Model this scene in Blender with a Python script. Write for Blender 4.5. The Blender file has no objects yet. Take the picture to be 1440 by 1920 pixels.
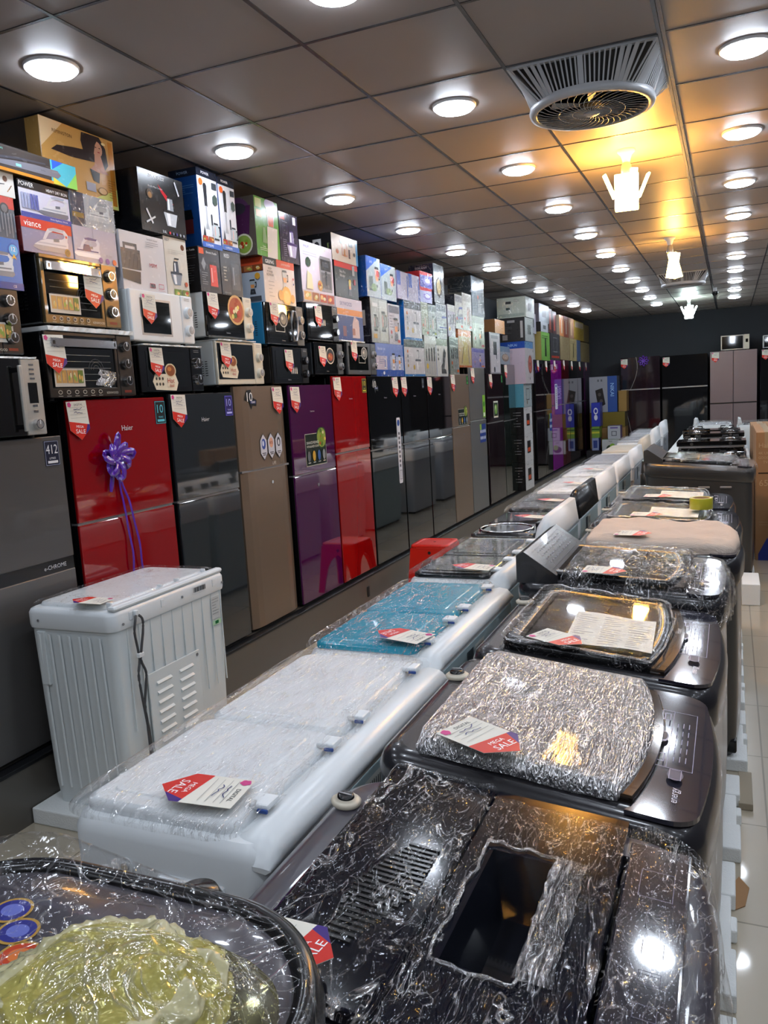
import bpy, bmesh, math, random
from mathutils import Matrix, Vector, noise
random.seed(7)
SC = bpy.context.scene
COL = SC.collection
PI = math.pi

# ------------------------------------------------------------------ camera, world, light, exposure
cam_d = bpy.data.cameras.new('camera')
cam_d.sensor_fit = 'VERTICAL'; cam_d.sensor_height = 36.0; cam_d.lens = 1508 / 1920 * 36
cam_d.clip_start = 0.02; cam_d.clip_end = 100
cam = bpy.data.objects.new('camera', cam_d); COL.objects.link(cam)
cam.matrix_world = Matrix(((0.918481, -0.002615, 0.395456, 0.0),
                           (0.391178, 0.152860, -0.907532, 0.0),
                           (-0.058076, 0.988244, 0.141422, 1.78),
                           (0, 0, 0, 1)))
SC.camera = cam
SC.view_settings.view_transform = 'Standard'
SC.view_settings.look = 'None'
SC.view_settings.gamma = 1.0
SC.view_settings.exposure = 0.6
SC.view_settings.use_curve_mapping = False
w = bpy.data.worlds.new('world'); SC.world = w; w.use_nodes = True
w.node_tree.nodes['Background'].inputs[0].default_value = (0.05, 0.06, 0.08, 1)
w.node_tree.nodes['Background'].inputs[1].default_value = 0.3

ZC = 3.23            # ceiling height
LAMP_STRENGTH = 40.0     # emission of the round ceiling panels
LAMP_COLOR = (0.80, 0.88, 1.0)
WARM_STRENGTH = 85.0
WARM_COLOR = (1.0, 0.50, 0.09)

# ------------------------------------------------------------------ materials
def S(h):
    h = h.lstrip('#')
    c = [int(h[i:i + 2], 16) / 255 for i in (0, 2, 4)]
    return tuple((x / 12.92 if x <= 0.04045 else ((x + 0.055) / 1.055) ** 2.4) for x in c)

MATS = {}
def mat(name, color, rough=0.5, metal=0.0, coat=0.0, spec=0.5, bump=0.0, bscale=40.0, var=0.0, vscale=6.0, stretch=None, transmission=0.0):
    """principled material with procedural colour variation and bump"""
    if name in MATS: return MATS[name]
    m = bpy.data.materials.new(name); m.use_nodes = True
    nt = m.node_tree; b = nt.nodes['Principled BSDF']
    c = S(color) if isinstance(color, str) else color
    b.inputs['Base Color'].default_value = (*c, 1)
    b.inputs['Roughness'].default_value = rough
    b.inputs['Metallic'].default_value = metal
    b.inputs['Coat Weight'].default_value = coat
    b.inputs['Coat Roughness'].default_value = 0.03
    b.inputs['Specular IOR Level'].default_value = spec
    b.inputs['Transmission Weight'].default_value = transmission
    tc = nt.nodes.new('ShaderNodeTexCoord'); mp = nt.nodes.new('ShaderNodeMapping')
    nt.links.new(tc.outputs['Object'], mp.inputs[0])
    if stretch: mp.inputs['Scale'].default_value = stretch
    if var > 0:
        n = nt.nodes.new('ShaderNodeTexNoise'); n.inputs['Scale'].default_value = vscale; n.inputs['Detail'].default_value = 4
        nt.links.new(mp.outputs[0], n.inputs['Vector'])
        mx = nt.nodes.new('ShaderNodeMix'); mx.data_type = 'RGBA'
        mx.inputs[6].default_value = (*[x * (1 - var) for x in c], 1)
        mx.inputs[7].default_value = (*[min(1, x * (1 + var)) for x in c], 1)
        nt.links.new(n.outputs['Fac'], mx.inputs[0]); nt.links.new(mx.outputs[2], b.inputs['Base Color'])
    if bump > 0:
        n = nt.nodes.new('ShaderNodeTexNoise'); n.inputs['Scale'].default_value = bscale; n.inputs['Detail'].default_value = 3
        nt.links.new(mp.outputs[0], n.inputs['Vector'])
        bp = nt.nodes.new('ShaderNodeBump'); bp.inputs['Strength'].default_value = bump; bp.inputs['Distance'].default_value = 0.01
        nt.links.new(n.outputs['Fac'], bp.inputs['Height']); nt.links.new(bp.outputs[0], b.inputs['Normal'])
    MATS[name] = m
    return m

def ink(h, gloss=0.35):
    """printed colour on card or plastic, with a faint procedural mottling of the sheen"""
    k = 'ink_' + h.lstrip('#') + ('' if gloss == 0.35 else '_%d' % (gloss * 100))
    if k in MATS: return MATS[k]
    m = mat(k, h, rough=gloss, spec=0.3)
    nt = m.node_tree; n = nt.nodes.new('ShaderNodeTexNoise'); n.inputs['Scale'].default_value = 9
    r = nt.nodes.new('ShaderNodeMapRange'); r.inputs[3].default_value = gloss * 0.7; r.inputs[4].default_value = gloss * 1.3
    nt.links.new(n.outputs['Fac'], r.inputs[0]); nt.links.new(r.outputs[0], nt.nodes['Principled BSDF'].inputs['Roughness'])
    return m

def emis(name, color, strength):
    m = bpy.data.materials.new(name); m.use_nodes = True; nt = m.node_tree
    b = nt.nodes['Principled BSDF']; b.inputs['Base Color'].default_value = (*color, 1)
    b.inputs['Emission Color'].default_value = (*color, 1); b.inputs['Emission Strength'].default_value = strength
    MATS[name] = m; return m

def film(name, scale=(1, 1, 1), freq=14.0, white=0.5, haze=0.05, bump=0.5, tint=(0.97, 0.97, 0.97), rough=0.08, rot=0.0, width=0.03, patch=0.5):
    """crinkled clear stretch film: see-through, glossy, with fine bright crease lines"""
    m = bpy.data.materials.new(name); m.use_nodes = True; nt = m.node_tree; N = nt.nodes; L = nt.links
    for n in list(N): N.remove(n)
    def node(t, **k):
        n = N.new(t)
        for a, v in k.items():
            if a.startswith('_'): setattr(n, a[1:], v)
            else: n.inputs[a].default_value = v
        return n
    def math_(op, a, b=None, c=None, clamp=False):
        n = N.new('ShaderNodeMath'); n.operation = op; n.use_clamp = clamp
        for i, q in enumerate((a, b, c)):
            if q is None: continue
            if isinstance(q, (int, float)): n.inputs[i].default_value = q
            else: L.new(q, n.inputs[i])
        return n.outputs[0]
    out = node('ShaderNodeOutputMaterial'); tc = node('ShaderNodeTexCoord')
    def creases(rotz, sc, fq, wd):
        mp = node('ShaderNodeMapping'); mp.inputs['Scale'].default_value = sc; mp.inputs['Rotation'].default_value = (0, 0, rotz)
        L.new(tc.outputs['Object'], mp.inputs[0])
        n = node('ShaderNodeTexNoise', Scale=fq, Detail=3.0, Roughness=0.55, Distortion=0.8); L.new(mp.outputs[0], n.inputs['Vector'])
        d = math_('ABSOLUTE', math_('SUBTRACT', n.outputs['Fac'], 0.5))
        r = node('ShaderNodeMapRange'); r.inputs[1].default_value = 0.0; r.inputs[2].default_value = wd; r.inputs[3].default_value = 1.0; r.inputs[4].default_value = 0.0
        L.new(d, r.inputs[0]); return r.outputs[0], n.outputs['Fac']
    c1, h1 = creases(rot, scale, freq, width)
    c2, h2 = creases(rot + 0.9, (scale[0] * .8 + .2, scale[1], 1), freq * 1.9, width * 0.8)
    c3, h3 = creases(rot - 0.4, scale, freq * 3.2, width * 0.9)
    n3 = node('ShaderNodeTexNoise', Scale=5.0, Detail=3.0); L.new(tc.outputs['Object'], n3.inputs['Vector'])
    pm = node('ShaderNodeMapRange'); pm.inputs[1].default_value = 0.42; pm.inputs[2].default_value = 0.60; pm.inputs[3].default_value = 1 - patch; pm.inputs[4].default_value = 1.0; L.new(n3.outputs['Fac'], pm.inputs[0])
    cr = math_('MULTIPLY', math_('ADD', math_('MAXIMUM', c1, c2), math_('MULTIPLY', c3, 0.3), clamp=True), pm.outputs[0])
    hgt = math_('ADD', math_('ADD', h1, math_('MULTIPLY', h2, 0.5)), math_('MULTIPLY', cr, 0.25))
    bp = node('ShaderNodeBump', Strength=bump, Distance=0.02); L.new(hgt, bp.inputs['Height'])
    lw = node('ShaderNodeLayerWeight', Blend=0.5); lf = math_('POWER', lw.outputs['Facing'], 6.0)
    gf = math_('ADD', math_('ADD', math_('MULTIPLY', cr, white * 0.75), haze), math_('MULTIPLY', lf, 0.35), clamp=True)
    wf = math_('MULTIPLY', cr, white * 0.35)
    tr = node('ShaderNodeBsdfTransparent'); tr.inputs[0].default_value = (*tint, 1)
    gl = node('ShaderNodeBsdfGlossy', Roughness=rough); gl.inputs['Color'].default_value = (1, 1, 1, 1); L.new(bp.outputs[0], gl.inputs['Normal'])
    df = node('ShaderNodeBsdfDiffuse'); df.inputs['Color'].default_value = (0.8, 0.81, 0.84, 1)
    m1 = node('ShaderNodeMixShader'); L.new(wf, m1.inputs[0]); L.new(tr.outputs[0], m1.inputs[1]); L.new(df.outputs[0], m1.inputs[2])
    m2 = node('ShaderNodeMixShader'); L.new(gf, m2.inputs[0]); L.new(m1.outputs[0], m2.inputs[1]); L.new(gl.outputs[0], m2.inputs[2])
    L.new(m2.outputs[0], out.inputs[0])
    MATS[name] = m; return m

M_WHITE = mat('white_plastic', '#e4e8ea', 0.28, bump=0.02, bscale=60)
M_WHITE2 = mat('white_painted_steel', '#d9dfe0', 0.4, bump=0.015, bscale=30)
M_BLUEGREY = mat('pale_blue_grey_panel', '#9fb3b8', 0.4, var=0.05)
M_TEAL = mat('teal_plastic', '#0b93ad', 0.22, coat=0.4, var=0.06)
M_BLACK = mat('black_plastic', '#101012', 0.22, bump=0.01)
M_BLACKM = mat('black_matt', '#141416', 0.55, var=0.1)
M_GLASSB = mat('black_glass', '#050506', 0.03, coat=1.0)
M_NAVYB = mat('blue_black_gloss', '#070a18', 0.10, coat=0.15, spec=0.35)
M_DECK = mat('dark_charcoal_plastic', '#232226', 0.25, coat=0.3)
M_PURPG = mat('dark_plum_grey_plastic', '#3c3942', 0.3, coat=0.3)
M_GREYM = mat('dark_grey_steel', '#4a4a4a', 0.28, metal=0.5, coat=0.3, var=0.04)
M_SILV = mat('silver_grey_steel', '#8f8c88', 0.3, metal=0.6, coat=0.2, var=0.04)
M_CHROME = mat('chrome', '#d8d8da', 0.12, metal=1.0)
M_SILVP = mat('silver_plastic', '#9a9a9c', 0.3, metal=0.5)
M_BRONZE = mat('bronze_gloss', '#3a3028', 0.08, metal=0.6, coat=1.0)
M_FOAM = mat('white_polystyrene', '#eef0ee', 0.9, bump=0.3, bscale=180, var=0.05)
M_PAPER = mat('paper', '#e6e2d6', 0.8, var=0.04)
M_CARD = mat('brown_cardboard', '#9a7550', 0.85, var=0.08, bump=0.05)
M_RUBBER = mat('grey_rubber', '#4c4c4e', 0.6)
M_DIALW = mat('beige_plastic', '#cdc3b0', 0.35)
M_PANEL = mat('control_panel_gloss', '#2b2a36', 0.09, coat=1.0)
M_PRINT = ink('#c9c6d6', 0.4)
M_CLEARG = mat('oven_glass', '#0b0f0f', 0.04, coat=1.0)
F_DARK = film('crinkled_film', scale=(1.7, .7, 1), rot=.6, freq=7, white=0.95, haze=0.02, bump=0.9, width=0.016, patch=0.75)
F_STRETCH = film('stretched_film', scale=(2.4, 0.6, 1), rot=0.5, freq=7, white=0.95, haze=0.02, bump=0.9, width=0.015, patch=0.7)
F_LINES = film('lined_film', scale=(3.2, 0.45, 1), rot=-0.35, freq=13, white=0.7, haze=0.08, bump=0.9, rough=0.14, width=0.04, patch=0.3)
F_GOLD = film('reflective_stretch_film', scale=(3.0, 0.5, 1), rot=-0.3, freq=14, white=0.5, haze=0.6, bump=1.0, rough=0.27, width=0.05, patch=0.2)
F_FAR = film('thin_film', freq=10, white=0.4, haze=0.0, bump=0.5, width=0.010, patch=0.9)
F_SOFT = film('soft_film', freq=6, white=0.5, haze=0.02, bump=0.4, width=0.016, patch=0.8)
F_BUNCH = film('bunched_film', freq=22, white=0.9, haze=0.14, bump=1.0, rough=0.12, width=0.06, patch=0.1)
F_YEL = film('yellow_film_material', freq=9, white=0.5, haze=0.08, bump=0.9, tint=(0.92, 0.90, 0.62), width=0.03)

# ------------------------------------------------------------------ mesh builder
_TXT = {}
def text_geo(s):
    if s in _TXT: return _TXT[s]
    c = bpy.data.curves.new('t', 'FONT'); c.body = s; c.size = 1.0; c.resolution_u = 2
    o = bpy.data.objects.new('t', c)
    me = bpy.data.meshes.new_from_object(o)
    vs = [(v.co.x, v.co.y) for v in me.vertices]; fs = [tuple(p.vertices) for p in me.polygons]
    bpy.data.objects.remove(o); bpy.data.curves.remove(c); bpy.data.meshes.remove(me)
    if not vs: vs = [(0, 0)]
    x0 = min(v[0] for v in vs); x1 = max(v[0] for v in vs); y0 = min(v[1] for v in vs); y1 = max(v[1] for v in vs)
    h = (y1 - y0) or 1
    _TXT[s] = ([((x - (x0 + x1) / 2) / h, (y - (y0 + y1) / 2) / h) for x, y in vs], fs, (x1 - x0) / h)
    return _TXT[s]

def rrect(x0, y0, x1, y1, r, n=5):
    pts = []
    for cx, cy, a in ((x1 - r, y0 + r, -PI / 2), (x1 - r, y1 - r, 0), (x0 + r, y1 - r, PI / 2), (x0 + r, y0 + r, PI)):
        for i in range(n + 1):
            t = a + PI / 2 * i / n
            pts.append((cx + r * math.cos(t), cy + r * math.sin(t)))
    return pts

class MB:
    def __init__(s):
        s.v = []; s.f = []; s.mi = []; s.sm = []; s.slots = []; s.warp = None; s.M = None
    def slot(s, m):
        if m not in s.slots: s.slots.append(m)
        return s.slots.index(m)
    def add(s, vs, fs, m, smooth=False):
        b = len(s.v)
        for p in vs:
            if s.M is not None: p = s.M @ Vector(p)
            if s.warp: p = s.warp(p[0], p[1], p[2])
            s.v.append(tuple(p))
        k = s.slot(m)
        for f in fs:
            s.f.append(tuple(b + i for i in f)); s.mi.append(k); s.sm.append(smooth)
    def box(s, x0, y0, z0, x1, y1, z1, m, bevel=0.0, seg=2):
        if bevel <= 0:
            vs = [(x, y, z) for z in (z0, z1) for y in (y0, y1) for x in (x0, x1)]
            s.add(vs, [(0, 2, 3, 1), (4, 5, 7, 6), (0, 1, 5, 4), (2, 6, 7, 3), (0, 4, 6, 2), (1, 3, 7, 5)], m)
        else:
            bm = bmesh.new(); bmesh.ops.create_cube(bm, size=1)
            for v in bm.verts:
                v.co = Vector(((x0 + x1) / 2 + v.co.x * (x1 - x0), (y0 + y1) / 2 + v.co.y * (y1 - y0), (z0 + z1) / 2 + v.co.z * (z1 - z0)))
            bmesh.ops.bevel(bm, geom=list(bm.edges), offset=min(bevel, 0.49 * min(x1 - x0, y1 - y0, z1 - z0)), segments=seg, profile=0.5, affect='EDGES')
            bm.verts.index_update()
            s.add([tuple(v.co) for v in bm.verts], [tuple(v.index for v in f.verts) for f in bm.faces], m, False)
            bm.free()
    def loft(s, loops, m, smooth=True, cap0=True, cap1=True, mtop=None):
        n = len(loops[0]); assert all(len(l) == n for l in loops); vs = [p for l in loops for p in l]; fs = []
        for k in range(len(loops) - 1):
            for i in range(n):
                j = (i + 1) % n
                fs.append((k * n + i, k * n + j, (k + 1) * n + j, (k + 1) * n + i))
        s.add(vs, fs, m, smooth)
        if cap0: s.add(loops[0], [tuple(range(n))[::-1]], m)
        if cap1: s.add(loops[-1], [tuple(range(n))], mtop or m)
    def stack(s, prof, m, n=5, **k):
        """prof: list of (x0,y0,x1,y1,r,z)"""
        s.loft([[(x, y, z) for x, y in rrect(x0, y0, x1, y1, r, n)] for x0, y0, x1, y1, r, z in prof], m, **k)
    def cyl(s, c, r, h, m, axis='z', n=16, r2=None, smooth=True):
        r2 = r if r2 is None else r2
        L = []
        for k, rr in ((0, r), (1, r2)):
            l = []
            for i in range(n):
                a = 2 * PI * i / n; u, v = rr * math.cos(a), rr * math.sin(a)
                if axis == 'z': l.append((c[0] + u, c[1] + v, c[2] + h * k))
                elif axis == 'x': l.append((c[0] + h * k, c[1] + u, c[2] + v))
                else: l.append((c[0] - u, c[1] + h * k, c[2] + v))
            L.append(l)
        s.loft(L, m, smooth)
    def lathe(s, c, prof, m, n=24):
        s.loft([[(c[0] + r * math.cos(2 * PI * i / n), c[1] + r * math.sin(2 * PI * i / n), c[2] + z) for i in range(n)] for r, z in prof], m, True)
    def tube(s, pts, r, m, n=8):
        L = []
        P = [Vector(p) for p in pts]
        for i, p in enumerate(P):
            t = (P[min(i + 1, len(P) - 1)] - P[max(i - 1, 0)]).normalized()
            a = t.cross(Vector((0, 0, 1)))
            if a.length < 0.1: a = t.cross(Vector((1, 0, 0)))
            a.normalize(); b = t.cross(a)
            L.append([tuple(p + a * r * math.cos(2 * PI * k / n) + b * r * math.sin(2 * PI * k / n)) for k in range(n)])
        s.loft(L, m)
    def obj(s, name, parent=None, loc=None, rz=0.0):
        me = bpy.data.meshes.new(name); me.from_pydata(s.v, [], s.f)
        for m in s.slots: me.materials.append(m)
        me.polygons.foreach_set('material_index', s.mi); me.polygons.foreach_set('use_smooth', s.sm)
        me.update()
        o = bpy.data.objects.new(name, me); COL.objects.link(o)
        if parent is not None: o.parent = parent
        if loc is not None: o.location = loc
        if rz: o.rotation_euler = (0, 0, rz)
        return o

class Art:
    """flat printing on a face; u,v in 0..1 from the lower left corner of the face"""
    def __init__(s, mb, o, u, v, w, h, gap=0.0006):
        s.mb = mb; s.o = Vector(o); s.u = Vector(u).normalized(); s.v = Vector(v).normalized()
        s.n = s.u.cross(s.v); s.w = w; s.h = h; s.k = 1; s.gap = gap; s.q = 0.35; s.clip = True
    def P(s, a, b): return tuple(s.o + s.u * (a * s.w) + s.v * (b * s.h) + s.n * (s.k * s.gap))
    def p(s, pts, c):
        if s.clip: pts = [(min(1, max(0, a)), min(1, max(0, b))) for a, b in pts]
        s.mb.add([s.P(*q) for q in pts], [tuple(range(len(pts)))], ink(c, s.q) if isinstance(c, str) else c); s.k += 0.35
    def r(s, a0, b0, a1, b1, c): s.p([(a0, b0), (a1, b0), (a1, b1), (a0, b1)], c)
    def e(s, ca, cb, ra, rb, c, n=20, rot=0):
        s.p([(ca + ra * math.cos(2 * PI * i / n) * math.cos(rot) - rb * math.sin(2 * PI * i / n) * math.sin(rot) * s.h / s.w,
              cb + rb * math.sin(2 * PI * i / n) * math.cos(rot) + ra * math.cos(2 * PI * i / n) * math.sin(rot) * s.w / s.h) for i in range(n)], c)
    def c(s, ca, cb, rad, c, n=18):   # true circle, radius as a share of height
        s.e(ca, cb, rad * s.h / s.w, rad, c, n)
    def fr(s, a0, b0, a1, b1, c, t=0.01):
        tw = t * s.h / s.w
        s.r(a0, b0, a1, b0 + t, c); s.r(a0, b1 - t, a1, b1, c); s.r(a0, b0, a0 + tw, b1, c); s.r(a1 - tw, b0, a1, b1, c)
    def ln(s, a, b, t, c):
        ax, ay, bx, by = a[0] * s.w, a[1] * s.h, b[0] * s.w, b[1] * s.h
        d = math.hypot(bx - ax, by - ay) or 1; nx, ny = -(by - ay) / d * t * s.h / 2, (bx - ax) / d * t * s.h / 2
        s.p([((ax + nx) / s.w, (ay + ny) / s.h), ((ax - nx) / s.w, (ay - ny) / s.h), ((bx - nx) / s.w, (by - ny) / s.h), ((bx + nx) / s.w, (by + ny) / s.h)], c)
    def t(s, txt, ca, cb, hh, c, maxw=None, rot=0.0):
        """text centred at ca, cb, cap height hh as a share of the face height"""
        vs, fs, asp = text_geo(txt)
        H = hh * s.h; W = H
        if maxw and asp * W > maxw * s.w: W = maxw * s.w / asp
        cs, sn = math.cos(rot), math.sin(rot); pts = []
        for x, y in vs:
            X, Y = x * W, y * H
            X, Y = X * cs - Y * sn, X * sn + Y * cs
            pts.append(tuple(s.o + s.u * (ca * s.w + X) + s.v * (cb * s.h + Y) + s.n * (s.k * s.gap)))
        s.mb.add(pts, fs, ink(c, s.q) if isinstance(c, str) else c); s.k += 0.35
    # ---- small pictures; x,y centre, q size as a share of the face height
    def poly(s, x, y, q, pts, c):
        a = s.h / s.w; s.p([(x + px * q * a, y + py * q) for px, py in pts], c)
    def disc(s, x, y, q, px, py, r, c, r2=None):
        a = s.h / s.w; s.e(x + px * q * a, y + py * q, r * q * a, (r2 or r) * q, c)
    def iron(s, x, y, q, body='#e8e8ec', sole='#8b8f96', handle='#2b3f8c'):
        s.poly(x, y, q, [(-.85, -.26), (-.6, -.34), (.62, -.34), (.72, -.26), (.7, -.16), (-.6, -.16), (-.8, -.2)], sole)
        s.poly(x, y, q, [(-.8, -.18), (.68, -.16), (.7, .0), (.62, .2), (.4, .12), (.1, .08), (-.2, .06), (-.5, -.02)], body)
        s.poly(x, y, q, [(.44, .05), (.66, .02), (.72, .30), (.58, .44), (.1, .46), (-.16, .40), (-.3, .22), (-.42, .02), (-.28, .04), (-.12, .26), (.06, .34), (.5, .33), (.56, .24)], body)
        s.poly(x, y, q, [(.5, .36), (.58, .44), (.1, .46), (-.16, .40), (-.1, .34)], handle)
        s.poly(x, y, q, [(-.66, -.12), (.6, -.1), (.6, -.05), (-.58, -.07)], handle)
        s.poly(x, y, q, [(.05, .0), (.3, .02), (.3, .12), (.05, .10)], '#6b6f7c')
    def kettle(s, x, y, q, c='#d03a2c', base='#17181a'):
        s.poly(x, y, q, [(-.22, -.4), (.22, -.4), (.2, .35), (-.2, .35)], c)
        s.poly(x, y, q, [(-.24, -.48), (.24, -.48), (.23, -.38), (-.23, -.38)], base)
        s.poly(x, y, q, [(-.22, .35), (.22, .35), (.16, .45), (-.2, .45)], base)
        s.poly(x, y, q, [(.2, .3), (.38, .3), (.38, -.25), (.22, -.3), (.22, -.2), (.3, -.18), (.3, .22), (.2, .22)], base)
        s.poly(x, y, q, [(-.14, -.25), (-.08, -.25), (-.08, .25), (-.14, .25)], '#f2b0a8' if c != '#5a5c60' else '#9da0a6')
    def blender(s, x, y, q, jar='#c9d5dc', base='#e6e6e8', lid='#2a2b2e'):
        s.poly(x, y, q, [(-.22, -.48), (.22, -.48), (.16, -.16), (-.16, -.16)], base)
        s.disc(x, y, q, 0, -.33, .07, '#55585e')
        s.poly(x, y, q, [(-.14, -.15), (.14, -.15), (.22, .36), (-.22, .36)], jar)
        s.poly(x, y, q, [(-.12, -.1), (.12, -.1), (.16, .12), (-.16, .12)], '#e39a5a')
        s.poly(x, y, q, [(-.22, .36), (.22, .36), (.17, .46), (-.17, .46)], lid)
        s.poly(x, y, q, [(.2, .28), (.33, .28), (.3, -.05), (.16, -.08), (.17, -.01), (.25, .02), (.27, .21), (.19, .21)], lid)
    def chopper(s, x, y, q, bowl='#b9bec4', top='#8d9299', dark='#1d1e22'):
        s.poly(x, y, q, [(-.22, -.45), (.22, -.45), (.36, -.02), (-.36, -.02)], bowl)
        s.poly(x, y, q, [(-.15, -.42), (-.02, -.42), (-.04, -.05), (-.22, -.05)], '#e6e9ec')
        s.poly(x, y, q, [(-.38, -.03), (.38, -.03), (.34, .06), (-.34, .06)], dark)
        s.poly(x, y, q, [(-.17, .06), (.17, .06), (.14, .44), (-.14, .44)], top)
        s.poly(x, y, q, [(-.11, .08), (-.03, .08), (-.03, .42), (-.1, .42)], '#eef0f2')
        s.poly(x, y, q, [(-.15, .44), (.15, .44), (.12, .49), (-.12, .49)], dark)
    def stick(s, x, y, q, c='#2c2d31'):
        s.poly(x, y, q, [(-.05, .02), (.05, .02), (.065, .45), (.03, .5), (-.03, .5), (-.065, .45)], c)
        s.poly(x, y, q, [(-.025, -.35), (.025, -.35), (.03, .03), (-.03, .03)], '#a4a8ae')
        s.poly(x, y, q, [(-.07, -.45), (.07, -.45), (.03, -.33), (-.03, -.33)], '#a4a8ae')
    def fryer(s, x, y, q, c='#55565a'):
        s.poly(x, y, q, [(-.34, -.48), (.34, -.48), (.38, -.3), (.38, .38), (.3, .48), (-.3, .48), (-.38, .38), (-.38, -.3)], '#85858a')
        s.poly(x, y, q, [(-.3, .1), (.3, .1), (.3, .4), (-.3, .4)], '#1b1c1f')
        s.poly(x, y, q, [(-.2, .2), (.2, .2), (.2, .34), (-.2, .34)], '#3d424a')
        s.poly(x, y, q, [(-.3, -.4), (.3, -.4), (.3, .04), (-.3, .04)], c)
        s.poly(x, y, q, [(-.05, -.3), (.05, -.3), (.05, .08), (-.05, .08)], '#101113')
    def food(s, x, y, q, seed=1, plate='#d9b37c'):
        rr = random.Random(seed)
        s.disc(x, y, q, 0, 0, .5, plate); s.disc(x, y, q, 0, 0, .42, rr.choice(['#d9a23c', '#c8893a', '#8da547', '#b5542e']))
        for i in range(11):
            a = rr.random() * 6.28; d = rr.random() * .33
            s.disc(x, y, q, d * math.cos(a), d * math.sin(a), .06 + rr.random() * .06, rr.choice(['#c23a22', '#7f9a35', '#e8cf6a', '#a83c1e', '#f0e2b0', '#4f6e2a']))
    def foodstrip(s, a0, b0, a1, b1, n, seed=3):
        rr = random.Random(seed)
        for i in range(n):
            u0 = a0 + (a1 - a0) * i / n; u1 = a0 + (a1 - a0) * (i + .92) / n
            s.r(u0, b0, u1, b1, rr.choice(['#8a4a22', '#6d7f35', '#b06a3a', '#c99a5a', '#a33a22']))
            for j in range(3): s.e(u0 + (u1 - u0) * rr.uniform(.25, .75), b0 + (b1 - b0) * rr.uniform(.3, .7), (u1 - u0) * .2, (b1 - b0) * .22, rr.choice(['#e0b060', '#d9d0a0', '#c2452a', '#93a84a']), 8)
    def lines(s, a0, b0, a1, n, dy, c, th=0.008, seed=2):
        rr = random.Random(seed)
        for i in range(n): s.r(a0, b0 - i * dy, a0 + (a1 - a0) * rr.uniform(.55, 1), b0 - i * dy + th, c)

# ------------------------------------------------------------------ object helpers
def thing(name, label, cat, loc=(0, 0, 0), rz=0.0, group=None):
    o = bpy.data.objects.new(name, None); COL.objects.link(o); o.empty_display_size = 0.1
    o.location = loc; o.rotation_euler = (0, 0, rz)
    o['label'] = label; o['category'] = cat
    if group: o['group'] = group
    return o
def tag(o, label, cat, group=None, kind=None):
    if label: o['label'] = label
    if cat: o['category'] = cat
    if group: o['group'] = group
    if kind: o['kind'] = kind
    return o
def struct(name, mb, **k):
    o = mb.obj(name, **k); o['kind'] = 'structure'; return o
def copy_tree(o, parent=None):
    c = o.copy(); COL.objects.link(c)
    if parent is not None: c.parent = parent; 
    for ch in list(o.children): copy_tree(ch, c)
    return c

# price tag mesh: white card with a red pointed end, hanging flat in its own u,v plane
def price_tag_mesh():
    mb = MB(); W, H = 0.125, 0.185
    def bend(x, y, z): return (x, y, z - 0.05 * y + 0.03 * x)
    mb.warp = bend
    out = [(-W / 2, 0), (W / 2, 0), (W / 2, -.135), (0, -H), (-W / 2, -.135)]
    mb.add([(x, y, 0) for x, y in out] + [(x, y, -.0008) for x, y in out], [(0, 4, 3, 2, 1), (5, 6, 7, 8, 9)] + [(i, (i + 1) % 5, (i + 1) % 5 + 5, i + 5) for i in range(5)], M_PAPER)
    A = Art(mb, (-W / 2, -H, 0), (1, 0, 0), (0, 1, 0), W, H, 0.0003)
    A.p([(0, .50), (1, .38), (1, .27), (.5, 0), (0, .27)], '#d4281c')
    A.p([(1, .38), (1, .27), (.72, .12), (.9, .395)], '#3a1d7a')
    A.t('MEGA', .5, .345, .065, '#ffffff', .5, rot=-0.10); A.t('SALE', .5, .22, .11, '#ffffff', .66, rot=-0.10)
    A.t('DIGITAL', .58, .91, .055, '#33343a', .6)
    for i in range(5): A.e(.13 + .05 * math.cos(i * 1.26), .92 + .035 * math.sin(i * 1.26), .05, .035, '#d23c86', 8)
    A.r(.1, .84, .9, .846, '#8a8a86')
    for b in (.76, .66, .57): A.r(.1, b, .9, b + .005, '#8a8a86')
    rr = random.Random(4)
    for b in (.78, .68):
        q = (.3, b + .02)
        for i in range(7):
            n = (q[0] + .06, b + rr.uniform(.0, .06)); A.ln(q, n, .012, '#27306e'); q = n
    o = mb.obj('price_tag'); me = o.data; bpy.data.objects.remove(o); return me
TAG_ME = price_tag_mesh()
def price_tag(parent, M, label=None):
    o = bpy.data.objects.new('price_tag', TAG_ME); COL.objects.link(o); o.parent = parent; o.matrix_local = M
    if label: o['label'] = label
    return o
def wallM(x, y, z, tilt=0.0, s=1.0):  # facing +X, hanging
    return Matrix.Translation((x, y, z)) @ Matrix(((0, 0, 1, 0), (1, 0, 0, 0), (0, 1, 0, 0), (0, 0, 0, 1))) @ Matrix.Rotation(tilt, 4, 'Z') @ Matrix.Scale(s, 4)
def backM(x, y, z, tilt=0.0, s=1.0):  # facing -Y
    return Matrix.Translation((x, y, z)) @ Matrix(((1, 0, 0, 0), (0, 0, -1, 0), (0, 1, 0, 0), (0, 0, 0, 1))) @ Matrix.Rotation(tilt, 4, 'Z') @ Matrix.Scale(s, 4)
def flatM(x, y, z, rot, s=1.0, slope=0.0):   # lying face up, rot = direction of its top
    return Matrix.Translation((x, y, z)) @ Matrix.Rotation(slope, 4, 'Y') @ Matrix.Rotation(rot, 4, 'Z') @ Matrix.Scale(s, 4)

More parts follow.
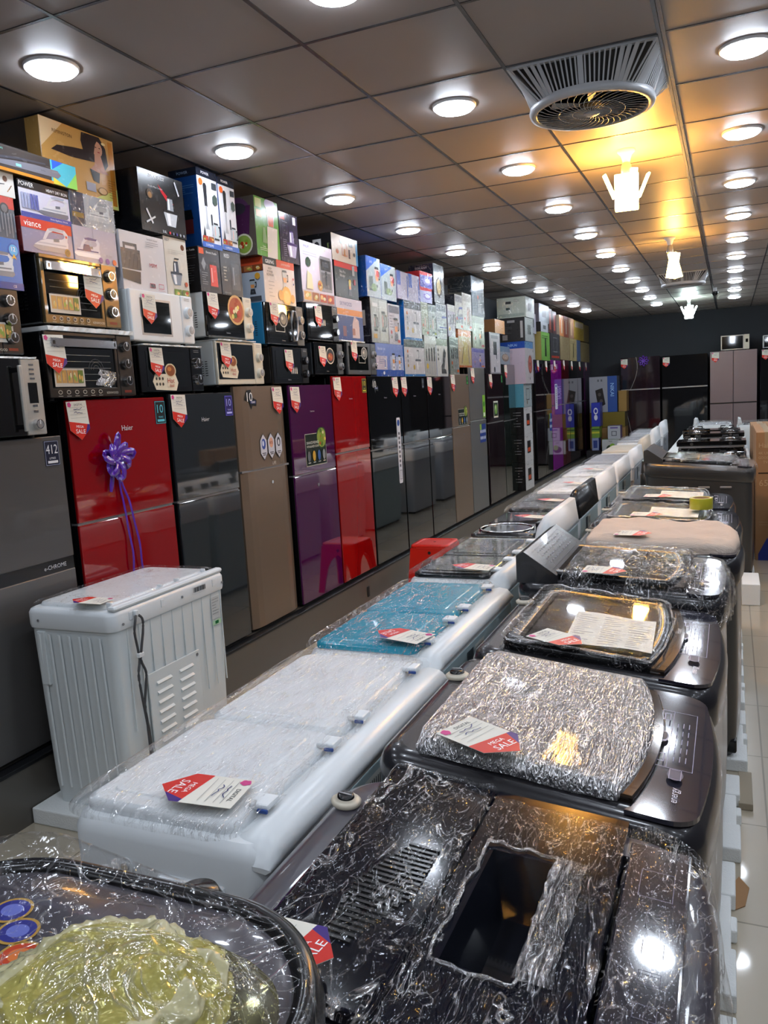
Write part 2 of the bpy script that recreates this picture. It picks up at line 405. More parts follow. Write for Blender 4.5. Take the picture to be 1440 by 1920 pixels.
def drape(outline, zf, drop, amp, freq, m, seed=0, rings=26, out=0.012, off=(0, 0)):
    """sheet of film over a top whose outline is a list of (x, y); zf(x, y) gives the height of the top"""
    mb = MB(); n = len(outline); L = []
    cx = sum(p[0] for p in outline) / n; cy = sum(p[1] for p in outline) / n
    def nz(x, y, z, f): 
        a = noise.noise(Vector((x * f + seed * 7.3, y * f - seed * 3.1, z * f))); b = noise.noise(Vector((x * f * 2.7 + seed, y * f * 2.7, z * f * 2.7 + 5)))
        return (1 - abs(a) * 2.2) * .7 + b * .5
    for k in range(1, rings + 1):
        t = k / rings; l = []
        for x, y in outline:
            X = cx + (x - cx) * t; Y = cy + (y - cy) * t
            l.append((X, Y, zf(X, Y) + 0.004 + max(0, amp * (nz(X, Y, 0, freq) + .35)) * (1 if t < .93 else .35)))
        L.append(l)
    nd = max(2, int(drop / 0.012)) if drop else 0
    for k in range(1, nd + 1):
        t = k / nd; l = []
        for i, (x, y) in enumerate(outline):
            d = math.hypot(x - cx, y - cy); ux, uy = (x - cx) / d, (y - cy) / d
            wob = max(-.5, nz(x * 1.5, y * 1.5, -t * drop * .6, freq * .8)) * amp * 1.2
            q = out * min(1, t * 3) + wob + .002
            end = drop * (1 + .25 * noise.noise(Vector((x * 9 + seed, y * 9, 3)))) * t
            l.append((x + ux * max(.003, q), y + uy * max(.003, q), zf(x, y) + 0.003 - end))
        L.append(l)
    mb.loft([l[::-1] for l in L], m, True, cap0=True, cap1=False)
    return mb
# ------------------------------------------------------------------ the room
XW0, XW1, YW0, YW1 = -3.55, 3.1, -3.2, 19.14
def tile_mat(name, c1, c2, mortar, tx, ty, ox, oy, mw, rough, coat=0.0):
    m = bpy.data.materials.new(name); m.use_nodes = True; nt = m.node_tree; N = nt.nodes; L = nt.links; b = N['Principled BSDF']
    tc = N.new('ShaderNodeTexCoord'); mp = N.new('ShaderNodeMapping'); mp.inputs['Location'].default_value = (ox, oy, 0)
    br = N.new('ShaderNodeTexBrick'); br.offset = 0.0; br.inputs['Scale'].default_value = 1.0
    br.inputs['Brick Width'].default_value = tx; br.inputs['Row Height'].default_value = ty; br.inputs['Mortar Size'].default_value = mw
    br.inputs['Color1'].default_value = (*S(c1), 1); br.inputs['Color2'].default_value = (*S(c2), 1); br.inputs['Mortar'].default_value = (*S(mortar), 1)
    L.new(tc.outputs['Object'], mp.inputs[0]); L.new(mp.outputs[0], br.inputs['Vector'])
    n = N.new('ShaderNodeTexNoise'); n.inputs['Scale'].default_value = 2.5; n.inputs['Detail'].default_value = 6; L.new(tc.outputs['Object'], n.inputs['Vector'])
    mx = N.new('ShaderNodeMix'); mx.data_type = 'RGBA'; mx.blend_type = 'MULTIPLY'; mx.inputs[0].default_value = 0.18
    cr = N.new('ShaderNodeMapRange'); cr.inputs[3].default_value = 0.6; cr.inputs[4].default_value = 1.2; L.new(n.outputs['Fac'], cr.inputs[0])
    L.new(br.outputs['Color'], mx.inputs[6]); L.new(cr.outputs[0], mx.inputs[7]); L.new(mx.outputs[2], b.inputs['Base Color'])
    b.inputs['Roughness'].default_value = rough; b.inputs['Coat Weight'].default_value = coat; b.inputs['Coat Roughness'].default_value = 0.05
    return m
M_FLOOR = tile_mat('polished_floor_tiles', '#b4a995', '#b0a591', '#857c6c', 0.65, 0.65, -0.14, -0.06, 0.004, 0.25, 0.6)
M_CEIL = mat('satin_ceiling_tile', '#a39b97', 0.45, var=0.03, vscale=3)
M_WALL = mat('dark_slate_wall_paint', '#2e333b', 0.7, var=0.06)
M_WALLR = mat('grey_wall_paint', '#55555a', 0.7, var=0.06)

mb = MB(); mb.box(XW0, YW0, -0.1, XW1, YW1, 0, M_FLOOR); struct('floor', mb)
mb = MB(); mb.box(XW0, YW0, ZC, XW1, YW1, ZC + 0.1, M_CEIL); struct('ceiling', mb)
mb = MB(); mb.box(XW0 - .1, YW0 - .1, -0.1, XW0, YW1 + .1, ZC + .1, M_WALL); struct('wall_left', mb)
mb = MB(); mb.box(XW1, YW0 - .1, -0.1, XW1 + .1, YW1 + .1, ZC + .1, M_WALLR); struct('wall_right', mb)  # unseen wall, added to bounce light and reflect in the glass doors
mb = MB(); mb.box(XW0, YW1, -0.1, XW1, YW1 + .1, ZC + .1, M_WALL); struct('wall_back', mb)
mb = MB(); mb.box(XW0, YW0 - .1, -0.1, XW1, YW0, ZC + .1, M_WALLR); struct('wall_front', mb)
# ceiling grid bars
GX = [-0.282 - 0.667 * k for k in range(-4, 5)]; GX = [x for x in GX if XW0 < x < XW1]
GY = [3.84 + 0.6815 * k for k in range(-10, 23)]; GY = [y for y in GY if YW0 < y < YW1]
M_TBAR = mat('ceiling_bar_metal', '#6b6b70', 0.25, metal=0.8)
mb = MB()
for x in GX: mb.box(x - .008, YW0, ZC - .004, x + .008, YW1, ZC + .001, M_TBAR)
for x in (GX[4],): mb.box(x + .012, YW0, ZC - .010, x + .028, YW1, ZC + .001, M_TBAR)
for y in GY: mb.box(XW0, y - .007, ZC - .003, XW1, y + .007, ZC + .001, M_TBAR)
struct('trim_1', mb)
# platform under the fridges
M_PLAT = mat('taupe_laminate', '#55514b', 0.35, coat=0.2, var=0.05)
M_EDGE = mat('dark_aluminium_edge', '#26272a', 0.35, metal=0.6)
mb = MB(); mb.box(XW0 + .001, 0.6, 0, -2.84, 18.6, .262, M_PLAT)
o = mb.obj('display_platform'); tag(o, 'long low taupe platform that the left row of fridges stands on', 'platform')
mb = MB(); mb.box(-2.9, 0.6, .262, -2.832, 18.6, .280, M_EDGE, .003); mb.obj('edge_strip', o)
mb = MB(); mb.box(XW0 + .001, 0.6, .262, -2.9, 18.6, .279, M_PLAT); mb.obj('deck_board', o)
mb = MB(); mb.box(-2.84, 6.06, .10, -2.833, 6.10, .19, M_BLACKM, .003); mb.obj('socket_slot', o)

# ------------------------------------------------------------------ ceiling lamps
M_LAMP = emis('lamp_glow', LAMP_COLOR, LAMP_STRENGTH)
M_RING = mat('white_lamp_ring', '#e8e8ec', 0.4)
def make_lamp():
    t = thing('ceiling_light', '', 'ceiling light')
    mb = MB(); mb.lathe((0, 0, 0), [(.112, 0), (.112, -.010), (.104, -.014), (.104, -.002)], M_RING, 32); mb.obj('lamp_ring', t)
    mb = MB(); mb.lathe((0, 0, 0), [(.104, -.008), (.102, -.016), (.09, -.026), (.06, -.034), (.02, -.037), (.004, -.0372)], M_LAMP, 32); mb.obj('diffuser', t)
    return t
lamp0 = make_lamp(); used = False
rows = [('left', -2.62, 1.43, 12, 'over the fridges'), ('middle', -1.30, 1.44, 12, 'over the centre machines'), ('right', 0.058, 1.45, 12, 'nearest the right edge'), ('aisle', 1.42, 1.45, 12, ''), ('far aisle', 2.6, 1.45, 12, '')]  # both aisle rows are unseen, added to brighten the room
ordn = ['nearest', 'second', 'third', 'fourth', 'fifth', 'sixth', 'seventh', 'eighth', 'ninth', 'tenth', 'eleventh', 'twelfth', 'thirteenth']
for rname, x, y0, n, where in rows:
    kv = 0
    for k in range(-2, n):  # negative steps are unseen lamps added above and behind the camera for fill
        y = y0 + 1.37 * k
        if False: pass
        if y > 18.0: continue
        if not used: t = lamp0; used = True
        else: t = copy_tree(lamp0)
        t.location = (x, y, ZC)
        seen = not (k < 0 or (rname != 'middle' and k == 0) or 'aisle' in rname)
        if seen:
            t['label'] = 'round white ceiling light, %s from the camera in the %s row %s' % (ordn[min(kv, 12)], rname, where)
            kv += 1
            t['group'] = 'ceiling lights in the %s row' % rname
        else:
            t['label'] = 'round white ceiling light out of frame above the %s' % ('shop aisle' if 'aisle' in rname else 'camera'); t['group'] = 'ceiling lights outside the frame'

# ------------------------------------------------------------------ warm bulbs with folding fins
M_WARM = emis('warm_led_fin', WARM_COLOR, WARM_STRENGTH)
M_COOLB = emis('cool_led_fin', (0.8, 1.0, 0.95), 34)
def fin_bulb(x, y, m, label, rz, cfg):
    t = thing('led_bulb', label, 'bulb', (x, y, ZC), rz, 'folding fin bulbs on the ceiling')
    mb = MB(); mb.lathe((0, 0, 0), [(.055, 0), (.055, -.012), (.035, -.03), (.028, -.05), (.022, -.075)], M_WHITE, 20); mb.obj('lamp_holder', t)
    mb = MB(); mb.lathe((0, 0, 0), [(.02, -.075), (.03, -.09), (.034, -.13), (.034, -.15)], M_SILVP, 20); mb.obj('bulb_cap', t)
    if cfg == 'open':
        mb = MB(); mb.box(-.072, -.05, -.36, .072, .05, -.15, m, .006); mb.obj('led_core', t)
        for k in range(4):
            a = k * PI / 2 + .35
            mb = MB(); mb.box(-.022, -.006, 0, .022, .006, .16, m, .003)
            mb.v = [tuple(Matrix.Rotation(a, 4, 'Z') @ Matrix.Translation((0, .078, -.29)) @ Matrix.Rotation(-.42, 4, 'X') @ Vector(p)) for p in mb.v]
            mb.obj('led_fin', t)
    else:
        for k, (dx, rt) in enumerate(((.035, .18), (.045, -.25))):
            mb = MB(); mb.box(-.05, -.008, -.16, .05, .008, .10, m, .003)
            mb.v = [tuple(Matrix.Translation((dx, 0.01 * k, -.25)) @ Matrix.Rotation(rt, 4, 'Y') @ Matrix.Rotation(.5 * k, 4, 'Z') @ Vector(p)) for p in mb.v]
            mb.obj('led_fin', t)
fin_bulb(-.61, 5.55, M_WARM, 'large glowing yellow bulb with spread fins behind the near ceiling fan', 0.1, 'open')
fin_bulb(-.58, 9.10, M_WARM, 'smaller glowing yellow bulb with tilted fin, farther along the ceiling', 0.2, 'tilt')
fin_bulb(-.70, 16.0, M_COOLB, 'white glowing fin bulb far down the ceiling near the back wall', 0.1, 'open')

# ------------------------------------------------------------------ ceiling fans
M_FANW = mat('fan_white_plastic', '#b9bcc0', 0.35)
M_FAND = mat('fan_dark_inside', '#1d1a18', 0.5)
M_LEDR = emis('red_led', (1, .03, .02), 6)
def ceiling_fan(cx, cy, label):
    t = thing('ceiling_fan', label, 'ceiling fan', (cx, cy, ZC), 0)
    hw, r, d = .328, .262, .14
    mb = MB(); n = 64
    def sq(a, h):
        c, s_ = math.cos(a), math.sin(a); k = h / max(abs(c), abs(s_)); return (c * k, s_ * k)
    L0, L1, L2, L3 = [], [], [], []
    for i in range(n):
        a = 2 * PI * i / n; x, y = sq(a, hw)
        L0.append((x, y, 0)); L1.append((x, y, -.012))
    mb.loft([L0, L1], M_FANW, True); mb.obj('mounting_frame', t)
    mb = MB()   # dark sheet giving the shade inside the open slots between the ribs
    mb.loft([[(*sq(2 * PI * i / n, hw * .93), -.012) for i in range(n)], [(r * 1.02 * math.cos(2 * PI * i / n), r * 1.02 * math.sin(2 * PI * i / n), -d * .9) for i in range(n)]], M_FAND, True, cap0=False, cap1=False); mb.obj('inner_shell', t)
    mb = MB()   # white corner arms, side posts and ribs
    for i in range(96):
        a = 2 * PI * i / 96; deg = math.degrees(a) % 90
        x, y = sq(a, hw * .985); p0 = Vector((x, y, -.010)); p1 = Vector((r * 1.06 * math.cos(a), r * 1.06 * math.sin(a), -d))
        wide = .010 if 28 < deg < 62 else (.012 if deg < 3 or deg > 87 else .0035)
        if 40 < deg < 50: wide = .004
        dr = (p1 - p0).normalized(); sd = dr.cross(Vector((0, 0, 1))).normalized() * wide; up = sd.cross(dr).normalized() * .004
        q = [p0 - sd, p0 + sd, p1 + sd, p1 - sd]
        mb.add([tuple(v) for v in q] + [tuple(v + up) for v in q] , [(0, 1, 2, 3), (7, 6, 5, 4), (0, 4, 5, 1), (1, 5, 6, 2), (2, 6, 7, 3), (3, 7, 4, 0)], M_FANW)
    mb.obj('side_ribs', t)
    mb = MB(); mb.lathe((0, 0, 0), [(r * 1.10, -d + .02), (r * 1.12, -d), (r * 1.10, -d - .014), (r * 1.0, -d - .018), (r * .97, -d - .008), (r * .99, -d + .02)], M_FANW, 64); mb.obj('grille_ring', t)
    mb = MB()
    for i in range(40):
        a = 2 * PI * i / 40; pts = []
        for k in range(6):
            q = .035 + (r - .035) * k / 5; b = a + .55 * (k / 5) ** 1.3
            pts.append((q * math.cos(b), q * math.sin(b), -d - .012 - .012 * math.cos(PI / 2 * q / r)))
        mb.tube(pts, .0022, M_FANW, 5)
    for q in (.09, .155):
        mb.tube([(q * math.cos(2 * PI * k / 40), q * math.sin(2 * PI * k / 40), -d - .012 - .012 * math.cos(PI / 2 * q / r)) for k in range(41)], .0024, M_FANW, 5)
    mb.obj('grille', t)
    mb = MB(); mb.lathe((0, 0, 0), [(.001, -d - .034), (.028, -d - .034), (.038, -d - .028), (.04, -d - .014)], M_FANW, 24); mb.obj('hub_cap', t)
    mb = MB(); mb.cyl((0, 0, -d + .01), .05, .08, M_FAND); mb.obj('motor', t)
    for k in range(5):
        a = 2 * PI * k / 5
        mb = MB(); mb.add([tuple(Matrix.Rotation(a, 4, 'Z') @ Vector(p)) for p in [(.04, -.02, -d + .01), (.19, -.05, -d + .005), (.2, .03, -d + .035), (.05, .025, -d + .04), (.04, -.02, -d + .014), (.19, -.05, -d + .009), (.2, .03, -d + .039), (.05, .025, -d + .044)]],
                          [(0, 1, 2, 3), (7, 6, 5, 4), (0, 4, 5, 1), (1, 5, 6, 2), (2, 6, 7, 3), (3, 7, 4, 0)], M_FANW); mb.obj('fan_blade', t)
    mb = MB(); a = -.62; mb.M = Matrix.Rotation(a, 4, 'Z') @ Matrix.Translation((.275, 0, -.068)) @ Matrix.Rotation(.85, 4, 'Y')
    mb.box(-.03, -.06, -.004, .03, .06, .004, M_FAND, .002); mb.box(.0, -.004, -.007, .006, .004, -.003, M_LEDR); mb.obj('display_panel', t)
    return t
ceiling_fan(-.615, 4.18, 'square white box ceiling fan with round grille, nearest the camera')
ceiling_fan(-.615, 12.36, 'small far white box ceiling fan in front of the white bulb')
t = thing('security_camera', 'small dark security camera under the ceiling beside the far fan', 'camera', (-.24, 14.6, ZC))
mb = MB(); mb.cyl((0, 0, -.06), .03, .06, M_WHITE); mb.obj('mount', t)
mb = MB(); mb.lathe((0, 0, 0), [(.045, -.06), (.05, -.09), (.035, -.12), (.01, -.13)], M_BLACK); mb.obj('dome', t)
# ------------------------------------------------------------------ fridges
XF = -2.88; ZP = .28
G_RED = mat('red_glass_door', '#8e0309', 0.05, coat=1.0)
G_RED2 = mat('bright_red_glass_door', '#920509', 0.05, coat=1.0)
G_DRED = mat('dark_red_glass_door', '#4d070c', 0.05, coat=1.0)
G_BLK = mat('black_glass_door', '#0c0c0e', 0.04, coat=1.0)
G_CHAR = mat('charcoal_glass_door', '#23282c', 0.06, coat=1.0)
G_PURP = mat('purple_glass_door', '#480a46', 0.05, coat=1.0)
G_PURP2 = mat('violet_glass_door', '#8a1590', 0.06, coat=1.0)
G_PLUM = mat('plum_glass_door', '#1f1119', 0.06, coat=1.0)
G_GREEN = mat('green_black_glass_door', '#0c1713', 0.06, coat=1.0)
G_GOLD = mat('bronze_steel_door', '#7d6c5c', 0.32, metal=0.35, coat=0.3, var=0.03, stretch=(1, 1, 8))
G_GREY = mat('grey_steel_door', '#5d5b5a', 0.30, metal=0.35, coat=0.3, var=0.04, stretch=(1, 1, 8))
G_SILV = mat('silver_steel_door', '#6e7274', 0.30, metal=0.35, coat=0.3, var=0.03)
G_ROSE = mat('rose_grey_steel_door', '#7b6d70', 0.35, metal=0.3, coat=0.2, var=0.03)
M_CAB = mat('black_fridge_cabinet', '#0b0b0c', 0.35, coat=0.3)
FRG = 'tall fridges in the row along the left wall'
def fridge(y0, y1, zt, zs, m, label, m2=None, tagu=None, art=None, art2=None, curve=False, band=None, lock=None, stickers=(), bow=False):
    W = y1 - y0; h = zt - ZP; s_ = zs - ZP
    t = thing('fridge', label, 'fridge', (XF, (y0 + y1) / 2, ZP), group=FRG)
    hw = W / 2; m2 = m2 or m
    mb = MB(); mb.box(-.62, -hw + .004, .015, -.055, hw - .004, h - .006, M_CAB, .008)
    mb.box(-.055, -hw + .02, .03, -.045, hw - .02, h - .03, M_RUBBER); mb.obj('cabinet', t)
    for sy in (-1, 1):
        for xx in (-.1, -.55):
            mb = MB(); mb.cyl((xx, sy * (hw - .07), 0), .02, .02, M_BLACKM, n=10); mb.obj('foot', t)
    def door(z0, z1, mm, nm, A_):
        mb = MB()
        if curve:
            n = 10; pts = [(-.045, -hw), ]
            for i in range(n + 1):
                v = -hw + .004 + (W - .008) * i / n
                pts.append((-.002 - .026 * max(0, (abs(2 * v / W) - .62) / .38) ** 2, v))
            pts.append((-.045, hw))
            mb.loft([[(x, y, z) for x, y in pts] for z in (z0, z1)], mm, False)
        else:
            mb.box(-.045, -hw + .002, z0, 0, hw - .002, z1, mm, .004)
            mb.box(-.046, -hw + .001, z0 - .001, -.012, hw - .001, z1 + .001, M_BLACK, .003)
        o = mb.obj(nm, t)
        if A_:
            mb = MB(); mb.M = None
            A = Art(mb, (0.0004, -hw, z0), (0, 1, 0), (0, 0, 1), W, z1 - z0, .0005); A.k = 1
            A_(A)
            mb.obj('door_print', o)
        return o
    g = .012 if band is None else band
    up = door(s_ + g / 2, h, m, 'freezer_door', art)
    lo = door(.02, s_ - g / 2, m2, 'fridge_door', art2)
    mb = MB(); mb.box(-.05, -hw + .004, s_ - g / 2, -.010 if band is None else -.004, hw - .004, s_ + g / 2, M_SILVP if band is None else M_BLACK)
    if band:
        A = Art(mb, (-.0035, -hw, s_ - g / 2), (0, 1, 0), (0, 0, 1), W, g); A.t('e-CHROME', .84, .5, .32, '#c9c9cc'); A.r(.12, .2, .2, .8, '#8d9498')
    mb.obj('grip_strip', t)
    if lock:
        mb = MB(); mb.cyl((0, hw * lock, s_ - .10), .012, .004, M_CHROME, axis='x', n=14); mb.obj('door_lock', lo)
    for i, (u, z, ti) in enumerate(tagu or []):
        price_tag(up, wallM(.006, u * W - hw, h + z, ti))
    for fn in stickers:
        mb = MB(); nm = fn(mb, hw, h, s_); mb.obj(nm, up if True else t)
    return t
def year_sticker(bg, fg, u, w_=.10, hh=.13, txt='10', z=-.02, small='WARRANTY', frame=None):
    def f(mb, hw, h, s_):
        y = (u * 2 - 1) * hw; mb.box(.0006, y - w_ / 2, h + z - hh, .0016, y + w_ / 2, h + z, ink(bg, .4))
        A = Art(mb, (.0018, y - w_ / 2, h + z - hh), (0, 1, 0), (0, 0, 1), w_, hh)
        if frame: A.fr(.02, .02, .98, .98, frame, .02)
        A.t(txt, .5, .66, .36, fg, .8); A.t(small, .5, .3, .08, fg, .8); A.r(.15, .1, .85, .2, fg)
        return 'warranty_sticker'
    return f
def ten_badge(u, z=-.02):
    def f(mb, hw, h, s_):
        y = (u * 2 - 1) * hw; A = Art(mb, (.0008, y - .07, h + z - .13), (0, 1, 0), (0, 0, 1), .14, .13)
        A.p([(.0, .5), (.2, .95), (.55, .98), (.6, .6), (1, .45), (.95, .15), (.62, .2), (.5, 0), (.35, .35)], '#15171d')
        A.t('10', .42, .62, .46, '#f2f2f2', .5); A.r(.45, .28, .92, .42, '#34427a'); A.t('YEARS', .68, .35, .09, '#ffffff')
        return 'warranty_badge'
    return f
def panel_sticker(u0, z0, w_, h_, fn, name='info_sticker'):
    def f(mb, hw, h, s_):
        A = Art(mb, (.0008, u0 * 2 * hw - hw, z0), (0, 1, 0), (0, 0, 1), w_, h_); fn(A); return name
    return f
def hexes(A):
    for i in range(3):
        c = .18 + .32 * i
        pts = [(c + .17 * math.sin(PI / 3 * k), .5 + .48 * math.cos(PI / 3 * k)) for k in range(6)]
        A.p(pts, '#3a3b44'); A.p([(c + (x - c) * .93, .5 + (y - .5) * .93) for x, y in pts], '#c9ccd8')
        if i == 0: A.e(c, .6, .085, .19, '#3c56a8'); A.e(c - .02, .62, .04, .1, '#d6dcf0')
        if i == 1: A.e(c, .62, .085, .18, '#d8a58e'); A.t('80%', c, .62, .1, '#8a3a28')
        if i == 2: A.e(c, .62, .07, .17, '#3a3d48'); A.e(c, .6, .035, .1, '#e6e6ea')
        A.r(c - .08, .26, c + .08, .29, '#44464e'); A.r(c - .06, .2, c + .06, .23, '#44464e')
def greenfood(A):
    A.r(0, 0, 1, .86, '#15231c'); A.fr(0, 0, 1, .86, '#c8cabc', .015); A.food(.8, .72, .62, 5, '#27422a')
    A.t('ENHANCED FRESHNESS', .34, .62, .07, '#e8efe6', .58); A.t('WITH BALANCED COOLING', .34, .52, .06, '#e8efe6', .58)
    for i, c in enumerate(('#6a6f75', '#c9a13a', '#3f66a8', '#87929a')): A.e(.13 + .24 * i, .26, .07, .14, c); A.r(.07 + .24 * i, .08, .19 + .24 * i, .1, '#cfd2cc')
def striplab(A):
    A.p([(.0, .03), (.1, 0), (.9, 0), (1, .03), (1, .97), (.9, 1), (.1, 1), (0, .97)], '#d6dae4'); A.e(.5, .92, .34, .05, '#2b4f9e')
    for b in range(8): A.r(.3, .25 + .07 * b, .7, .29 + .07 * b, '#5a5f6c')
    A.fr(.2, .06, .8, .2, '#4a4d58', .006)
def greenstrip(A): A.r(0, 0, 1, 1, '#7fbf3a'); A.e(.5, .6, .3, .12, '#2c7a2c'); A.r(.2, .05, .8, .22, '#e0eedc')
def bluegrid(A):
    A.r(0, 0, 1, 1, '#26418f'); A.r(0, .7, .3, 1, '#8ab34a')
    for i in range(4):
        for j in range(2): A.e(.14 + .24 * i, .25 + .35 * j, .08, .1, '#c7d2ee')
def greenpic(A): A.r(0, 0, 1, 1, '#d8dccf'); A.r(.06, .1, .94, .9, '#2c3f24'); A.e(.5, .5, .3, .3, '#7fae5a'); A.e(.4, .6, .12, .12, '#c7dba4')
logoW = lambda A: A.t('Haier', .5, .75, .035, '#d8d8da')
def logo_grey(A):
    A.p([(.03, .62), (.12, .68), (.22, .72), (.34, .675), (.25, .70), (.16, .69), (.1, .655)], '#b9b7b6'); A.t('Dawlance', .25, .57, .028, '#8c8a8a'); A.e(.25, .615, .05, .02, '#7d7b7b')
def logo_small(A): A.t('Dawlance', .5, .70, .018, '#b9b3c2')
fr = {}
fridge(2.13, 2.88, 1.69, 1.09, G_GREY, 'grey steel fridge at the far left with a 412 sticker under a silver microwave', art=logo_grey, band=.06, lock=-.45,
       stickers=[year_sticker('#1b2036', '#e8e8ea', .91, .085, .115, '412', small='LITRES', frame='#9aa0b8')])
fridge(2.93, 3.66, 1.85, 1.255, G_RED, 'glossy deep red glass fridge with a purple ribbon bow on it', art=lambda A: A.t('Haier', .56, .745, .045, '#d8d8da'),
       tagu=[(.085, -.005, .03)], stickers=[year_sticker('#14181e', '#62c8dc', .935, .085, .125, small='YEARS', frame='#62c8dc')])
fridge(3.70, 4.33, 1.865, 1.255, G_CHAR, 'charcoal glass fridge between the ribboned red one and the bronze one', art=lambda A: A.t('Haier', .52, .745, .04, '#c8c8cc'),
       tagu=[(.12, -.005, -.03)], stickers=[year_sticker('#1c1466', '#b0b4ff', .92, .08, .125, small='YEARS', frame='#7a74ff')])
fridge(4.38, 4.99, 1.90, 1.35, G_GOLD, 'bronze steel fridge with three white hexagon stickers', curve=True, lock=.15, tagu=[(.80, -.01, .02)],
       stickers=[ten_badge(.26), panel_sticker(.36, 1.12, .30, .19, hexes, 'hexagon_stickers'), panel_sticker(.58, 1.085, .08, .025, lambda A: A.t('LiFE', .5, .5, .8, '#e2ddd4'))])
fridge(5.04, 5.71, 1.90, 1.25, G_PURP, 'deep purple glass fridge next to the bronze one', art=logo_small, lock=.05, tagu=[(.12, -.012, -.02)],
       stickers=[panel_sticker(.28, 1.02, .33, .28, greenfood)])
fridge(5.73, 6.39, 1.965, 1.35, G_RED2, 'bright red glass fridge right of the deep purple one', art=logo_small, tagu=[(.12, -.01, .02)],
       stickers=[year_sticker('#14160c', '#d8d23a', .92, .085, .12, small='YEARS', frame='#d8d23a')])
fridge(6.42, 7.17, 1.965, 1.32, G_BLK, 'black glass fridge with a long white strip label, right of the bright red one', art=logo_small, tagu=[(.80, -.01, .03)],
       stickers=[ten_badge(.2), panel_sticker(.80, .68, .09, .62, striplab, 'strip_label')])
fridge(7.19, 7.89, 1.965, 1.32, G_BLK, 'middle one of the three black glass fridges after the bright red one', art=logo_small, tagu=[(.08, -.01, .03)], stickers=[year_sticker('#1a1d22', '#8f98a8', .85, .06, .1)])
fridge(7.91, 8.67, 1.965, 1.32, G_BLK, 'last of the three black glass fridges, left of the second bronze fridge', art=logo_small, tagu=[(.08, -.01, -.03)])
fridge(8.69, 9.36, 1.99, 1.39, G_GOLD, 'second bronze steel fridge, farther along beside the silver one', lock=.2, tagu=[(.08, -.01, .03)],
       stickers=[panel_sticker(.32, 1.12, .36, .22, greenfood), year_sticker('#0f5a2a', '#5ae06a', .92, .06, .1)])
fridge(9.38, 10.06, 2.07, 1.43, G_SILV, 'silver steel fridge with a green strip and blue grid sticker', tagu=[(.2, -.01, .03)],
       stickers=[panel_sticker(.80, 1.17, .11, .28, greenstrip, 'strip_label'), panel_sticker(.55, .86, .26, .23, bluegrid)])
fridge(10.15, 10.95, 2.0, 1.36, G_PLUM, 'dark plum glass fridge with a square green picture sticker', tagu=[(.2, -.01, .03)],
       stickers=[panel_sticker(.35, .94 + .2, .22, .22, greenpic), year_sticker('#0f5a2a', '#5ae06a', .93, .06, .1)])
fridge(10.97, 11.64, 2.13, 1.35, G_GREEN, 'green-black glass fridge just before the tall column of cartons', tagu=[(.2, -.01, .03)])
fridge(13.0, 13.62, 2.23, 1.40, G_BLK, 'black fridge directly behind the tall column of cartons', tagu=[(.3, -.01, .02)])
fridge(13.64, 14.25, 2.23, 1.40, G_BLK, 'black fridge with a blue sticker left of the violet fridge', tagu=[(.3, -.01, .02)], stickers=[panel_sticker(.6, .75, .2, .3, bluegrid)])
fridge(14.27, 15.18, 2.25, 1.45, G_PURP2, 'bright violet glass fridge far down the row', tagu=[(.3, -.01, .02)], stickers=[panel_sticker(.3, 1.1, .22, .45, striplab, 'strip_label')])
fridge(15.2, 15.95, 2.27, 1.45, G_DRED, 'dark red fridge far down the row beside the violet one', tagu=[(.3, -.01, .02)])
fridge(15.97, 16.9, 2.27, 1.45, G_BLK, 'black fridge after the far dark red one', tagu=[(.3, -.01, .02)])
fridge(16.92, 17.7, 2.27, 1.45, G_PLUM, 'plum black fridge, second from the end of the left row', tagu=[(.3, -.01, .02)])
fridge(17.72, 18.5, 2.27, 1.45, G_PURP, 'purple fridge at the very end of the left row', tagu=[(.3, -.01, .02)])
# ribbon bow hanging on the red fridge
M_RIB = mat('purple_satin_ribbon', '#5a1ea8', 0.2, coat=0.6, spec=0.7)
t = thing('ribbon_bow', 'shiny purple ribbon bow with two long tails on the red fridge', 'ribbon bow', (XF + .012, 3.2, 1.55), group=None)
def ribbon(pts, wd, up=(0, 0, 1)):
    mb = MB(); n = len(pts); vs = []
    for i, p in enumerate(pts):
        d = Vector(pts[min(i + 1, n - 1)]) - Vector(pts[max(i - 1, 0)])
        s_ = d.cross(Vector((1, 0, 0)));  s_ = (s_.normalized() if s_.length > 1e-4 else Vector((0, 1, 0))) * wd * (.5 if 0 < i < n - 1 else .3)
        vs += [tuple(Vector(p) - s_), tuple(Vector(p) + s_)]
    k = len(vs); vs += [(x + .0012, y, z) for x, y, z in vs]
    fs = []
    for i in range(n - 1):
        a = 2 * i; fs += [(a, a + 1, a + 3, a + 2), (k + a + 2, k + a + 3, k + a + 1, k + a), (a, a + 2, k + a + 2, k + a), (a + 1, k + a + 1, k + a + 3, a + 3)]
    mb.add(vs, fs, M_RIB, True); return mb
for k, (a, ln_) in enumerate([(2.9, .10), (2.2, .075), (1.45, .12), (.75, .09), (.15, .12), (-.5, .08), (-1.5, .10), (-2.3, .09), (1.8, .06)]):
    pts = []
    for i in range(13):
        q = i / 12 * 2 * PI; r_ = ln_ * .5 * (1 - math.cos(q)); sd = .022 * math.sin(q)
        pts.append((.012 + .018 * (1 - math.cos(q)) * .6 + .012 * math.sin(q), r_ * math.cos(a) - sd * math.sin(a), r_ * math.sin(a) + sd * math.cos(a)))
    ribbon(pts, .034).obj('bow_loop', t)
for (dy, e, seed) in ((.06, .075, 1), (.10, .17, 2)):
    pts = [(.006 + .004 * math.sin(i * .9 + seed), dy * min(1, i / 6) * .4 + (e - dy * .4) * (i / 22) + .008 * math.sin(i * .55 + seed), -.78 * i / 22) for i in range(23)]
    ribbon(pts, .014).obj('ribbon_tail', t)
